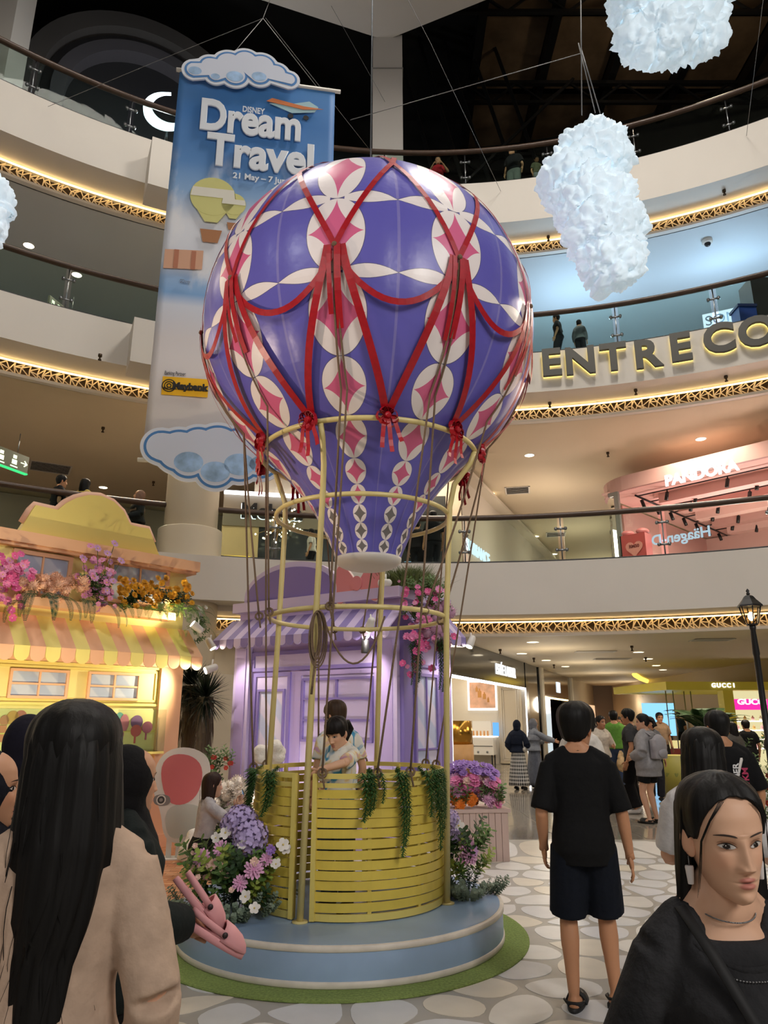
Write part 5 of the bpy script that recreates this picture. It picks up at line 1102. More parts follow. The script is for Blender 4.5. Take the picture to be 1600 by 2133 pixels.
# ------------------------------------------------------------------ wires
WIRE = mat('wire_grey', '#7b7b7b', .5)
def wire(pts, label, r=.006): q = MB(); q.tube(pts, r, 5); q.build('suspension_wire', WIRE, label=label, cat='wire', group='suspension wires')
top_b = PY(548, 38, A_.y + .2)
wire([PR(100, 222, AR - .03), PY(320, 130, A_.y + 2), top_b], 'thin grey wire from the upper left balcony front to the banner knot')
wire([top_b, MBn @ Vector((.6, BH, 0))], 'thin grey wire from the knot down to the left of the banner top')
wire([top_b, MBn @ Vector((BW - .3, BH, 0))], 'thin grey wire from the knot down to the right end of the banner')
wire([top_b, PZ(562, 1, 22.15)], 'thin grey wire rising from the banner knot to the dark roof')
wire([top_b + Vector((.05, 0, 0)), PR(775, 318, AR - .1)], 'long grey wire from the banner knot to behind the balloon crown')
wire([PR(1043, 398, AR - .03), PY(897, 90, 12), PY(850, 0, 11)], 'long grey wire from the upper right balcony front past the pillar')
wire([PR(1555, 283, AR - .03), PY(1590, 0, 11)], 'grey wire at the far right from the upper balcony front')
wire([PY(1208, 112, 8.0), PY(730, 250, 9.5)], 'nearly level grey wire crossing in front of the roof pillar')
wire([PZ(690, 12, 22.15), PY(802, 212, cp.y - .12)], 'short slanting wire left of the roof pillar')
# ------------------------------------------------------------------ glowing clouds
from mathutils import noise as mnoise
GC = mat('glowing_fluff', '#e2eaf0', .8, emit='#c4e4f4', es=.36, var=.12, vs=2.0)
def fluffy(label, blobs, voxel=.019):
    q = MB()
    for c, r in blobs: q.ell(c, (r[0], r[1], r[2]), 16, 12)
    me = cooked(q, voxel, 3, 'fluff_body', [GC]); n = len(me.vertices); co = np.empty(n * 3); no = np.empty(n * 3)
    me.vertices.foreach_get('co', co); me.vertices.foreach_get('normal', no); co = co.reshape(-1, 3); no = no.reshape(-1, 3); out = co.copy()
    for i in range(n):
        p = Vector(co[i]); w = p + mnoise.noise_vector(p * 5) * .08
        d = mnoise.noise(w * 3.2) * .06 + abs(mnoise.noise(w * 8)) * .10 + abs(mnoise.noise(w * 17)) * .08 + abs(mnoise.noise(w * 34)) * .03
        out[i] = co[i] + no[i] * d + np.array(mnoise.noise_vector(p * 11)) * .03
    me.vertices.foreach_set('co', out.ravel()); me.update(); c = sum((Vector(b_[0]) for b_ in blobs), Vector()) / len(blobs)
    o = thing('glowing_cloud', label, 'cloud lamp', c, group='glowing cloud lamps'); link('fluff_body', me, o); return o
def cb_(px, py, Y, rpx, k=(1, .8, 1)):
    p = PY(px, py, Y); s = rpx / FPX * (p.y * cos(PITCH) + (p.z - CAMZ) * sin(PITCH)); return (p, (s * k[0], s * k[1], s * k[2]))
c1_ = fluffy('large glowing white fluffy cloud hanging right of the balloon', [cb_(1235, 325, 6.4, 66), cb_(1200, 375, 6.4, 66), cb_(1245, 300, 6.5, 45), cb_(1235, 425, 6.35, 78), cb_(1262, 480, 6.3, 76), cb_(1272, 540, 6.3, 62), cb_(1285, 470, 6.3, 56)])
c2_ = fluffy('glowing white fluffy cloud cut off by the top right of the picture', [cb_(1350, 10, 6.0, 75), cb_(1440, 0, 6.0, 75), cb_(1390, 60, 6.0, 72), cb_(1450, 60, 6.0, 55), cb_(1340, 80, 6.0, 45), cb_(1400, -60, 6, 90)])
c3_ = fluffy('glowing white fluffy cloud at the left edge of the picture', [cb_(-45, 420, 6.0, 60), cb_(-40, 470, 6.0, 48), cb_(-80, 440, 6.0, 80)])
for c, dx in ((c1_, (PY(1212, 240, 6.5), PY(1210, 0, 6.3))), (c1_, (PY(1250, 235, 6.5), PY(1210, 100, 6.4))), (c1_, (PY(1240, 235, 6.5), PY(1205, 90, 6.4)))):
    q = MB(); q.tube([dx[0], dx[1]], .007, 5); q.build('hanging_wire', WIRE, c)
# ------------------------------------------------------------------ lamp post
lp_ = PY(1557, 1228, 7.2); lt_ = lp_.z; lb = Vector((lp_.x, lp_.y, 0)); lo_ = thing('lamp_post', 'black old-fashioned street lamp with lit hexagonal lantern at the right', 'lamp', lb)
q = MB(); h0 = lt_ - .36; q.lathe([(.11, 0), (.11, .05), (.07, .1), (.06, .5), (.035, .55), (.034, 1.3), (.045, 1.32), (.045, 1.36), (.03, 1.4), (.028, h0 - .3), (.034, h0 - .28), (.024, h0 - .05), (.03, h0 - .03), (.03, h0)], 16, lb); q.build('post', BLACKM, lo_)
def hexr(r, z): return [lb + Vector((r * cos(pi / 3 * i + .3), r * sin(pi / 3 * i + .3), z)) for i in range(6)]
q = MB(); q.flat = True; q.rings([hexr(.05, h0), hexr(.06, h0 + .015)]); q.build('lantern_base', BLACKM, lo_)
q = MB(); q.flat = True; q.rings([hexr(.058, h0 + .015), hexr(.10, h0 + .19)], caps=False); q.build('lantern_glass', glass_mat('lantern_glass', '#fff3dd'), lo_)
for i in range(6): q = MB(); q.tube([hexr(.06, h0 + .015)[i], hexr(.102, h0 + .19)[i]], .006, 5); q.build('lantern_bar', BLACKM, lo_)
q = MB(); q.flat = True; q.rings([hexr(.125, h0 + .185), hexr(.12, h0 + .2), hexr(.07, h0 + .255), hexr(.045, h0 + .29), hexr(.03, h0 + .30)]); q.build('lantern_roof', BLACKM, lo_)
q = MB(); q.lathe([(.008, h0 + .3), (.02, h0 + .315), (.01, h0 + .33), (.018, h0 + .345), (.002, h0 + .37)], 10, lb); q.build('finial', BLACKM, lo_)
q = MB(); q.ell(lb + Vector((0, 0, h0 + .09)), (.03, .03, .045), 10, 8); q.build('bulb', glow('lamp_bulb', '#ffe9b8', 14), lo_)
# ------------------------------------------------------------------ people
HZ = np.array([-.120, -.112, -.098, -.080, -.058, -.030, 0, .03, .06, .085, .105, .116, .121])
HWD = np.array([.010, .027, .0395, .0485, .057, .0655, .071, .0755, .075, .066, .046, .024, .004])
HFR = np.array([.058, .077, .085, .088, .087, .087, .087, .089, .085, .072, .050, .026, .004])
HBK = np.array([-.045, -.03, .0, .035, .058, .078, .09, .098, .096, .083, .058, .030, .004])
_zf = np.linspace(-.12, .121, 241); _kr = np.hanning(27); _kr /= _kr.sum()
def _smt(T): v = np.interp(_zf, HZ, T); vp = np.concatenate([2 * v[0] - v[13:0:-1], v, 2 * v[-1] - v[-2:-15:-1]]); return np.convolve(vp, _kr, 'valid')
HWD, HFR, HBK = _smt(HWD), _smt(HFR), _smt(HBK); HZ = _zf
def sgp(v, p): return (abs(v) ** p) * (1 if v >= 0 else -1)
def hc(z, phi, off=0.0):
    w = np.interp(z, HZ, HWD) + off; f = np.interp(z, HZ, HFR) + off; b = np.interp(z, HZ, HBK) + off
    s, c = sin(phi), cos(phi)
    return float(w * sgp(s, .92)), float((f if c > 0 else b) * sgp(c, .92)) if c > 0 else float(b * c)
def gs(x, c, s): return exp(-((x - c) / s) ** 2)
def face_disp(x, z):
    ax = abs(x); d = 0.0
    t = (z + .036) / .056                     # nose ridge from nasion (z .02) to tip (z -.036)
    if -.3 < t < 1.15:
        amp = .021 * max(0, 1 - t) ** .85 + .002 if t > 0 else .023 * max(0, 1 + t / .22)
        d += amp * gs(ax, 0, .0085 + .005 * max(0, 1 - t))
    d += .0085 * gs(ax, .0125, .0065) * gs(z, -.0375, .0075)
    d -= .0105 * gs(ax, .031, .0165) * gs(z, .004, .012)
    d += .0035 * gs(ax, .03, .022) * gs(z, .026, .009)
    d += .0045 * gs(ax, .041, .018) * gs(z, -.03, .02)
    d += .0055 * gs(ax, 0, .019) * gs(z, -.0595, .0055) + .0068 * gs(ax, 0, .016) * gs(z, -.0725, .006) - .0050 * gs(ax, 0, .02) * gs(z, -.0655, .0022)
    d -= .002 * gs(ax, 0, .006) * gs(z, -.05, .006); d += .005 * gs(ax, 0, .018) * gs(z, -.101, .010); d -= .0025 * gs(ax, 0, .02) * gs(z, -.085, .006)
    return d
def mixh(a, b, t): return tuple(a[i] + (b[i] - a[i]) * t for i in range(3))
def head_mesh(skin, nphi, nz, lipc=(.50, .13, .12)):
    V, C, F = [], [], []
    zs = [-.120 + .241 * (i / nz) for i in range(nz + 1)]
    phs = [2 * pi * (j / nphi) for j in range(nphi)]
    # concentrate columns towards the face
    phs = [p - .42 * sin(p) for p in phs]
    for z in zs:
        for p in phs:
            x, y = hc(z, p)
            c = skin
            if cos(p) > .15:
                k = min(1, (cos(p) - .15) / .35); y += face_disp(x, z) * k
                lip = gs(abs(x), 0, .0185) * max(gs(z, -.0600, .0058), gs(z, -.0720, .0068))
                if abs(x) < .026: c = mixh(c, lipc, min(1, max(0, (lip - .30) * 4)) * .75)
                c = mixh(c, (lipc[0] * .25, lipc[1] * .3, lipc[2] * .3), .7 * gs(z, -.0658, .0016) * gs(x, 0, .017))
                c = mixh(c, (skin[0], skin[1] * .72, skin[2] * .68), .35 * gs(abs(x), .042, .02) * gs(z, -.028, .02))
                c = mixh(c, (skin[0] * .5, skin[1] * .4, skin[2] * .35), .75 * gs(abs(x), .0085, .0035) * gs(z, -.0445, .0026))
                c = mixh(c, (skin[0] * .62, skin[1] * .5, skin[2] * .45), .45 * gs(abs(x), .031, .02) * gs(z, .006, .010))
            V.append((x, y, z)); C.append(c)
    n = nphi
    for i in range(nz):
        for j in range(n): k = (j + 1) % n; F.append((i * n + k, i * n + j, (i + 1) * n + j, (i + 1) * n + k))
    F.append(tuple(range(n))); F.append(tuple(nz * n + j for j in range(n))[::-1])
    return V, F, C
def eye_parts(skin, hd):
    """white almond with iris, lash line and brow, per side; returns (V, F, C)"""
    V, F, C = [], [], []
    def patch(pts, col):
        a = len(V); V.extend(pts); C.extend([col] * len(pts)); F.append(tuple(range(a, a + len(pts))))
    def fy(x, z): 
        s = max(-1, min(1, x / np.interp(z, HZ, HWD))); p = math.asin(sgp(s, 1 / .92)); return hc(z, p)[1] + face_disp(x, z)
    n = 14
    for sg in (-1, 1):
        cx, cz = sg * .031, .004; w, hu, hl = .0158, .0066, .0044
        up = [(-1 + 2 * i / n) for i in range(n + 1)]
        def alm(s, top): return cz + (hu if top else -hl) * (1 - s * s) ** .8 + .0012 * s * sg
        bul = lambda s, z: .0062 * (1 - s * s) ** .7 * (1 - ((z - cz) / .009) ** 2)
        a = len(V)
        for s in up:
            for k in range(5):
                z = alm(s, False) + (alm(s, True) - alm(s, False)) * k / 4; x = cx + s * w
                V.append((x, fy(x, z) + .0012 + bul(s, z), z))
                r = sqrt((s * w - .001) ** 2 + (z - cz - .0006) ** 2); C.append((.012, .006, .004) if r < .0062 else (.62, .58, .55))
        for i in range(n):
            for k in range(4): q = a + i * 5 + k; F.append((q, q + 1, q + 6, q + 5) if True else 0)
        # dark iris disc, with a white catchlight painted on it
        ir = [(cx + .001 + .0056 * cos(t), cz + .0006 + .0052 * sin(t)) for t in np.linspace(0, 2 * pi, 16)[:-1]]
        patch([(x, fy(cx, cz) + .0085, z) for x, z in ir], (.012, .007, .005))
        patch([(cx + .003 + .0011 * cos(t), fy(cx, cz) + .0089, cz + .0026 + .0011 * sin(t)) for t in np.linspace(0, 2 * pi, 8)[:-1]], (.8, .8, .8))
        # lash line and lid fold as little strips
        for dz, th, col, yo in ((0.0, .0016, (.008, .005, .004), .0022), (.0046, .0008, (skin[0] * .45, skin[1] * .38, skin[2] * .34), .0005)):
            a = len(V)
            for s in up:
                x = cx + s * w * 1.08; z = alm(s * .98, True) + dz; yy = fy(x, z) + yo + bul(s * .95, z) * (1 if dz == 0 else .2)
                tt = th * (1 - .5 * s * s); V.append((x, yy, z - tt * .3)); V.append((x, yy + .0006, z + tt)); C.extend([col, col])
            for i in range(n): q = a + i * 2; F.append((q, q + 1, q + 3, q + 2))
        a = len(V)
        for i in range(n + 1):
            s = -1 + 2 * i / n; o = s * sg; x = cx + sg * .002 + s * .0205; z = .0245 + .0040 * (1 - o * o) + .001 * o; tt = .0021 * (1 - max(0, o) ** 2 * .75) * (1 - max(0, -o) ** 6)
            V.append((x, fy(x, z) + .001, z - tt)); V.append((x, fy(x, z) + .0015, z + tt)); C.extend([(.05, .033, .026)] * 2)
        for i in range(n): q = a + i * 2; F.append((q, q + 1, q + 3, q + 2))
    return V, F, C
SKINM = mat('skin', '#c99a7c', .5, attr='tone', spec=.35)
def ik(a, t, l1, l2, pole):
    d = t - a; L = min(d.length, (l1 + l2) * .999); d.normalize(); ca = (l1 * l1 + L * L - l2 * l2) / (2 * l1 * L); ca = max(-1, min(1, ca))
    p = pole - d * pole.dot(d); p.normalize(); return a + d * (l1 * ca) + p * (l1 * sqrt(max(0, 1 - ca * ca)))
class Body: pass
TORS = {'m': [(.80, .125, .095, .0), (.86, .158, .115, -.01), (.93, .160, .118, -.012), (1.02, .148, .108, 0), (1.10, .146, .106, .004), (1.20, .160, .112, .006), (1.30, .172, .114, .004), (1.365, .160, .098, -.004), (1.405, .105, .075, -.01), (1.44, .062, .062, -.01)],
        'f': [(.80, .125, .095, 0), (.86, .162, .115, -.012), (.93, .160, .115, -.012), (1.02, .128, .095, 0), (1.09, .122, .09, .004), (1.18, .136, .102, .014), (1.27, .146, .108, .018), (1.345, .140, .086, .0), (1.39, .095, .066, -.008), (1.43, .052, .054, -.01)]}
def hand_mesh(q, w, d, palm, side, curl=.35, k=1.0):
    d = Vector(d).normalized(); palm = (Vector(palm) - d * Vector(palm).dot(d)).normalized(); x = d.cross(palm).normalized()      # x: across the palm
    M = Matrix((x, d, palm)).transposed().to_3x3()
    q.ell(w + d * .045 * k, (.040 * k, .052 * k, .016 * k), 12, 8, M)
    q.tube([w - d * .03, w + d * .02], [.027 * k, .030 * k], 10, sq=(1, .8))
    for i, (off, L, r) in enumerate(((-.030, .066, .0080), (-.011, .078, .0086), (.010, .075, .0086), (.029, .062, .0080))):
        off *= side; p = w + x * off * k + d * .085 * k; c = curl * (1 + .12 * i); P = [p - d * .02 * k]; dd = d
        for s, f in enumerate((.45, .32, .26)):
            P.append(P[-1] + dd * (L * f * k + (.02 * k if s == 0 else 0))); dd = (dd * cos(c) + palm * sin(c)).normalized() if s == 0 else (dd * cos(c) + (palm * cos(c) - d * sin(c)) * sin(c)).normalized()
        q.tube(P, [r * k * 1.05, r * k, r * k * .95, r * k * .75], 8)
    th = -side; b0 = w + x * .026 * th * k * -1 * -1 + d * .02 * k
    b0 = w + x * (.028 * -side) * k + d * .022 * k; t1 = b0 + (x * -side * .75 + d * .65 + palm * .3).normalized() * .042 * k; t2 = t1 + (x * -side * .25 + d * .9 + palm * .35).normalized() * .032 * k
    q.tube([b0 - (t1 - b0) * .4, b0, t1, t2], [.012 * k, .013 * k, .0105 * k, .0075 * k], 8)
def person(label, loc, rz, H, sex='m', skin='#c4946f', hair=('short', '#0b0908'), wear=(), arms=None, legs=None, head=(0, 0, 0), lean=0.0, pelv=0.0, hd=0, voxel=.014, feet='shoe', shoe='#15151a', hs=1.1, wide=1.0, group=None, curl=.35, eyes=True, fingers=True, neckl=0.0):
    k = H / 1.70; sk = srgb(skin)[:3]; sh = {'m': .178, 'f': .152}[sex] * wide
    root_M = TRS(loc, rz)
    T = Matrix.Translation((0, 0, .93 - pelv)) @ Matrix.Rotation(-lean, 4, 'X') @ Matrix.Translation((0, 0, -.93))   # lean > 0 bends forward (+Y)
    J = Body(); J.T = T
    J.neck = T @ Vector((0, -.005, 1.44 + neckl)); J.hips = {s: T @ Vector((s * .088, -.005, .88)) for s in (-1, 1)}; J.sh = {s: T @ Vector((s * sh, -.01, 1.352)) for s in (-1, 1)}
    arms = arms or {}; legs = legs or {}
    J.el, J.wr, J.kn, J.an = {}, {}, {}, {}
    for s in (-1, 1):
        t = Vector(arms.get(s, (s * (sh + .075), .05, .84))); t = t if s not in arms else Vector(arms[s])
        d = t - J.sh[s]
        if d.length > .535: t = J.sh[s] + d.normalized() * .535
        pole = Vector(arms.get(('p', s), (s * .45, -1, -.25))); J.el[s] = ik(J.sh[s], t, .285, .255, pole); J.wr[s] = t
        a = Vector(legs.get(s, (s * .095, 0, .085))); a = Vector(a); d = a - J.hips[s]
        J.kn[s] = ik(J.hips[s], a, .415, .40, Vector(legs.get(('p', s), (s * .1, 1, .1)))); J.an[s] = a
    def torso(q, e=0.0, z0=.80, z1=1.44, ez=None, ey=0, hemw=0):
        R = []; tz = TORS[sex]; zz = sorted(set([z for z, *_ in tz if z0 < z < z1] + [z0, z1]))
        for z in zz:
            rx = np.interp(z, [r[0] for r in tz], [r[1] for r in tz]) * wide; ry = np.interp(z, [r[0] for r in tz], [r[2] for r in tz]) * (1 + .5 * (wide - 1)); yo = np.interp(z, [r[0] for r in tz], [r[3] for r in tz])
            f = e(z) if callable(e) else e
            R.append([T @ Vector(((rx + f) * sgp(cos(2 * pi * j / 24), .85), (ry + f) * sgp(sin(2 * pi * j / 24), .85) + yo, z)) for j in range(24)])
        q.rings(R)
    def limb(q, pts, rads, n=14): q.tube(pts, rads, n)
    q = MB(); torso(q)
    fatl = 1.0 + .6 * (wide - 1)
    q.tube([J.neck + Vector((0, 0, -.04)), J.neck + Vector((0, .005, .03)), J.neck + Vector((0, .012, .10))], [.062, .053 if sex == 'm' else .046, .050 if sex == 'm' else .044], 14)
    for s in (-1, 1):
        q.ell(J.sh[s] + Vector((-s * .02, 0, -.008)), (.060, .054, .052), 12, 8); q.tube([J.neck + Vector((0, -.012, .035)), J.neck.lerp(J.sh[s], .45) + Vector((0, -.006, .012)), J.sh[s] + Vector((0, 0, .0))], [.040, .044, .048], 12)
        limb(q, [J.sh[s], J.sh[s].lerp(J.el[s], .4), J.el[s]], [.052 * fatl, .047 * fatl, .040 * fatl]); limb(q, [J.el[s], J.el[s].lerp(J.wr[s], .35), J.wr[s]], [.041 * fatl, .040 * fatl, .027])
        limb(q, [J.hips[s], J.hips[s].lerp(J.kn[s], .3), J.kn[s]], [.088 * fatl, .080 * fatl, .054 * fatl]); limb(q, [J.kn[s], J.kn[s].lerp(J.an[s], .3), J.kn[s].lerp(J.an[s], .6), J.an[s]], [.054 * fatl, .058 * fatl, .046 * fatl, .034])
        f = J.an[s]; fd = Vector(legs.get(('d', s), (s * .12, 1, 0))).normalized(); q.ell(f + fd * -.02 + Vector((0, 0, -.045)), (.036, .04, .038), 10, 8)
        q.tube([f + Vector((0, 0, -.03)) - fd * .01, f + fd * .07 + Vector((0, 0, -.05)), f + fd * .15 + Vector((0, 0, -.066)), f + fd * .19 + Vector((0, 0, -.07))], [.036, .036, .034, .022], 10, sq=(1.15, .75))
    me = cooked(q, voxel, 5, 'b', []); nv = len(me.vertices); co = np.empty(nv * 3, dtype=np.float32); me.vertices.foreach_get('co', co)
    V = [tuple(p) for p in co.reshape(-1, 3)]; F = [tuple(p.vertices) for p in me.polygons]; C = [sk] * nv; bpy.data.meshes.remove(me)
    if fingers:
        for s in (-1, 1):
            hq = MB(); d = J.wr[s] - J.el[s]; d = Vector(arms.get(('h', s), d)); pal = Vector(arms.get(('n', s), (-s, .15, 0))); hand_mesh(hq, J.wr[s], d, pal, -s, arms.get(('c', s), curl))
            n0 = len(V); V += hq.v; F += [tuple(i + n0 for i in f) for f in hq.f]; C += [sk] * len(hq.v)
    # head
    yaw, pit, rol = head; HC = J.neck + (T.to_3x3() @ Vector((0, .012, .04))) ; HM = Matrix.Translation(HC) @ Euler((-pit, rol, yaw), 'XYZ').to_matrix().to_4x4() @ Matrix.Translation((0, .022, .085 + .008 * (hs - 1))) @ Matrix.Scale(hs, 4)
    J.HM = HM
    hv, hf, hcol = head_mesh(sk, *((48, 40), (96, 80), (220, 190))[hd]); n0 = len(V); V += [tuple(HM @ Vector(p)) for p in hv]; F += [tuple(i + n0 for i in f) for f in hf]; C += hcol
    for s in (-1, 1):       # ears
        eq = MB(); eq.ell((s * .073, -.006, -.008), (.010, .018, .031), 12, 10, Matrix.Rotation(s * .35, 3, 'Z') @ Matrix.Rotation(.18, 3, 'X')); eq.ell((s * .079, -.004, -.004), (.006, .015, .026), 10, 8, Matrix.Rotation(s * .5, 3, 'Z')); n0 = len(V); V += [tuple(HM @ Vector(p)) for p in eq.v]; F += [tuple(i + n0 for i in f) for f in eq.f]; C += [mixh(sk, (sk[0], sk[1] * .7, sk[2] * .65), .3)] * len(eq.v)
    if eyes:
        ev, ef, ec = eye_parts(sk, hd); n0 = len(V); V += [tuple(HM @ Vector(p)) for p in ev]; F += [tuple(i + n0 for i in f) for f in ef]; C += ec
    S = Matrix.Scale(k, 4)
    me = bpy.data.meshes.new('body'); me.from_pydata(V, [], F); me.materials.append(SKINM); me.polygons.foreach_set('use_smooth', [True] * len(F))
    at = me.color_attributes.new('tone', 'FLOAT_COLOR', 'POINT'); at.data.foreach_set('color', np.concatenate([np.array(C, dtype=np.float32), np.ones((len(C), 1), np.float32)], 1).ravel())
    me.transform(S); P = bpy.data.objects.new('person', me); COL.objects.link(P); P.matrix_basis = root_M; tag(P, label, 'person', group)
    J.P = P; J.S = S; J.k = k; J.sex = sex
    def part(name, q, m_, vx=None, sm=4, plain=False, lab=None):
        m2 = q.mesh(name, m_ if isinstance(m_, (list, tuple)) else [m_]) if plain else cooked(q, vx or voxel, sm, name, [m_])
        m2.transform(S); o = bpy.data.objects.new(name, m2); COL.objects.link(o); o.parent = P
        if lab: o['label'] = lab
        return o
    J.part = part; J.torso = torso
    for w in wear:
        kind, col = w[0], w[1]; o_ = w[2] if len(w) > 2 else {}
        cm = col if not isinstance(col, str) else mat('cloth_' + col, col, .85, var=.12, vs=18, bump=.25, bs=30, spec=.2)
        q = MB()
        if kind in ('tee', 'long', 'tank'):
            e = o_.get('e', .018); z0 = o_.get('hem', .90); torso(q, lambda z: e + o_.get('flare', .012) * max(0, (1.15 - z)) / .25, z0, 1.425 - o_.get('scoop', 0))
            for s in (-1, 1):
                q.ell(J.sh[s] + Vector((-s * .02, 0, -.008)), (.063 + e * .3, .057 + e * .4, .054 + e * .4), 12, 8); q.tube([J.neck.lerp(J.sh[s], .30 + o_.get('scoop', 0) * 5) + Vector((0, -.008, .012 - o_.get('scoop', 0) * .3)), J.neck.lerp(J.sh[s], .6) + Vector((0, -.004, .008)), J.sh[s]], [.050 + e * .3, .052 + e * .3, .053 + e * .4], 12)
                if kind == 'tee': f = o_.get('slv', .72); m_ = J.sh[s].lerp(J.el[s], f); limb(q, [J.sh[s], J.sh[s].lerp(J.el[s], f * .5), m_], [.056 * fatl + e * .3, .057 * fatl + e * .5, .060 * fatl + e * .6])
                elif kind == 'long': limb(q, [J.sh[s], J.sh[s].lerp(J.el[s], .5), J.el[s]], [.060 * fatl + e * .3, .058 * fatl + e * .6, .052 * fatl + e * .7]); limb(q, [J.el[s], J.el[s].lerp(J.wr[s], .5), J.el[s].lerp(J.wr[s], .95)], [.052 * fatl + e * .7, .050 * fatl + e * .7, .036 + e * .7])
            R0 = [T @ Vector(((.088 + o_.get('scoop', 0) * .45) * cos(a), (.072 + o_.get('scoop', 0) * .5 if sin(a) > 0 else .066) * sin(a) + .004, 1.428 - o_.get('scoop', 0) * .75 - ((.034 + o_.get('scoop', 0) * .8) * max(0, sin(a)) ** 1.3) - .006 * abs(cos(a)))) for a in np.linspace(0, 2 * pi, 33)[:-1]]; cq = MB(); cq.tube(R0, .012, 8, loop=True, sq=(.7, 1.3)); part('collar', cq, cm, plain=True)
            part({'tee': 'shirt', 'long': 'jacket' if o_.get('jacket') else 'long_sleeved_top', 'tank': 'top'}[kind], q, cm, lab=o_.get('lab'))
        elif kind in ('shorts', 'pants'):
            e = o_.get('e', .018); torso(q, e, .80, o_.get('top', 1.03)); f1, f2 = o_.get('thigh', 1.0), o_.get('shin', .95)
            for s in (-1, 1):
                if kind == 'shorts': m_ = J.hips[s].lerp(J.kn[s], f1); limb(q, [J.hips[s], J.hips[s].lerp(J.kn[s], f1 * .5), m_], [.098 * fatl + e, .096 * fatl + e * 1.2, .090 * fatl + e * 1.5])
                else: limb(q, [J.hips[s], J.hips[s].lerp(J.kn[s], .5), J.kn[s]], [.096 * fatl + e, .086 * fatl + e, .066 * fatl + e]); limb(q, [J.kn[s], J.kn[s].lerp(J.an[s], .5), J.kn[s].lerp(J.an[s], f2)], [.066 * fatl + e, .060 * fatl + e * 1.2, .050 + e * 1.6])
            part('shorts' if kind == 'shorts' else 'trousers', q, cm)
        elif kind == 'skirt':
            R = []
            for i in range(11):
                t = i / 10; z = lerp(o_.get('top', 1.04), o_.get('hem', .12), t); r = lerp(.145, o_.get('w', .25), t ** .8)
                fx = (J.an[1] + J.an[-1]) / 2 * t; R.append([Vector((fx.x * t + (r + .012 * t * cos(9 * 2 * pi * j / 36)) * cos(2 * pi * j / 36), fx.y * t - .005 + (r * .8 + .012 * t * cos(9 * 2 * pi * j / 36)) * sin(2 * pi * j / 36), z - pelv * (1 - t))) for j in range(36)])
            q.rings(R); part('skirt', q, cm, plain=True)
    hk, hcx = hair[0], hair[1]
    hm = mat('hair_' + hcx, hcx, .55, var=.3, vs=1.0, stretch=(60, 60, 2), bump=.15, bs=1.0, spec=.25)
    rg = random.Random(hash(label) % 1000 if False else len(label))
    if hk not in ('hijab', 'bald'):
        HLN = {'short': ((0, 30, 50, 62, 74, 84, 95, 120, 150, 180), (.064, .062, .05, .022, -.014, -.012, .004, -.045, -.062, -.066)),
               'long': ((0, 25, 45, 60, 72, 84, 100, 130, 180), (.074, .071, .056, .028, .0, .008, -.03, -.06, -.07)),
               'tail': ((0, 25, 45, 60, 72, 84, 100, 130, 180), (.074, .071, .056, .028, .0, .012, -.02, -.05, -.055)),
               'fringe': ((0, 40, 58, 68, 80, 95, 130, 180), (.036, .035, .028, -.01, -.01, .01, -.05, -.055)),
               'bangs': ((0, 40, 58, 68, 80, 95, 130, 180), (.034, .033, .026, -.02, -.02, .0, -.05, -.06))}['fringe' if len(hair) > 2 and hair[2].get('fringe') else hk]
        R = []; nph = 64; th0 = hair[2].get('th', .014) if len(hair) > 2 else .014
        for side_ in (0, 1):
            for i in range(15):
                t = i / 14 if side_ == 0 else 1 - i / 14; row = []
                for j in range(nph):
                    p = 2 * pi * j / nph; ad = abs((math.degrees(p) + 180) % 360 - 180); zlow = float(np.interp(ad, *HLN)) + .0015 * sin(j * 7.7) + (hair[2].get('hl', 0) * max(0, cos(p)) ** .8 if len(hair) > 2 else 0)
                    z = lerp(.121, zlow, t ** 1.15); off = (th0 * (1 - .35 * t) * (1 + .14 * sin(j * 5.3) + .1 * sin(j * 11.7))) if side_ == 0 else -.004
                    x, y = hc(min(z, .121), p, off); row.append(HM @ Vector((x, y, z + (th0 * 1.1 * (1 - t) if side_ == 0 else -.003))))
                R.append(row)
        q = MB(); q.rings(R); part('hair', q, hm, plain=True)
    if hk == 'long':
        o_ = hair[2] if len(hair) > 2 else {}; L = o_.get('len', .45); wd = o_.get('w', .11); Rg = []; n = 40; m = 34
        for i in range(m):
            t = i / (m - 1); z = .075 - (L + .075) * t; g = min(1, t * 5)
            zq = max(z, 0.02); w0_ = float(np.interp(zq, HZ, HWD)) + th0 * (.80 if z > .02 else .98); d0_ = float(np.interp(zq, HZ, HBK)) + th0 * (.80 if z > .02 else .98); f_ = min(1, max(0, (.02 - z) / .18)); ww = lerp(w0_, wd, f_) * (1 - .25 * max(0, t - .65) / .35); dp = lerp(d0_, o_.get('d', .075), f_); yb = lerp(0, o_.get('yb', -.05), min(1, t * 1.6)); row = []; ext = o_.get('wrap', 1.15)
            for j in range(n):
                a = lerp(-pi / 2 * ext, pi / 2 * ext, j / (n - 1)); wob = 1 + .035 * sin(j * 2.1 + t * 3) + .02 * sin(j * 5.7 + t * 7); row.append((ww * sin(a) * wob, -dp * cos(a) * wob + yb, z - .03 * sin(j * 1.9) * t - .05 * t * abs(sin(j * .83))))
            inner = [(x * .72, y * .62 + yb * .4 - .005, z) for x, y, z in row[::-1]]
            # hang straight down in world from the head pivot
            Rg.append([HM @ Vector(p) if t < .3 else (HM @ Vector((0, 0, .0)) + (Euler((0, 0, yaw * (1 - t) if o_.get('unturn', 1) else yaw)).to_matrix() @ Vector(p))).lerp(HM @ Vector(p), max(0, 1 - (t - .3) * 3)) for p in row + inner])
        q = MB(); q.rings(Rg); part('long_hair', q, hm, plain=True)
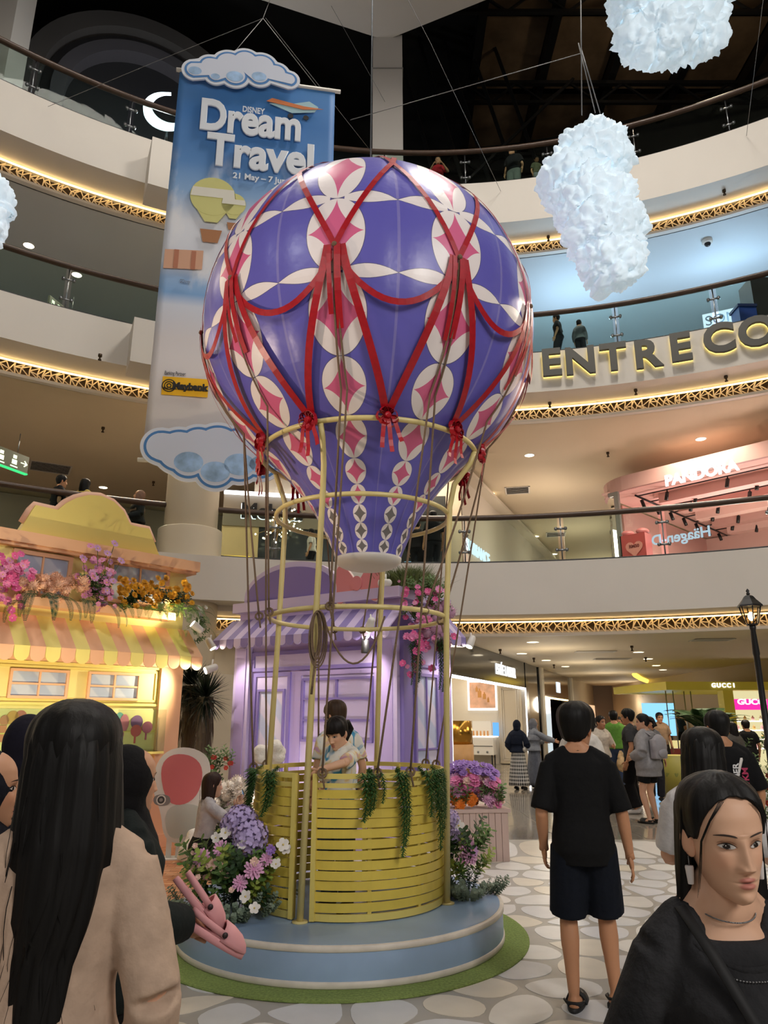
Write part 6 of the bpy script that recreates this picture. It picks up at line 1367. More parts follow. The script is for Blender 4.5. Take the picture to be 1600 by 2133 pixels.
        if o_.get('strands'):
            q = MB(); base = HM @ Vector((0, 0, 0))
            for i in range(o_['strands']):
                a = rg.uniform(-1.25, 1.25); r_ = rg.uniform(.85, 1.04); x0 = wd * sin(a) * r_ * .95; y0 = -.085 * cos(a) * r_ + o_.get('yb', -.05) - .012; ln = L * rg.uniform(.7, 1.15); z0 = rg.uniform(-.25, -.02); dx = rg.uniform(-.05, .05)
                q.tube([base + Vector((x0 + dx * t * t + .012 * sin(6 * t + i), y0 - .012 * sin(4 * t + i * 2), lerp(z0, -ln, t))) for t in np.linspace(0, 1, 9)], [.0011 * (1 - .6 * t) for t in np.linspace(0, 1, 9)], 4)
            part('hair_strands', q, hm, plain=True)['kind'] = 'stuff'
    if hk == 'tail':
        o_ = hair[2] if len(hair) > 2 else {}; b0 = HM @ Vector((0, -.105, .03)); L = o_.get('len', .22)
        q = MB(); q.tube([b0, b0 + HM.to_3x3() @ Vector((0, -.05, -.01)), b0 + HM.to_3x3() @ Vector((0, -.07, -.07)), b0 + Vector((0, -.03, -L * .7)) + HM.to_3x3() @ Vector((0, -.02, 0)), b0 + HM.to_3x3() @ Vector((0, -.04, 0)) + Vector((0, 0, -L))], [.022, .034, .036, .028, .008], 12); part('ponytail', q, hm, plain=True)
    if hk == 'hijab':
        q = MB(); q.ell(HM @ Vector((0, -.024, .012)), (.094, .108, .122), 20, 14, HM.to_3x3()); q.ell(HM @ Vector((0, -.03, -.07)), (.084, .095, .085), 18, 12, HM.to_3x3())
        hcen = HM @ Vector((0, -.01, -.10)); R = []
        for t, rx, ry, z in ((0, .075, .085, 0), (.2, .10, .105, -.045), (.45, .17, .13, -.10), (.75, .215, .155, -.19), (1, .215, .17, hair[2].get('drop', -.30) if len(hair) > 2 else -.30)):
            c0 = hcen.lerp(J.neck + Vector((0, 0, -.05)), t); R.append([Vector((c0.x + rx * cos(2 * pi * j / 28), c0.y + .01 + ry * sin(2 * pi * j / 28), hcen.z + z)) for j in range(28)])
        q.rings(R); part('headscarf', q, mat('cloth_' + hcx, hcx, .85, var=.12, vs=18, bump=.25, bs=30, spec=.2))
    # footwear
    if feet:
        sm_ = mat('shoe_' + shoe, shoe, .6, bump=.2, bs=60)
        for s in (-1, 1):
            f = J.an[s]; fd = Vector(legs.get(('d', s), (s * .12, 1, 0))).normalized(); q = MB(); side = fd.cross(Vector((0, 0, 1)))
            if feet == 'shoe':
                q.tube([f - fd * .07 + Vector((0, 0, -.04)), f - fd * .05 + Vector((0, 0, -.035)), f + fd * .07 + Vector((0, 0, -.045)), f + fd * .16 + Vector((0, 0, -.058)), f + fd * .215 + Vector((0, 0, -.066))], [.03, .048, .05, .047, .02], 12, sq=(1, .8)); part('shoe', q, sm_, .010)
            else:
                R = []
                for dz in (0, .026):
                    R.append([f + fd * (lerp(-.075, .215, (1 - cos(a)) / 2)) + side * (.047 * sin(a) * (1.0 + .12 * (1 - cos(a)) / 2)) + Vector((0, 0, -.083 + dz)) for a in np.linspace(0, 2 * pi, 25)[:-1]])
                q.rings(R)
                P_ = [f + fd * .10 + side * (.052 * cos(a)) + Vector((0, 0, -.068 + .052 * sin(a))) for a in np.linspace(0, pi, 11)]; q.ribbon(P_, .085, [(p - (f + fd * .10 + Vector((0, 0, -.07)))) for p in P_], .012)
                if feet == 'slide_back': P_ = [f - fd * (.045 * sin(a)) + side * (.048 * cos(a)) + Vector((0, 0, -.035)) for a in np.linspace(0, pi, 11)]; q.ribbon(P_, .03, [(p - f) for p in P_], .01)
                part('sandal', q, sm_, plain=True)
    return J
def at_floor(px, py): p = PZ(px, py, 0.0); return Vector((p.x, p.y, 0))
def stand(px, ytop, Y, z0=0.0): p = PY(px, ytop, Y); return Vector((p.x, Y, z0)), p.z - z0     # foot point and height of someone whose head top is seen at (px, ytop)
R_ = radians
# --- man in black T-shirt (right of the platform)
NAVY = '#10151f'
loc, H = stand(1195, 1474, 4.72)
person('man in black T-shirt, navy shorts and black slides seen from behind beside the platform', loc, R_(-8), H, 'm', '#c08a66', ('short', '#0a0806', {'th': .024}),
    (('tee', '#121213', {'hem': .78, 'e': .022, 'slv': .98, 'flare': .012}), ('shorts', NAVY, {'thigh': .97, 'e': .016})), arms={-1: (-.235, .06, .86), 1: (.285, .02, .78), ('c', 1): .3}, legs={-1: (-.115, -.04, .085), 1: (.135, .05, .085), ('d', -1): (.25, 1, 0), ('d', 1): (.8, .75, 0)}, head=(R_(-32), 0, 0), voxel=.011, hd=1, feet='slide_back', shoe='#121212', wide=.98, hs=1.2)
# --- woman at the right edge, facing the camera
loc, H = stand(1478, 1636, 1.56)
jw_ = person('young woman in washed black T-shirt with crossbody strap and dangling earring, nearest at right', loc, R_(-177), H, 'f', '#dbae90', ('long', '#0c0908', {'len': .40, 'w': .10, 'wrap': 1.0, 'strands': 24, 'th': .014, 'd': .06, 'yb': -.03, 'hl': .024}),
    (('tee', mat('acid_wash', '#2e2e30', .9, var=.4, vs=9, bump=.3, bs=60, spec=.15), {'e': .014, 'hem': .86, 'slv': .98, 'scoop': .035}), ('pants', '#1c1d22')), arms={-1: (-.24, .14, .92), 1: (.24, .14, .92)}, head=(R_(0), R_(8), R_(3)), hd=2, voxel=.008, wide=1.0, hs=1.04, neckl=.034)
# strap, earring, necklace
q = MB(); T_ = jw_.T; q.ribbon([T_ @ Vector(p) for p in ((.10, -.07, 1.43), (.108, .02, 1.447), (.088, .105, 1.38), (.03, .158, 1.25), (-.05, .168, 1.12), (-.13, .14, .98), (-.19, .03, .90))], .024, [(.2, -.2, 1), (.2, .3, 1), (.1, .9, .5), (0, 1, .15), (0, 1, 0), (-.4, 1, 0), (-1, .3, 0)], .004); jw_.part('bag_strap', q, mat('strap_black', '#0d0d0f', .7), plain=True)
for s_ in (-1, 1):
    e0 = jw_.HM @ Vector((s_ * .078, -.004, -.036)); q = MB(); q.tube([e0, e0 + Vector((0, 0, -.02))], .0012, 5); er = jw_.part('earring', q, STEEL, plain=True)
    q = MB(); q.lathe([(.0085, 0), (.0095, -.004), (.0065, -.036), (.006, -.038)], 14, e0 + Vector((0, 0, -.02))); q2 = jw_.part('earring_charm', q, mat('charm_white', '#d9d2d0', .3), plain=True)
q = MB()
for t in np.linspace(-2.5, -.6, 44) if False else np.linspace(.35, 2.8, 60): q.ell(T_ @ Vector((.066 * cos(t), .066 * sin(t) - .004, 1.447 - .022 * max(0, sin(t)))), (.0018, .0018, .0018), 6, 4)
jw_.part('bead_necklace', q, STEEL, plain=True)['kind'] = 'stuff'
q = MB()
for t in np.linspace(0, 2 * pi, 120)[:-1]:
    p0_ = Vector((.120 * cos(t), .108 * sin(t) + .006, 1.395 - .066 * max(0, sin(t)) ** 1.3 - .008 * abs(cos(t)))); q.ell(T_ @ p0_, (.0022, .0022, .0014), 5, 4)
jw_.part('collar_stitching', q, mat('stitch_grey', '#8f8f8f', .8), plain=True)['kind'] = 'stuff'
q = MB()
for i in range(10):      # loose wisps framing the forehead and cheek
    a = .2 + .08 * i; sg_ = -1 if i % 3 else 1; u_ = (i * .37) % 1; b0 = [(sg_ * (.02 + .03 * u_), .066, .092), (sg_ * (.052 + .008 * u_), .066 - .006 * u_, .055), (sg_ * (.066 + .004 * u_), .048 - .012 * u_, .01), (sg_ * (.068 + .010 * u_), .040 - .02 * u_, -.04 - .03 * u_), (sg_ * (.072 + .012 * u_), .03 - .02 * u_, -.09 - .06 * u_)]
    q.tube([jw_.HM @ (Vector(p) * 1.0 + Vector((sg_ * .006, .007, 0))) for p in b0], [.0008, .0008, .0007, .0006, .0002], 4)
jw_.part('hair_wisps', q, mat('hair_#0c0908'), plain=True)['kind'] = 'stuff'
# --- left foreground woman with very long hair
loc, H = stand(165, 1492, 1.80)
person('woman with very long black hair in beige top, nearest at the left edge, from behind', loc, R_(14), H, 'f', '#c9987a', ('long', '#090706', {'len': .62, 'w': .105, 'wrap': 1.25, 'strands': 60, 'd': .10, 'yb': -.055, 'th': .022}),
    (('long', '#b39a86', {'e': .016, 'hem': .84}), ('pants', '#c2b39b')), arms={-1: (-.235, .04, .86), 1: (.235, .04, .86)}, head=(R_(18), R_(4), 0), voxel=.010, wide=1.04, hs=1.22, hd=1)
# --- woman in black headscarf holding pink sandals
loc, H = stand(264, 1556, 2.75)
jh = person('woman in black headscarf and dark jacket holding pink sandals beside the turf', loc, R_(-48), H, 'f', '#b98a6c', ('hijab', '#0c0b0d', {'drop': -.22}),
    (('long', '#141a19', {'e': .045, 'hem': .80, 'flare': .03, 'jacket': 1}), ('pants', '#0b0b0d', {'e': .03})), arms={-1: (-.22, .14, .86), 1: (.12, .26, 1.03), ('h', 1): (.1, .9, -.5), ('c', 1): .9}, voxel=.012, wide=1.08, hd=1)
# pink clogs in her hand
hp_ = wmat(jh.P) @ (jh.S @ (jh.wr[1] + Vector((.0, .085, -.01))))
PKS = mat('pink_foam', '#c98d90', .7)
for k_, (dx, dz, rr) in enumerate(((-.03, .05, .85), (.035, -.045, .55))):
    so_ = thing('foam_sandal', ('pink foam sandal held upright in the headscarf woman hand', 'pink foam sandal hanging lower in the headscarf woman hand')[k_], 'sandal', hp_ + Vector((dx, -.02 * k_, dz)), group='pink foam sandals')
    so_.rotation_euler = (0, rr, .35); L_ = .13
    q = MB(); R0 = [[Vector((L_ * -cos(a), .046 * sin(a) * (1 + .12 * -cos(a)), z)) for a in np.linspace(0, 2 * pi, 29)[:-1]] for z in (-.012, .0, .012)]; q.rings(R0); q.build('sole', PKS, so_, world=False)
    q = MB(); R0 = [[Vector((x, w_ * cos(a), .008 + h_ * sin(a))) for a in np.linspace(0, pi, 15)] for x, w_, h_ in ((.015, .049, .062), (.05, .052, .058), (.09, .046, .046), (.118, .028, .026), (.13, .006, .008))]; R1 = [[Vector((x, w_ * cos(a), .006 + h_ * sin(a))) for a in np.linspace(pi, 0, 15)] for x, w_, h_ in ((.015, .043, .056), (.05, .046, .052), (.09, .04, .04), (.118, .022, .02), (.128, .004, .006))]
    q.rings([a + b_ for a, b_ in zip(R0, R1)]); q.build('upper', PKS, so_, world=False)
    q = MB(); q.ribbon([Vector((.02 - .13 * sin(a), .05 * cos(a), .032 + .01 * sin(a))) for a in np.linspace(0, pi, 15)], .022, [Vector((-sin(a), cos(a), 0)) for a in np.linspace(0, pi, 15)], .006); q.build('heel_strap', PKS, so_, world=False)
    for sg in (-1, 1): q = MB(); q.cyl((.02, .05 * sg, .032), (.02, .057 * sg, .032), .010, n=12); q.build('rivet', mat('rivet_dark', '#2a1a1c', .5), so_, world=False)
# --- two more headscarf women at the far left
loc, H = stand(62, 1492, 3.3); person('woman in dark navy headscarf half hidden behind the long-haired woman', loc, R_(20), H, 'f', '#b98a6c', ('hijab', '#15131f'), (('long', '#20202c', {'e': .03}), ('pants', '#16161c')))
loc, H = stand(-40, 1560, 2.3); person('woman in dark headscarf cut off by the left picture edge', loc, R_(-60), H, 'f', '#b98a6c', ('hijab', '#12121c'), (('long', '#141420', {'e': .03}), ('pants', '#16161c')), arms={-1: (-.2, .2, 1.1), 1: (.12, .3, 1.22)})
# --- girl with white top and long hair in front of the lamp post
loc, H = stand(1456, 1521, 3.4)
person('woman with straight black hair and white top, in front of the lamp post', loc, R_(-22), H, 'f', '#cf9f82', ('long', '#0a0807', {'len': .50, 'w': .098, 'wrap': 1.2, 'strands': 30, 'th': .02, 'yb': -.04}), (('tee', '#c9c6c6', {'e': .02, 'slv': .8}), ('pants', '#8a95a5')), arms={1: (.16, .30, 1.18), -1: (-.1, .3, 1.16), ('h', 1): (-.3, .6, .5), ('c', 1): .8}, head=(R_(-10), R_(12), 0), hd=1)
# --- FINISHER T-shirt man
loc, H = stand(1494, 1482, 6.0)
jf = person('man in black FINISHER T-shirt with white strap near the lamp post', loc, R_(4), H, 'm', '#b98561', ('short', '#0b0908'), (('tee', '#0f0f11', {'e': .03, 'slv': .95, 'hem': .80}), ('pants', '#17171a')), wide=1.06)
def back_text(J, t, x, z, size, m_, rotz=pi / 2):
    me = text_mesh(t, size, .002, .0015, 0, m_); me.transform(J.S @ Matrix.Translation((x, -.152, z)) @ Matrix.Rotation(pi / 2, 4, 'X') @ Matrix.Rotation(rotz, 4, 'Z')); o = bpy.data.objects.new('shirt_print', me); COL.objects.link(o); o.parent = J.P
back_text(jf, 'FINISHER', .02, 1.16, .07, mat('print_white2', '#d0d0d0', .7)); back_text(jf, '21.1KM', .09, 1.16, .07, mat('print_pink', '#b03058', .7))
q = MB(); q.ribbon([jf.T @ Vector(p) for p in ((.10, .05, 1.43), (.115, -.05, 1.425), (.08, -.135, 1.33), (.0, -.155, 1.15), (-.10, -.14, .98), (-.16, -.06, .9))], .022, [(0, .3, 1), (0, -.5, 1), (0, -1, .3), (0, -1, 0), (-.3, -1, 0), (-1, -.4, 0)], .004); jf.part('bag_strap', q, mat('strap_white', '#cfcac4', .7), plain=True)
# --- hoodie woman with grey backpack, friend in black trousers
loc = at_floor(1362, 1715); H = PY(1337, 1488, loc.y).z
jb = person('woman in grey hoodie and black shorts with light grey backpack on the polished floor', loc, R_(35), H, 'f', '#cda084', ('tail', '#0d0a09', {'len': .12}), (('long', '#8e8c8e', {'e': .055, 'hem': .72, 'flare': .02}), ('shorts', '#101012', {'thigh': .62, 'e': .012})), arms={-1: (-.2, .14, 1.02), 1: (.22, .1, .92)}, head=(R_(40), 0, 0), feet='slide_back', shoe='#141313', hs=1.12)
def backpack(J, col, y0=-.16, w=.15, z0=1.0, h=.38):
    q = MB(); q.ell((0, y0 - .05, z0 + h * .5), (w, .095, h * .52), 18, 12); q.box((-w * .85, y0 - .10, z0), (w * .85, y0 + .03, z0 + h * .8)); J.part('backpack', q, mat('pack_' + col, col, .8, bump=.4, bs=14), .014, 5)
    q = MB(); q.ell((0, y0 - .11, z0 + h * .25), (w * .7, .05, h * .22), 14, 10); J.part('backpack_pocket', q, mat('pack_' + col), .014, 4)
    for s in (-1, 1): q = MB(); q.ribbon([J.T @ Vector(p) for p in ((s * .09, y0 + .02, 1.36), (s * .10, -.02, 1.445), (s * .11, .09, 1.38), (s * .13, .13, 1.2), (s * .15, .03, 1.05))], .04, [(0, -1, 1), (0, 0, 1), (0, 1, .5), (0, 1, 0), (s, .3, 0)], .006); J.part('backpack_strap', q, mat('pack_' + col), plain=True)
backpack(jb, '#98959a', -.19, .17)
loc = at_floor(1318, 1697); loc = Vector((loc.x, loc.y + .15, 0)); H = PY(1345, 1478, loc.y).z
jb2 = person('person with olive backpack and black trousers standing close behind the hoodie woman', loc + Vector((.14, 0, 0)), R_(60), H, 'm', '#b98561', ('short', '#0a0807', {'th': .022}), (('tee', '#3a3a3c', {'e': .03}), ('pants', '#0c0c0e', {'e': .035})), shoe='#c9c4be'); backpack(jb2, '#6a5f45')
# --- woman in cream top with shopping bags
loc = at_floor(1262, 1668); H = PY(1262, 1492, loc.y).z
jc = person('woman in cream top and dark brown skirt carrying orange plastic bags towards us', loc, R_(188), H, 'f', '#b98463', ('tail', '#120e0c', {'len': .1}), (('tee', '#cfc3b2', {'e': .03, 'slv': 1.05, 'hem': .86}), ('skirt', '#2b211c', {'hem': .22, 'w': .24})), arms={1: (.27, .1, .84), -1: (-.18, .22, 1.08)}, legs={-1: (-.08, -.12, .10), 1: (.09, .14, .085)}, head=(R_(25), 0, 0), feet='slide_back', shoe='#1d1815', hs=1.12)
for k_, (dx, col) in enumerate(((0, '#c9a878'), (.12, '#cdb89a'))):
    q = MB(); c0 = jc.wr[-1] + Vector((-.10 - dx, .10, -.32)); q.ell(c0 + Vector((0, 0, -.02)), (.12, .09, .16), 14, 10); q.tube([c0 + Vector((.05, 0, .1)), c0 + Vector((.03, 0, .26))], [.05, .01], 6); q.tube([c0 + Vector((-.05, 0, .1)), c0 + Vector((-.0, 0, .26))], [.05, .01], 6); m2 = cooked(q, .014, 3, 'plastic_bag', [mat('bag_' + col, col, .35, var=.35, vs=14, bump=.6, bs=18)]); m2.transform(wmat(jc.P) @ jc.S); link('plastic_bag', m2, None, label=('crinkled orange and white plastic bag, inner one in the cream-top woman hand', 'crinkled pale plastic bag, outer one carried by the cream-top woman')[k_], cat='bag', group='plastic bags')
# --- women by the black cosmetics shop
loc = at_floor(1083, 1645); H = PY(1077, 1500, loc.y).z
chk = bpy.data.materials.new('checked_cloth'); chk.use_nodes = True; _M['checked_cloth'] = chk
nt = chk.node_tree; N = nt.nodes; Lk = nt.links; tcn = N.new('ShaderNodeTexCoord'); sep_ = N.new('ShaderNodeSeparateXYZ'); Lk.new(tcn.outputs['Object'], sep_.inputs[0])
a_ = nmath('ARCTAN2', sep_.outputs[0], sep_.outputs[1]); f1 = nmath('GREATER_THAN', nmath('FRACT', nmath('MULTIPLY', a_, 4.0)), .5); f2 = nmath('GREATER_THAN', nmath('FRACT', nmath('MULTIPLY', sep_.outputs[2], 13.0)), .5)
Lk.new(mixc(nmath('MULTIPLY', nmath('ADD', f1, f2), .5), srgb('#c9c6c0'), srgb('#141518')), N['Principled BSDF'].inputs['Base Color'])
jn = person('woman in navy headscarf and black-and-white checked skirt with white handbag', loc, R_(-30), H, 'f', '#b98a6c', ('hijab', '#161c2b', {'drop': -.36}), (('long', '#1b2130', {'e': .04}), ('skirt', chk, {'hem': .1, 'w': .27})), arms={1: (.2, .2, 1.05), -1: (-.2, .1, .95)}, hs=1.1)
q = MB(); q.ell((.2, -.02, .98), (.05, .13, .075), 14, 10); jn.part('handbag', q, mat('bag_silver', '#b9b5ad', .35), .014)
q = MB(); q.tube([(.2, .08, 1.02), (.14, .02, 1.36), (.17, -.08, 1.2), (.2, -.12, 1.02)], .008, 6); jn.part('handbag_strap', q, mat('bag_silver'), plain=True)
loc = loc + Vector((.45, .35, 0)); H = PY(1097, 1497, loc.y).z
person('woman in light grey headscarf pointing with an open hand towards the shop', loc, R_(-75), H, 'f', '#b98a6c', ('hijab', '#7d8088'), (('long', '#7d828b', {'e': .04}), ('skirt', '#5f636d', {'hem': .08, 'w': .27})), arms={1: (.2, .48, 1.15), -1: (-.18, .4, 1.12)}, hs=1.1)
# --- passers-by deeper in the passage
def passer(px, ytop, Y, rz, label, sex, shirt, legs_, hair=('short', '#0c0a09'), skin='#b98561', **k):
    l, h = stand(px, ytop, Y); h = max(1.45, min(1.82, h)); return person(label, l, R_(rz), h, sex, skin, hair, (('tee', shirt, {'e': .03}), legs_), voxel=.018, group=None, hs=1.12, **k)
passer(1206, 1478, 8.5, -40, 'man in white T-shirt mostly hidden behind the black T-shirt man', 'm', '#cfcac2', ('pants', '#23232a'))
passer(1229, 1488, 16.5, 10, 'man in dark plum shirt walking away left of the cream-top woman', 'm', '#2a1d22', ('pants', '#1c1c20'))
passer(1222, 1484, 19, 0, 'bald man in dark clothes deep in the passage', 'm', '#2c2a2c', ('pants', '#1c1c20'), ('bald', '#000000'))
passer(1277, 1481, 17, -8, 'person in bright green T-shirt with black strap walking away', 'm', '#5f8f3a', ('pants', '#3c4a66'))
passer(1288, 1494, 18.5, 160, 'woman in brown top right of the green T-shirt person', 'f', '#5a4636', ('pants', '#2a2a30'), ('long', '#15100d', {'len': .3}))
passer(1308, 1486, 20, 5, 'woman in cream cropped top and blue jeans walking away', 'f', '#c9b79a', ('pants', '#50607c'), ('long', '#120e0c', {'len': .36}))
passer(1352, 1494, 15.2, 175, 'woman in grey cardigan partly hidden behind the backpack', 'f', '#6d6d70', ('pants', '#2a2a30'), ('tail', '#15100d'))
passer(1372, 1485, 20, 180, 'man in beige shirt holding something yellow, facing us', 'm', '#9a8068', ('pants', '#2a2622'))
passer(1385, 1486, 31, 170, 'person in bright red top far down the passage', 'f', '#c4283a', ('pants', '#2a2a30'), ('long', '#120e0c', {'len': .3}))
passer(1397, 1487, 33, 0, 'person in grey top and white trousers far down the passage', 'f', '#6a6668', ('pants', '#c9b9b4'), ('long', '#120e0c', {'len': .3}))
passer(1412, 1484, 34, 0, 'person in dark blue top far down the passage by the kiosk poles', 'm', '#23303c', ('pants', '#1c1c22'))
passer(1402, 1485, 38, 180, 'person in orange red top farthest down the passage', 'm', '#c2452a', ('pants', '#2a2a30'))
passer(1553, 1500, 17, 0, 'seated looking customer in black at the golden kiosk', 'm', '#101012', ('pants', '#101012'))
passer(1525, 1505, 15, 20, 'customer in grey top with dark hair beside the kiosk plants', 'f', '#57544f', ('pants', '#2a2a30'), ('long', '#120e0c', {'len': .2}))
# --- photographing girl crouching by the flower bed
loc = Vector((PY(424, 1700, 8.2).x, 8.2, 0))
jp = person('girl with long brown hair crouching to take a phone picture by the flowers', loc, R_(-62), 1.58, 'f', '#cda084', ('long', '#2b1710', {'len': .44, 'w': .10, 'wrap': 1.2, 'strands': 20, 'yb': -.04}), (('long', '#a9a4a6', {'e': .012, 'hem': 1.0, 'flare': 0}), ('pants', '#131316', {'e': .014})), arms={1: (.10, .40, 1.32 - .60), -1: (-.08, .40, 1.30 - .60), ('h', 1): (0, .4, 1), ('h', -1): (0, .4, 1), ('c', 1): .7, ('c', -1): .7}, legs={-1: (-.12, .05, .085), 1: (.14, .22, .085)}, pelv=.60, lean=.10, feet='shoe', shoe='#d0ccc8', hs=1.1)
pm_ = wmat(jp.P) @ (jp.S @ ((jp.wr[1] + jp.wr[-1]) / 2 + Vector((.02, .05, .11)))); ph1 = thing('smartphone', 'dark smartphone with lit screen held up by the crouching girl', 'phone', pm_, R_(-62)); ph1.rotation_euler = (.25, .45, R_(-62))
q = MB(); q.box((-.038, -.004, -.078), (.038, .004, .078)); q.build('case', BLACKM, ph1, world=False); q = MB(); q.box((-.034, -.0055, -.072), (.034, -.004, .072)); q.build('screen', glow('phone_screen', '#7f9dc0', .7), ph1, world=False)
# --- girl and man in the basket
TD = mat('tie_dye', '#d8d6cc', .85, var=.0)
nt = TD.node_tree; N = nt.nodes; Lk = nt.links; tcn = N.new('ShaderNodeTexCoord'); tn = N.new('ShaderNodeTexNoise'); tn.inputs['Scale'].default_value = 5.5; tn.inputs['Distortion'].default_value = 1.5; Lk.new(tcn.outputs['Object'], tn.inputs[0]); rr_ = N.new('ShaderNodeValToRGB'); Lk.new(tn.outputs['Fac'], rr_.inputs[0]); cr = rr_.color_ramp
cr.elements[0].position = .36; cr.elements[0].color = srgb('#3f8fb4'); cr.elements[1].position = .44; cr.elements[1].color = srgb('#dcd9cf')
for p_, c in ((.54, '#e0dccf'), (.60, '#dfc488'), (.68, '#c99ab0')): e = cr.elements.new(p_); e.color = srgb(c)
Lk.new(rr_.outputs[0], N['Principled BSDF'].inputs['Base Color'])
g0 = PY(703, 1500, 5.86); loc = Vector((g0.x + .03, 5.86, PH + .005))
person('girl in tie-dye T-shirt with dark fringe leaning on the basket rim', loc, R_(152), g0.z - PH + .015, 'f', '#d9ab8c', ('tail', '#140d0b', {'th': .016, 'len': .2, 'fringe': 1}), (('tee', TD, {'e': .022, 'slv': .9}), ('pants', '#3b4a66')), arms={-1: (-.02, .42, 1.23), 1: (.18, .15, .95), ('p', -1): (-1, -.2, .2), ('h', -1): (.5, .7, -.6), ('c', -1): .5}, head=(R_(-6), R_(24), 0), hd=1, voxel=.011, hs=1.22)
g0 = PY(707, 1463, 6.45); loc = Vector((g0.x, 6.45, PH + .005))
jg = person('man with glasses and tie-dye shirt inside the basket behind the girl', loc, R_(28), g0.z - PH, 'm', '#c99a78', ('short', '#3b2a1d', {'th': .02}), (('tee', TD, {'e': .02}), ('pants', '#2a2f3a')), head=(R_(20), R_(14), 0), hd=1, voxel=.012, hs=1.15)
q = MB()
for s_ in (-1, 1): q.tube([jg.HM @ Vector((s_ * .032 + .024 * cos(t), .100, .006 + .018 * sin(t))) for t in np.linspace(0, 2 * pi, 18)[:-1]], .0018, 5, loop=True); q.tube([jg.HM @ Vector((s_ * .056, .098, .010)), jg.HM @ Vector((s_ * .076, .0, .012))], .002, 5)
jg.part('glasses', q, BLACKM, plain=True)
# --- people on the galleries
def gal(px, ytop, r, zt, rz, H, label, sex, skin='#c4946f', **k):
    p = PR(px, ytop, r); th = TH(p); l = ring(th, r, zt - .115); return person(label, l, R_(rz), min(H, max(1.2, p.z - l.z)) if not k.pop('fix', 0) else H, sex, skin, voxel=.018, hs=1.14, **k)
gal(128, 983, AR + .5, Z1T, -50, 1.75, 'man with floral tote backpack at the lowest left railing', 'm', hair=('short', '#0b0908'), wear=(('tee', '#17181b', {'e': .03}), ('pants', '#1c1c20')))
gal(180, 978, AR + .5, Z1T, -10, 1.75, 'woman with long black hair in yellow striped dress at the lowest left railing', 'f', hair=('long', '#0a0807', {'len': .45, 'w': .10}), wear=(('tank', '#d8c06a', {'e': .02}), ('skirt', '#d8c890', {'hem': .4})))
gal(293, 1003, AR + .7, Z1T, 130, 1.7, 'woman in taupe headscarf holding a leaflet at the lowest left railing', 'f', hair=('hijab', '#8a6f62'), wear=(('long', '#26262a', {'e': .05}), ('skirt', '#1f1f23', {'hem': .1, 'w': .26})), arms={1: (.14, .3, 1.05), -1: (-.14, .26, 1.0)}, head=(R_(-30), R_(-15), 0))
gal(650, 1102, AR + 1.6, Z1T, 80, 1.7, 'person in black and white striped shirt behind the lower railing near the balloon', 'm', hair=('short', '#1a1412'), wear=(('tee', '#c9c4ba', {'e': .03}), ('pants', '#1c1c20')))
gal(902, 1042, AR + 1.2, Z1T, 20, 1.75, 'dark haired person in black right of the balloon mouth upstairs', 'm', hair=('short', '#0b0908'), wear=(('tee', '#121214', {'e': .03}), ('pants', '#1c1c20')))
gal(868, 1052, AR + 1.9, Z1T, -20, 1.7, 'person in dark jacket and pale shirt half behind the balloon mouth upstairs', 'm', hair=('short', '#0b0908'), wear=(('long', '#1d1a1c', {'e': .03}), ('pants', '#1c1c20')))
gal(1160, 656, AR + .5, Z2T, 60, 1.68, 'person in dark T-shirt with white tote bag on the middle balcony', 'f', hair=('short', '#0b0908'), wear=(('tee', '#2a2a2c', {'e': .03}), ('pants', '#2a2a30')))
gal(1207, 688, AR + .5, Z2T, -30, 1.3, 'child in striped top with black bag on the middle balcony', 'f', hair=('bangs', '#0b0908'), wear=(('long', '#7d8288', {'e': .03}), ('pants', '#2a2a30')))
gal(912, 318, AR + .72, Z3T, 175, 1.65, 'person in red top leaning on the topmost railing above the balloon', 'f', hair=('short', '#0b0908'), wear=(('tee', '#a8232c', {'e': .03}), ('pants', '#2a2a30')), arms={1: (.18, .25, 1.2), -1: (-.16, .25, 1.25)})
gal(1066, 278, AR + .62, Z3T, 150, 1.75, 'man in dark shirt and grey trousers standing at the topmost railing', 'm', hair=('short', '#0b0908'), wear=(('tee', '#1b1c1e', {'e': .04}), ('pants', '#6d716c', {'e': .03})), head=(R_(-40), R_(-10), 0), fix=1)
gal(1118, 345, AR + .5, Z3T, 190, 1.3, 'child beside the man at the topmost railing', 'f', hair=('bangs', '#0b0908'), wear=(('tee', '#5f5f4a', {'e': .03}), ('pants', '#7d7f80')))
# ------------------------------------------------------------------ plants and flowers
rgF = random.Random(21)
def petal(q, base, d, up, L, w, lift=.3, cup=.0):
    d = d.normalized(); s = d.cross(up).normalized(); p1 = base + d * L * .5 + up * L * (lift * .6) ; p2 = base + d * L * .9 + up * L * lift
    n = q.addv([base - s * w * .12, base + s * w * .12, p1 + s * w * .5 + up * cup, p2 + s * w * .34, p2 + d * L * .1, p2 - s * w * .34, p1 - s * w * .5 + up * cup])
    q.face((n, n + 1, n + 2, n + 6)); q.face((n + 6, n + 2, n + 3, n + 5)); q.face((n + 5, n + 3, n + 4))
def bloom(layers, L, w, cm, ccol, lifts, name):
    q = MB(); up = Vector((0, 0, 1))
    for li, (n, sc) in enumerate(layers):
        for i in range(n): a = 2 * pi * (i + .5 * li) / n + rgF.uniform(-.1, .1); petal(q, Vector((0, 0, .002 * li)), Vector((cos(a), sin(a), 0)), up, L * sc * rgF.uniform(.9, 1.05), w * sc, lifts[li])
    q.cur = 1; q.ell((0, 0, .006), (L * .16, L * .16, L * .1), 8, 5); return q.mesh(name, [cm, mat('fl_' + ccol, ccol, .7)])
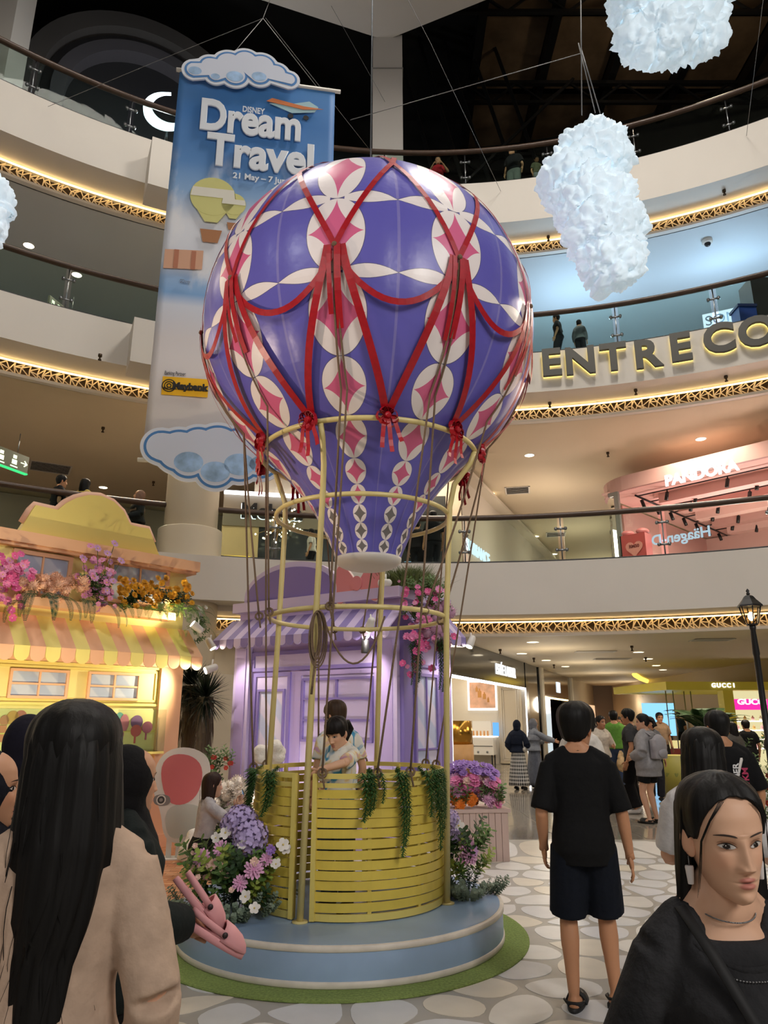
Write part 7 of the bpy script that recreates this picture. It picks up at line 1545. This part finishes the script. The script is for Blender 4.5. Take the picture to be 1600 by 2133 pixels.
def ballbloom(n, R, pl, pw, cm, name, four=True):
    q = MB()
    for i in range(n):
        z = 1 - 2 * (i + .5) / n; a = i * 2.39996; d = Vector((sqrt(max(0, 1 - z * z)) * cos(a), sqrt(max(0, 1 - z * z)) * sin(a), z)); c = d * R * rgF.uniform(.88, 1.06); t = d.cross(Vector((.3, .5, .8))).normalized(); s = d.cross(t)
        if four:
            for k in range(4): b_ = t * cos(pi / 2 * k + a) + s * sin(pi / 2 * k + a); petal(q, c, b_, d, pl, pw, .25)
        else: petal(q, c * .6, d + t * rgF.uniform(-.3, .3) + s * rgF.uniform(-.3, .3), t, pl, pw, .15)
    q.ell((0, 0, 0), (R * .8, R * .8, R * .8), 10, 6); return q.mesh(name, cm)
def fm(n, c): return mat('petal_' + n, c, .65, var=.12, vs=12)
F_cosmos = bloom([(8, 1)], .05, .03, fm('pink', '#d98ab4'), '#e3c04a', (.15,), 'flower'); F_cosmos2 = bloom([(8, 1)], .05, .03, fm('lilac_pink', '#c593c4'), '#e3c04a', (.15,), 'flower'); F_hot = bloom([(7, 1)], .055, .04, fm('hot_pink', '#d6568f'), '#f0b0c8', (.3,), 'flower')
F_dahlia = bloom([(14, 1), (11, .75), (8, .5)], .065, .022, fm('dahlia', '#dca4c6'), '#c97fae', (.1, .5, 1.0), 'flower'); F_mum = bloom([(15, 1), (12, .75), (8, .45)], .042, .014, fm('gold', '#e2a51f'), '#c98a12', (.2, .6, 1.1), 'flower')
F_orch = bloom([(5, 1)], .05, .045, fm('white', '#e6e0d8'), '#d8c27a', (.2,), 'flower'); F_hyd = ballbloom(64, .10, .026, .022, fm('hydrangea', '#b9a6d4'), 'flower'); F_puff = ballbloom(90, .08, .05, .014, fm('peach', '#e8b89a'), 'flower', False); F_puffw = ballbloom(90, .09, .05, .018, fm('cream_white', '#e9dfd0'), 'flower', False)
F_or = bloom([(10, 1), (8, .7)], .06, .035, fm('orange', '#e07a22'), '#c95f10', (.3, .8), 'flower'); F_pur = bloom([(9, 1), (6, .6)], .055, .03, fm('purple', '#9a74bd'), '#c9a0d8', (.3, .8), 'flower'); F_pk2 = bloom([(10, 1), (8, .7)], .06, .032, fm('rose', '#e07fae'), '#f0c0d0', (.3, .8), 'flower')
F_crm = bloom([(10, 1), (8, .7)], .055, .03, fm('cream_pink', '#e8c3b4'), '#f0dcc0', (.3, .8), 'flower'); F_red = bloom([(6, 1)], .04, .03, fm('red', '#b8322a'), '#e0b040', (.3,), 'flower')
def leafy(nl, L, w, H, cm, name='leaf_sprig', spread=.9, curl=.2):
    q = MB(); q.tube([(0, 0, 0), (.01, 0, H * .6), (.02, .01, H)], [.004, .003, .001], 5)
    for i in range(nl):
        t = (i + 1) / nl; a = i * 2.4; b_ = Vector((.015 * t, .005 * t, H * (.15 + .85 * t))); d = Vector((cos(a) * spread, sin(a) * spread, .55)); petal(q, b_, d, Vector((0, 0, 1)), L * (1.1 - .4 * t), w, -curl)
    return q.mesh(name, cm)
S_lime = leafy(14, .075, .032, .24, GRN3); S_green = leafy(16, .08, .026, .24, GRN1); S_dark = leafy(16, .08, .034, .22, GRN2); S_sage = leafy(30, .028, .020, .13, GRN4, spread=1.1); S_broad = leafy(7, .16, .07, .12, GRN1, spread=1.0, curl=.35)
def frond_mesh(L, droop, n, lw, cm, name='frond', up0=.5):
    q = MB(); P = []; p = Vector((0, 0, 0)); ang = up0
    for i in range(n + 1): P.append(p.copy()); ang -= droop / n; p = p + Vector((cos(ang), 0, sin(ang))) * L / n
    q.tube(P, [.004 * (1 - .8 * i / n) for i in range(n + 1)], 5)
    for i in range(1, n):
        t = i / n; d = (P[i + 1] - P[i]).normalized(); u = d.cross(Vector((0, 1, 0))); w = lw * sin(pi * min(1, t * .85 + .12)) ** .7
        for s in (-1, 1): petal(q, P[i], Vector((0, s, 0)) + d * .35 - u * .12, u, w, lw * .15, .05)
    return q.mesh(name, cm)
FR1 = frond_mesh(.62, 2.2, 40, .06, GRN2); FR2 = frond_mesh(.5, 1.6, 28, .07, GRN1); FR3 = frond_mesh(.42, 1.9, 26, .05, mat('asparagus', '#5d7a2f', .6, var=.25, vs=9))
def strand(L, n, lw, cm, name='vine_strand', sw=.03):
    q = MB(); P = [Vector((sw * sin(3 * i / n), -.012 * i / n * 3, -L * i / n)) for i in range(n + 1)]; q.tube(P, .004, 5)
    for i in range(n):
        for k in range(5): a = k * 1.2566 + i * .9; d = Vector((cos(a), sin(a), -.55 + .2 * rgF.random())); petal(q, P[i], d, Vector((0, 0, 1)), lw * (1 - .6 * i / n) * rgF.uniform(.8, 1.15), lw * .17, .0)
    return q.mesh(name, cm)
VINE = mat('vine_green', '#3c6330', .6, var=.3, vs=14); V1 = strand(.46, 40, .075, VINE); V2 = strand(.32, 30, .075, VINE); V3 = strand(.56, 48, .07, VINE)
def grass_mesh(n, H, R, cm, name='grass_tuft'):
    q = MB()
    for i in range(n):
        a = rgF.uniform(0, 2 * pi); r = R * sqrt(rgF.random()); b_ = Vector((r * cos(a), r * sin(a), 0)); lean_ = Vector((rgF.gauss(0, .3), rgF.gauss(0, .3), 1)); h = H * rgF.uniform(.6, 1.1); s = Vector((cos(a + 1.5), sin(a + 1.5), 0)) * .0045; k = q.addv([b_ - s, b_ + s, b_ + lean_ * h * .55 + s * .7, b_ + lean_ * h * .55 - s * .7, b_ + lean_ * h + Vector((lean_.x, lean_.y, -.1)) * h * .35]); q.face((k, k + 1, k + 2, k + 3)); q.face((k + 3, k + 2, k + 4))
    return q.mesh(name, cm)
GT = grass_mesh(260, .26, .13, mat('grass_blade', '#5d6a35', .7, var=.3, vs=10))
def rot_to(n):       # rotation taking +Z to n with a random spin
    return Vector(n).normalized().to_track_quat('Z', 'Y').to_matrix().to_4x4() @ Matrix.Rotation(rgF.uniform(0, 6.28), 4, 'Z')
def put(root, me, pos, n=(0, -.5, 1), s=1.0, name=None):
    M = wmat(root).inverted() @ Matrix.Translation(Vector(pos)) @ rot_to(n) @ Matrix.Scale(s, 4); return inst(name or me.name.split('.')[0], me, root, M)
def jit(r): return Vector((rgF.uniform(-r, r), rgF.uniform(-r, r), rgF.uniform(-r, r)))
# ---- bed left of the basket
bc = Vector((-1.10, 5.72, PH)); bed = thing('flower_arrangement', 'mixed bed of lilac hydrangeas, pink dahlias and greenery left of the basket', 'flowers', bc)
for i in range(70): a = rgF.uniform(0, 6.28); r = .36 * sqrt(rgF.random()); put(bed, S_sage, bc + Vector((r * cos(a) * 1.1, r * sin(a) * .8 - .05, .0 + .05 * rgF.random())), (cos(a) * .8, sin(a) * .8 - .4, 1), rgF.uniform(.9, 1.5))
for i in range(46): a = rgF.uniform(0, 6.28); r = .27 * sqrt(rgF.random()); put(bed, rgF.choice((S_lime, S_green, S_green, S_dark)), bc + Vector((r * cos(a), r * sin(a) * .8, .05 + .28 * rgF.random())), (cos(a) * .8, sin(a) * .5 - .5, 1.1), rgF.uniform(.8, 1.2))
for i in range(8): put(bed, S_broad, bc + Vector((rgF.uniform(-.1, .25), rgF.uniform(-.1, .1), .1 + .25 * rgF.random())), (rgF.uniform(-.4, .6), -.8, .7), 1.0)
def fl(root, me, px, py, Y, s=1.0, n=(0, -1, .5)): put(root, me, PY(px, py, Y), n, s)
fl(bed, F_hyd, 502, 1712, 5.72, 1.15); fl(bed, F_hyd, 521, 1742, 5.6, 1.2); fl(bed, F_hyd, 486, 1716, 5.8, .9)
for px, py, me, s, Y in ((528, 1812, F_dahlia, 1.15, 5.45), (420, 1786, F_dahlia, 1.0, 5.55), (462, 1768, F_dahlia, 1.0, 5.6), (500, 1840, F_dahlia, .9, 5.45), (555, 1790, F_dahlia, .8, 5.5), (478, 1800, F_dahlia, .7, 5.55), (440, 1800, F_crm, .8, 5.5), (565, 1770, F_pur, .7, 5.5), (530, 1795, F_crm, .6, 5.45),
                     (470, 1735, F_orch, 1.0, 5.65), (590, 1760, F_orch, 1.0, 5.55), (596, 1768, F_orch, .8, 5.55), (530, 1892, F_orch, .8, 5.35), (575, 1800, F_orch, .8, 5.5), (512, 1868, F_orch, .9, 5.4), (505, 1760, F_orch, .8, 5.5), (465, 1905, F_crm, .6, 5.4), (450, 1745, F_orch, .8, 5.65)):
    fl(bed, me, px, py, Y, s, (rgF.uniform(-.4, .4), -1, rgF.uniform(.1, .7)))
for i in range(14): put(bed, F_crm, bc + Vector((rgF.uniform(-.3, .3), -.2 + rgF.uniform(-.1, .1), .2 + rgF.uniform(0, .3))), (0, -1, .6), .4)
# ---- bed right of the basket
bc = Vector((.66, 6.42, PH)); bed2 = thing('flower_arrangement', 'smaller bed of lilac and pink flowers right of the basket', 'flowers', bc)
for i in range(46): a = rgF.uniform(0, 6.28); r = .22 * sqrt(rgF.random()); put(bed2, S_sage, bc + Vector((r * cos(a), r * sin(a) - .1, .0)), (cos(a) * .8, sin(a) * .8 - .4, 1), rgF.uniform(.9, 1.4))
for i in range(30): a = rgF.uniform(0, 6.28); r = .14 * sqrt(rgF.random()); put(bed2, rgF.choice((S_lime, S_green, S_dark)), bc + Vector((r * cos(a), r * sin(a) * .8, .05 + .32 * rgF.random())), (cos(a) * .8, sin(a) * .5 - .5, 1.1), rgF.uniform(.8, 1.1))
for px, py, me, s in ((938, 1705, F_hyd, .7), (945, 1738, F_hyd, .6), (972, 1762, F_dahlia, 1.2), (980, 1785, F_dahlia, 1.0), (965, 1790, F_dahlia, .8), (955, 1720, F_orch, 1.0), (948, 1745, F_orch, .8), (985, 1770, F_cosmos2, 1.0), (962, 1745, F_cosmos2, .9)): fl(bed2, me, px, py, 6.3, s, (.3, -1, .4))
# ---- planter box with flowers behind it
pc_ = Vector((1.08, 9.25, 0)); pb = thing('planter_box', 'pale pinkish slatted planter box overflowing with purple, pink and orange flowers', 'planter', pc_, .12)
q = MB(); q.box((-.33, -.22, .03), (.33, .22, .55)); q.build('box', mat('planter_wood', '#c3aaa0', .7), pb, world=False)
for i in range(9):
    q = MB(); x = -.34 + i * .0755; q.box((x, -.235, 0), (x + .07, -.22, .53)); q.build('slat', mat('planter_wood'), pb, world=False)
for sx_ in (-.345, .33):
    for i in range(6): q = MB(); y = -.22 + i * .074; q.box((sx_, y, 0), (sx_ + .015, y + .069, .53)); q.build('slat', mat('planter_wood'), pb, world=False)
q = MB(); q.box((-.37, -.26, .53), (.37, .26, .57)); q.build('rim', mat('planter_wood'), pb, world=False)
pf = thing('flower_arrangement', 'dense heap of purple, pink and orange flowers in the slatted planter box', 'flowers', pc_ + Vector((0, 0, .57)))
for i in range(150):
    u = rgF.uniform(-1, 1); v = rgF.random(); p = pc_ + Vector((u * .36 - .05, rgF.uniform(-.22, .12), .6 + .48 * v * (1 - .3 * u * u)))
    me = F_pur if v > .72 else (F_or if (v < .3 and u < .35) else rgF.choice((F_pk2, F_pk2, F_crm, F_dahlia))); put(pf, me, p, (u * .7, -.8, .3 + v), rgF.uniform(.9, 1.2))
for i in range(20): put(pf, S_green, pc_ + Vector((rgF.uniform(-.3, .3), rgF.uniform(-.2, .2), .6)), (rgF.uniform(-.5, .5), -.4, 1), 1.0)
# ---- white blossom bush behind the crouching girl
bc = PY(484, 1680, 9.3); bc.z = 0; wb = thing('flower_arrangement', 'white fluffy blossom bush behind the crouching girl', 'flowers', bc)
for i in range(34): u = rgF.uniform(-1, 1); put(wb, F_puffw, bc + Vector((u * .30, rgF.uniform(-.1, .1), .35 + .5 * rgF.random() * (1 - .35 * u * u))), (u, -1, .5), rgF.uniform(.8, 1.2))
for i in range(24): put(wb, S_green, bc + Vector((rgF.uniform(-.28, .28), rgF.uniform(-.1, .1), .02 + .3 * rgF.random())), (rgF.uniform(-.5, .5), -.3, 1), 1.2)
# ---- flower boxes of the yellow house
W = lambda x, y: onwall(x, y, MY)
def yp(px, py, out): x, y = W(px, py); return MY @ Vector((x, y, out))
NY = MY.to_3x3() @ Vector((0, 0, 1))
def ybox(label, px): p = yp(px, 1285, .1); return thing('flower_box_display', label, 'flowers', p)
f1_ = ybox('tall pink cosmos sprays above the yellow house awning', 185)
for i in range(95):
    px, py = rgF.gauss(182, 20), rgF.gauss(1215, 28)
    if py < 1140 or py > 1275: continue
    put(f1_, rgF.choice((F_cosmos, F_cosmos2, F_cosmos)), yp(px, py, rgF.uniform(.16, .36)), NY + Vector((rgF.uniform(-.7, .7), rgF.uniform(-.3, .3), rgF.uniform(-.2, .8))), rgF.uniform(.7, 1.1))
for a, b_ in (((190, 1230), (215, 1140)), ((175, 1230), (200, 1160)), ((195, 1235), (228, 1175)), ((160, 1240), (150, 1170)), ((185, 1240), (180, 1150))):
    q = MB(); q.tube([yp(*a, .2), yp((a[0] + b_[0]) / 2, (a[1] + b_[1]) / 2, .27), yp(*b_, .3)], .004, 5); q.build('stem', GRN1, f1_); put(f1_, F_cosmos2, yp(*b_, .3), NY + Vector((0, 0, .5)), 1.1)
for i in range(16): put(f1_, S_green, yp(rgF.gauss(180, 16), rgF.gauss(1240, 14), .18), NY + Vector((rgF.uniform(-.5, .5), 0, 1)), .9)
f2_ = ybox('peach puff flowers and pink blooms in the left window box of the yellow house', 70)
for i in range(34): put(f2_, F_puff, yp(rgF.uniform(20, 150), rgF.gauss(1226, 12), rgF.uniform(.15, .34)), NY, rgF.uniform(.7, 1.0))
for i in range(55): put(f2_, rgF.choice((F_cosmos, F_hot, F_pk2)), yp(rgF.gauss(8, 20), rgF.gauss(1205, 30), rgF.uniform(.15, .38)), NY + Vector((rgF.uniform(-.5, .5), 0, rgF.uniform(-.2, .8))), rgF.uniform(.8, 1.1))
f3_ = ybox('golden yellow chrysanthemums in the right window box of the yellow house', 300)
for i in range(110):
    px = rgF.uniform(230, 376); put(f3_, F_mum, yp(px, rgF.gauss(1240, 14) + (px - 300) * .07, rgF.uniform(.15, .36)), NY + Vector((rgF.uniform(-.6, .6), 0, rgF.uniform(-.2, .9))), rgF.uniform(.9, 1.25))
for i in range(30): put(f3_, S_dark, yp(rgF.uniform(226, 380), rgF.gauss(1258, 8), .18), NY + Vector((rgF.uniform(-.5, .5), 0, .8)), .8)
def hang(root, me, px, py, out, s=1.0, spin=None):
    d = NY + (MY.to_3x3() @ Vector((rgF.uniform(-.9, .9), 0, 0))) if spin is None else NY + (MY.to_3x3() @ Vector((spin, 0, 0)))
    ang = atan2(d.y, d.x); put_M = wmat(root).inverted() @ Matrix.Translation(yp(px, py, out)) @ Matrix.Rotation(ang, 4, 'Z') @ Matrix.Scale(s, 4); inst('frond', me, root, put_M)
for i in range(30): hang(f3_, FR3, rgF.uniform(230, 385), rgF.uniform(1262, 1276), .2, rgF.uniform(.7, 1.1))
for px, py, sp, s in ((60, 1245, -.9, 1.05), (75, 1248, -.1, 1.1), (85, 1250, .3, 1.0), (70, 1250, .0, .95), (50, 1250, -.5, 1.1), (35, 1262, -1.2, .9), (95, 1252, .7, .9)): hang(f2_, FR1, px, py, .22, s, sp)
for px, py, sp, s in ((160, 1262, -.2, .95), (175, 1265, .5, 1.0), (186, 1262, .9, .95), (150, 1258, -.2, .8)): hang(f1_, FR1, px, py, .22, s, sp)
f4_ = thing('flower_box_display', 'white blooms and lime ferns at the right corner of the yellow house', 'flowers', yp(392, 1330, .1))
for i in range(26): hang(f4_, rgF.choice((FR3, FR2)), rgF.gauss(388, 10), rgF.uniform(1265, 1320), .12, rgF.uniform(.5, .9), rgF.uniform(-.6, 1.6))
for i in range(12): put(f4_, F_orch, yp(rgF.gauss(402, 8), rgF.gauss(1278, 14), .15), NY + Vector((.5, 0, .4)), .7)
for i in range(10): put(f4_, S_green, yp(rgF.gauss(394, 8), rgF.uniform(1290, 1370), .1), NY + Vector((.6, 0, .4)), .7)
# ---- lilac house flowers and roof grass
W2 = lambda x, y: onwall(x, y, MP)
gr_ = thing('grass_trough', 'strip of tall green grass on the roof of the lilac house', 'grass', MP @ Vector((-.3, yw + .09, -.4)))
for i in range(26): put(gr_, GT, MP @ Vector((rgF.uniform(-.35, .1), yw + .08, rgF.uniform(-.9, -.1))), (rgF.uniform(-.2, .2), rgF.uniform(-.2, .2), 1), rgF.uniform(1.0, 1.35))
for i in range(10): put(gr_, F_cosmos, MP @ Vector((rgF.uniform(-.4, .2), yw + .12 + .25 * rgF.random(), rgF.uniform(-.5, .05))), (0, -1, .4), .5)
pk = thing('hanging_flowers', 'cascade of hot pink flowers and trailing green on the right corner of lilac house', 'flowers', PY(890, 1300, 9.15))
for i in range(85):
    t = rgF.random(); px = 885 + rgF.gauss(0, 24) - 12 * t; py = 1222 + 190 * t ** 1.4
    if px > 950 or px < 838: continue
    put(pk, rgF.choice((F_hot, F_hot, F_cosmos, F_pk2)), PY(px, py, 9.0 + rgF.uniform(-.15, .15)), (rgF.uniform(-.5, .5), -1, .4), rgF.uniform(.6, 1.1))
for i in range(40): put(pk, mat and S_green, PY(890 + rgF.gauss(0, 22), 1225 + rgF.random() * 80, 9.1), (rgF.uniform(-.5, .5), -.7, .8), .8)
pk_w = ballbloom(80, .1, .05, .008, fm('dusty', '#b58aa4'), 'flower', False)
for i in range(16): put(pk, pk_w, PY(905 + rgF.gauss(0, 18), 1300 + rgF.gauss(0, 20), 9.05), (0, -1, 0), rgF.uniform(.8, 1.2))
for px, py, s in ((862, 1330, 1.2), (870, 1325, 1.0), (912, 1330, 1.1), (918, 1325, 1.2), (855, 1340, .9)): inst('vine_strand', V3, pk, wmat(pk).inverted() @ Matrix.Translation(PY(px, py, 8.98)) @ Matrix.Scale(s, 4))
# ---- basket vines
BV = [(-66, (-8, -5, -2, 1, 4), V1, 'left edge of the basket'), (-44, (-4, -1, 2), V2, 'left front panel of the basket'), (14, (-5, -2, 0, 5), V2, 'right of the girl on the basket rim'), (31, (-2, 0, 2), V3, 'centre right of the basket'), (62, (-6, -3, 0, 3, 5), V3, 'right edge of the basket'), (48, (0, 6), V2, 'basket rim between two longer vines')]
for ph, offs, me, lab in BV:
    vt = thing('hanging_vine', 'green feathery vine hanging over the ' + lab, 'vine', cyl_pt(ph, .79, ZB1), group='vines on the basket rim')
    for k_, o_ in enumerate(offs):
        M = wmat(vt).inverted() @ Matrix.Translation(cyl_pt(ph + o_, .80, ZB1 + .01)) @ Matrix.Rotation(radians(ph), 4, 'Z') @ Matrix.Scale(1.0 - .12 * k_, 4); inst('vine_strand', me, vt, M)
    inst('vine_strand', V2, vt, wmat(vt).inverted() @ Matrix.Translation(cyl_pt(ph, .72, ZB1 + .03)) @ Matrix.Rotation(radians(ph + 180), 4, 'Z') @ Matrix.Rotation(1.1, 4, 'X') @ Matrix.Scale(.4, 4))
# ---- yucca trees between the houses
def yucca(px, py, Y, s, label):
    top_ = PY(px, py, Y); base = Vector((top_.x, top_.y, 0)); o = thing('yucca_tree', label, 'plant', base, group='yuccas between the houses')
    q = MB(); q.tube([base, base + Vector((.02, 0, top_.z * .5)), top_], [.13 * s, .10 * s, .12 * s], 12); q.build('trunk', mat('yucca_trunk', '#7d7160', .9, bump=1.0, bs=30, stretch=(3, 3, .4)), o)
    q = MB()
    for i in range(260):
        d = Vector((rgF.gauss(0, 1), rgF.gauss(0, 1), rgF.gauss(.15, .8))).normalized(); L = .42 * s * rgF.uniform(.75, 1.1); sd = d.cross(Vector((0, 0, 1))).normalized() * .012; n_ = top_ + d * .05; k = q.addv([n_ - sd, n_ + sd, n_ + d * L * .6 + sd, n_ + d * L * .6 - sd, n_ + d * L + Vector((0, 0, -.05 * L))]); q.face((k, k + 1, k + 2, k + 3)); q.face((k + 3, k + 2, k + 4))
    q.build('leaf_crown', mat('yucca_leaf', '#1e2a1c', .5, var=.3, vs=8), o)['kind'] = 'stuff'
    q = MB()
    for i in range(120): a = rgF.uniform(0, 6.28); z = top_.z - rgF.uniform(.05, .7); r = .12 * s; q.tube([Vector((top_.x + r * cos(a), top_.y + r * sin(a), z)), Vector((top_.x + r * 1.25 * cos(a), top_.y + r * 1.25 * sin(a), z - .28))], [.006, .001], 4)
    q.build('dry_skirt', mat('dry_leaf', '#6d6050', .9), o)['kind'] = 'stuff'
yucca(428, 1452, 10.8, 1.0, 'dark green yucca with shaggy trunk nearest the lilac house'); yucca(398, 1428, 11.2, 1.0, 'dark green yucca close behind the yellow house corner')
# small red-flowered bush beside the trunk
rb = thing('red_flower_bush', 'small green bush with red flowers at the foot of the yuccas', 'plant', Vector((PY(455, 1600, 10.4).x, 10.4, 0)))
for i in range(26): put(rb, S_green, rb.location + Vector((rgF.uniform(-.2, .2), rgF.uniform(-.15, .15), .5 + .55 * rgF.random())), (rgF.uniform(-.6, .6), -.4, 1), 1.0)
for i in range(9): put(rb, F_red, rb.location + Vector((rgF.uniform(-.22, .22), -.15, .8 + .4 * rgF.random())), (0, -1, .3), .9)
# ---- plants by the kiosk
pl_ = thing('palm_plant', 'feathery green palm standing in front of the golden kiosk', 'plant', Vector((PY(1480, 1560, 18).x, 18, 0)))
PF = frond_mesh(1.5, 1.5, 30, .34, GRN2, 'palm_frond', 1.25)
for i in range(16): a = i * 2.4; inst('palm_frond', PF, pl_, Matrix.Translation((0, 0, .95 + .25 * rgF.random())) @ Matrix.Rotation(a, 4, 'Z') @ Matrix.Scale(rgF.uniform(.7, 1.0), 4))
q = MB(); q.lathe([(.05, 0), (.04, 1.1)], 8, pl_.location); q.build('stem', GRN1, pl_); q = MB(); q.lathe([(.3, 0), (.36, .5), (.34, .5)], 20, pl_.location); q.build('tub', mat('planter_wood'), pl_)
tb = thing('tub_planter', 'white round tub planted with arching ferns beside the lamp post', 'planter', Vector((PY(1566, 1560, 10.5).x, 10.5, 0)))
q = MB(); q.lathe([(.26, 0), (.34, .62), (.36, .66), (.33, .66)], 24, tb.location); q.build('tub', mat('tub_white', '#c9c6bf', .5), tb)
for i in range(34): a = i * 2.4; inst('frond', FR2, tb, Matrix.Translation((0, 0, .66)) @ Matrix.Rotation(a, 4, 'Z') @ Matrix.Rotation(-.5 * rgF.random(), 4, 'Y') @ Matrix.Scale(rgF.uniform(.8, 1.25), 4))
tb2 = thing('tub_planter', 'small lime green tub with fern left of the long-haired woman', 'planter', Vector((PY(1412, 1600, 16.6).x, 16.6, 0)))
q = MB(); q.lathe([(.3, 0), (.36, .8), (.33, .8)], 20, tb2.location); q.build('tub', mat('tub_lime', '#a8a04a', .5), tb2)
for i in range(20): inst('frond', FR2, tb2, Matrix.Translation((0, 0, .5)) @ Matrix.Rotation(i * 2.4, 4, 'Z') @ Matrix.Scale(.9, 4))
rb2 = thing('red_flower_bush', 'leafy plant with red flowers climbing beside the lamp post', 'plant', lb + Vector((.02, .22, 0)))
for i in range(30): put(rb2, S_green, rb2.location + Vector((rgF.uniform(-.14, .14), rgF.uniform(-.1, .1), .5 + .85 * rgF.random())), (rgF.uniform(-.6, .6), -.4, 1), .7)
for i in range(12): put(rb2, F_red, rb2.location + Vector((rgF.uniform(-.14, .14), -.1, .6 + .75 * rgF.random())), (0, -1, .3), .8)
# ---- blank-faced standee left of the basket: cut-out board in the colours of its print, with the printed camera
sp_ = PY(383, 1650, 9.2); MZ = upright(Vector((sp_.x, 9.2, 0)), (1, .1, 0)); K = lambda x, y: onwall(x, y, MZ)
st = thing('cutout_standee', 'flat red and pale grey cut-out standee with printed camera beside the yellow house', 'standee', MZ.translation)
def sblob(L, z, t, m_, nm):
    P = [K(*p) for p in L]
    for _ in range(2): n = len(P); P = [pp for i in range(n) for pp in ((P[i][0] * .75 + P[(i + 1) % n][0] * .25, P[i][1] * .75 + P[(i + 1) % n][1] * .25), (P[i][0] * .25 + P[(i + 1) % n][0] * .75, P[i][1] * .25 + P[(i + 1) % n][1] * .75))]
    q = MB(); q.prism(P[::-1], MZ @ Matrix.Translation((0, 0, z)), t); q.build(nm, m_, st)
sblob([(322, 1595), (350, 1560), (400, 1555), (440, 1580), (435, 1640), (445, 1690), (420, 1745), (370, 1760), (340, 1745), (335, 1690), (318, 1650)], -.012, .012, mat('standee_white', '#d9d4cc', .5), 'board')
sblob([(332, 1600), (355, 1570), (400, 1572), (425, 1600), (415, 1655), (380, 1680), (345, 1670)], .001, .004, mat('standee_red', '#c96a6c', .5), 'red_field'); sblob([(345, 1680), (400, 1672), (430, 1690), (405, 1735), (365, 1750), (345, 1735)], .001, .004, mat('standee_grey', '#b9bdb4', .5), 'grey_field')
sblob([(320, 1655), (355, 1655), (355, 1678), (320, 1678)], .005, .004, mat('standee_camera', '#7f7a78', .5), 'camera_print')
cx_, cy_ = K(336, 1666)
for r, c in ((.055, '#d8d4cc'), (.042, '#3a3738'), (.02, '#8a8686')): q = MB(); q.prism([(cx_ + r * cos(2 * pi * i / 20), cy_ + r * sin(2 * pi * i / 20)) for i in range(20)], MZ @ Matrix.Translation((0, 0, .009 + .004 * (.06 - r) * 20)), .003); q.build('camera_print', mat('cam' + c, c, .5), st)
for px in (352, 372): x, y = K(px, 1750); q = MB(); wbox(MZ, x - .03, x + .03, 0, y + .05, -.03, -.013, q); q.build('stand_leg', FIXW, st)
x, y = K(372, 1760); q = MB(); wbox(MZ, x - .3, x + .3, 0, .02, -.15, .1, q); q.build('stand_base', FIXW, st)
# cotton puffs at floor level and a soft white cushion pile behind the basket
for k_, (px, py, Y, s, lab) in enumerate(((405, 1762, 9.0, 1.0, 'small heap of white cotton puffs at the foot of the standee'), (562, 1568, 8.3, .8, 'white fluffy cloud puff in front of the lilac house, left of the basket'))):
    c = PY(px, py, Y); o = thing('cotton_puff', lab, 'cotton', c)
    q = MB()
    for i in range(9): q.ell(c + Vector((rgF.uniform(-.14, .14) * s, rgF.uniform(-.06, .06), rgF.uniform(-.08, .12) * s)), (.09 * s, .08 * s, .08 * s), 10, 8)
    if py < 1700: q.tube([c + Vector((0, .05, -.05)), Vector((c.x, c.y + .05, 0))], .08, 8)
    else: q.ell(Vector((c.x, c.y, .06)), (.2, .14, .07), 12, 8)
    me = cooked(q, .02, 3, 'fluff', [mat('cotton', '#e4ddd2', .9, bump=.8, bs=25)]); link('fluff', me, o)
bpy.data.scenes.remove(TMP)
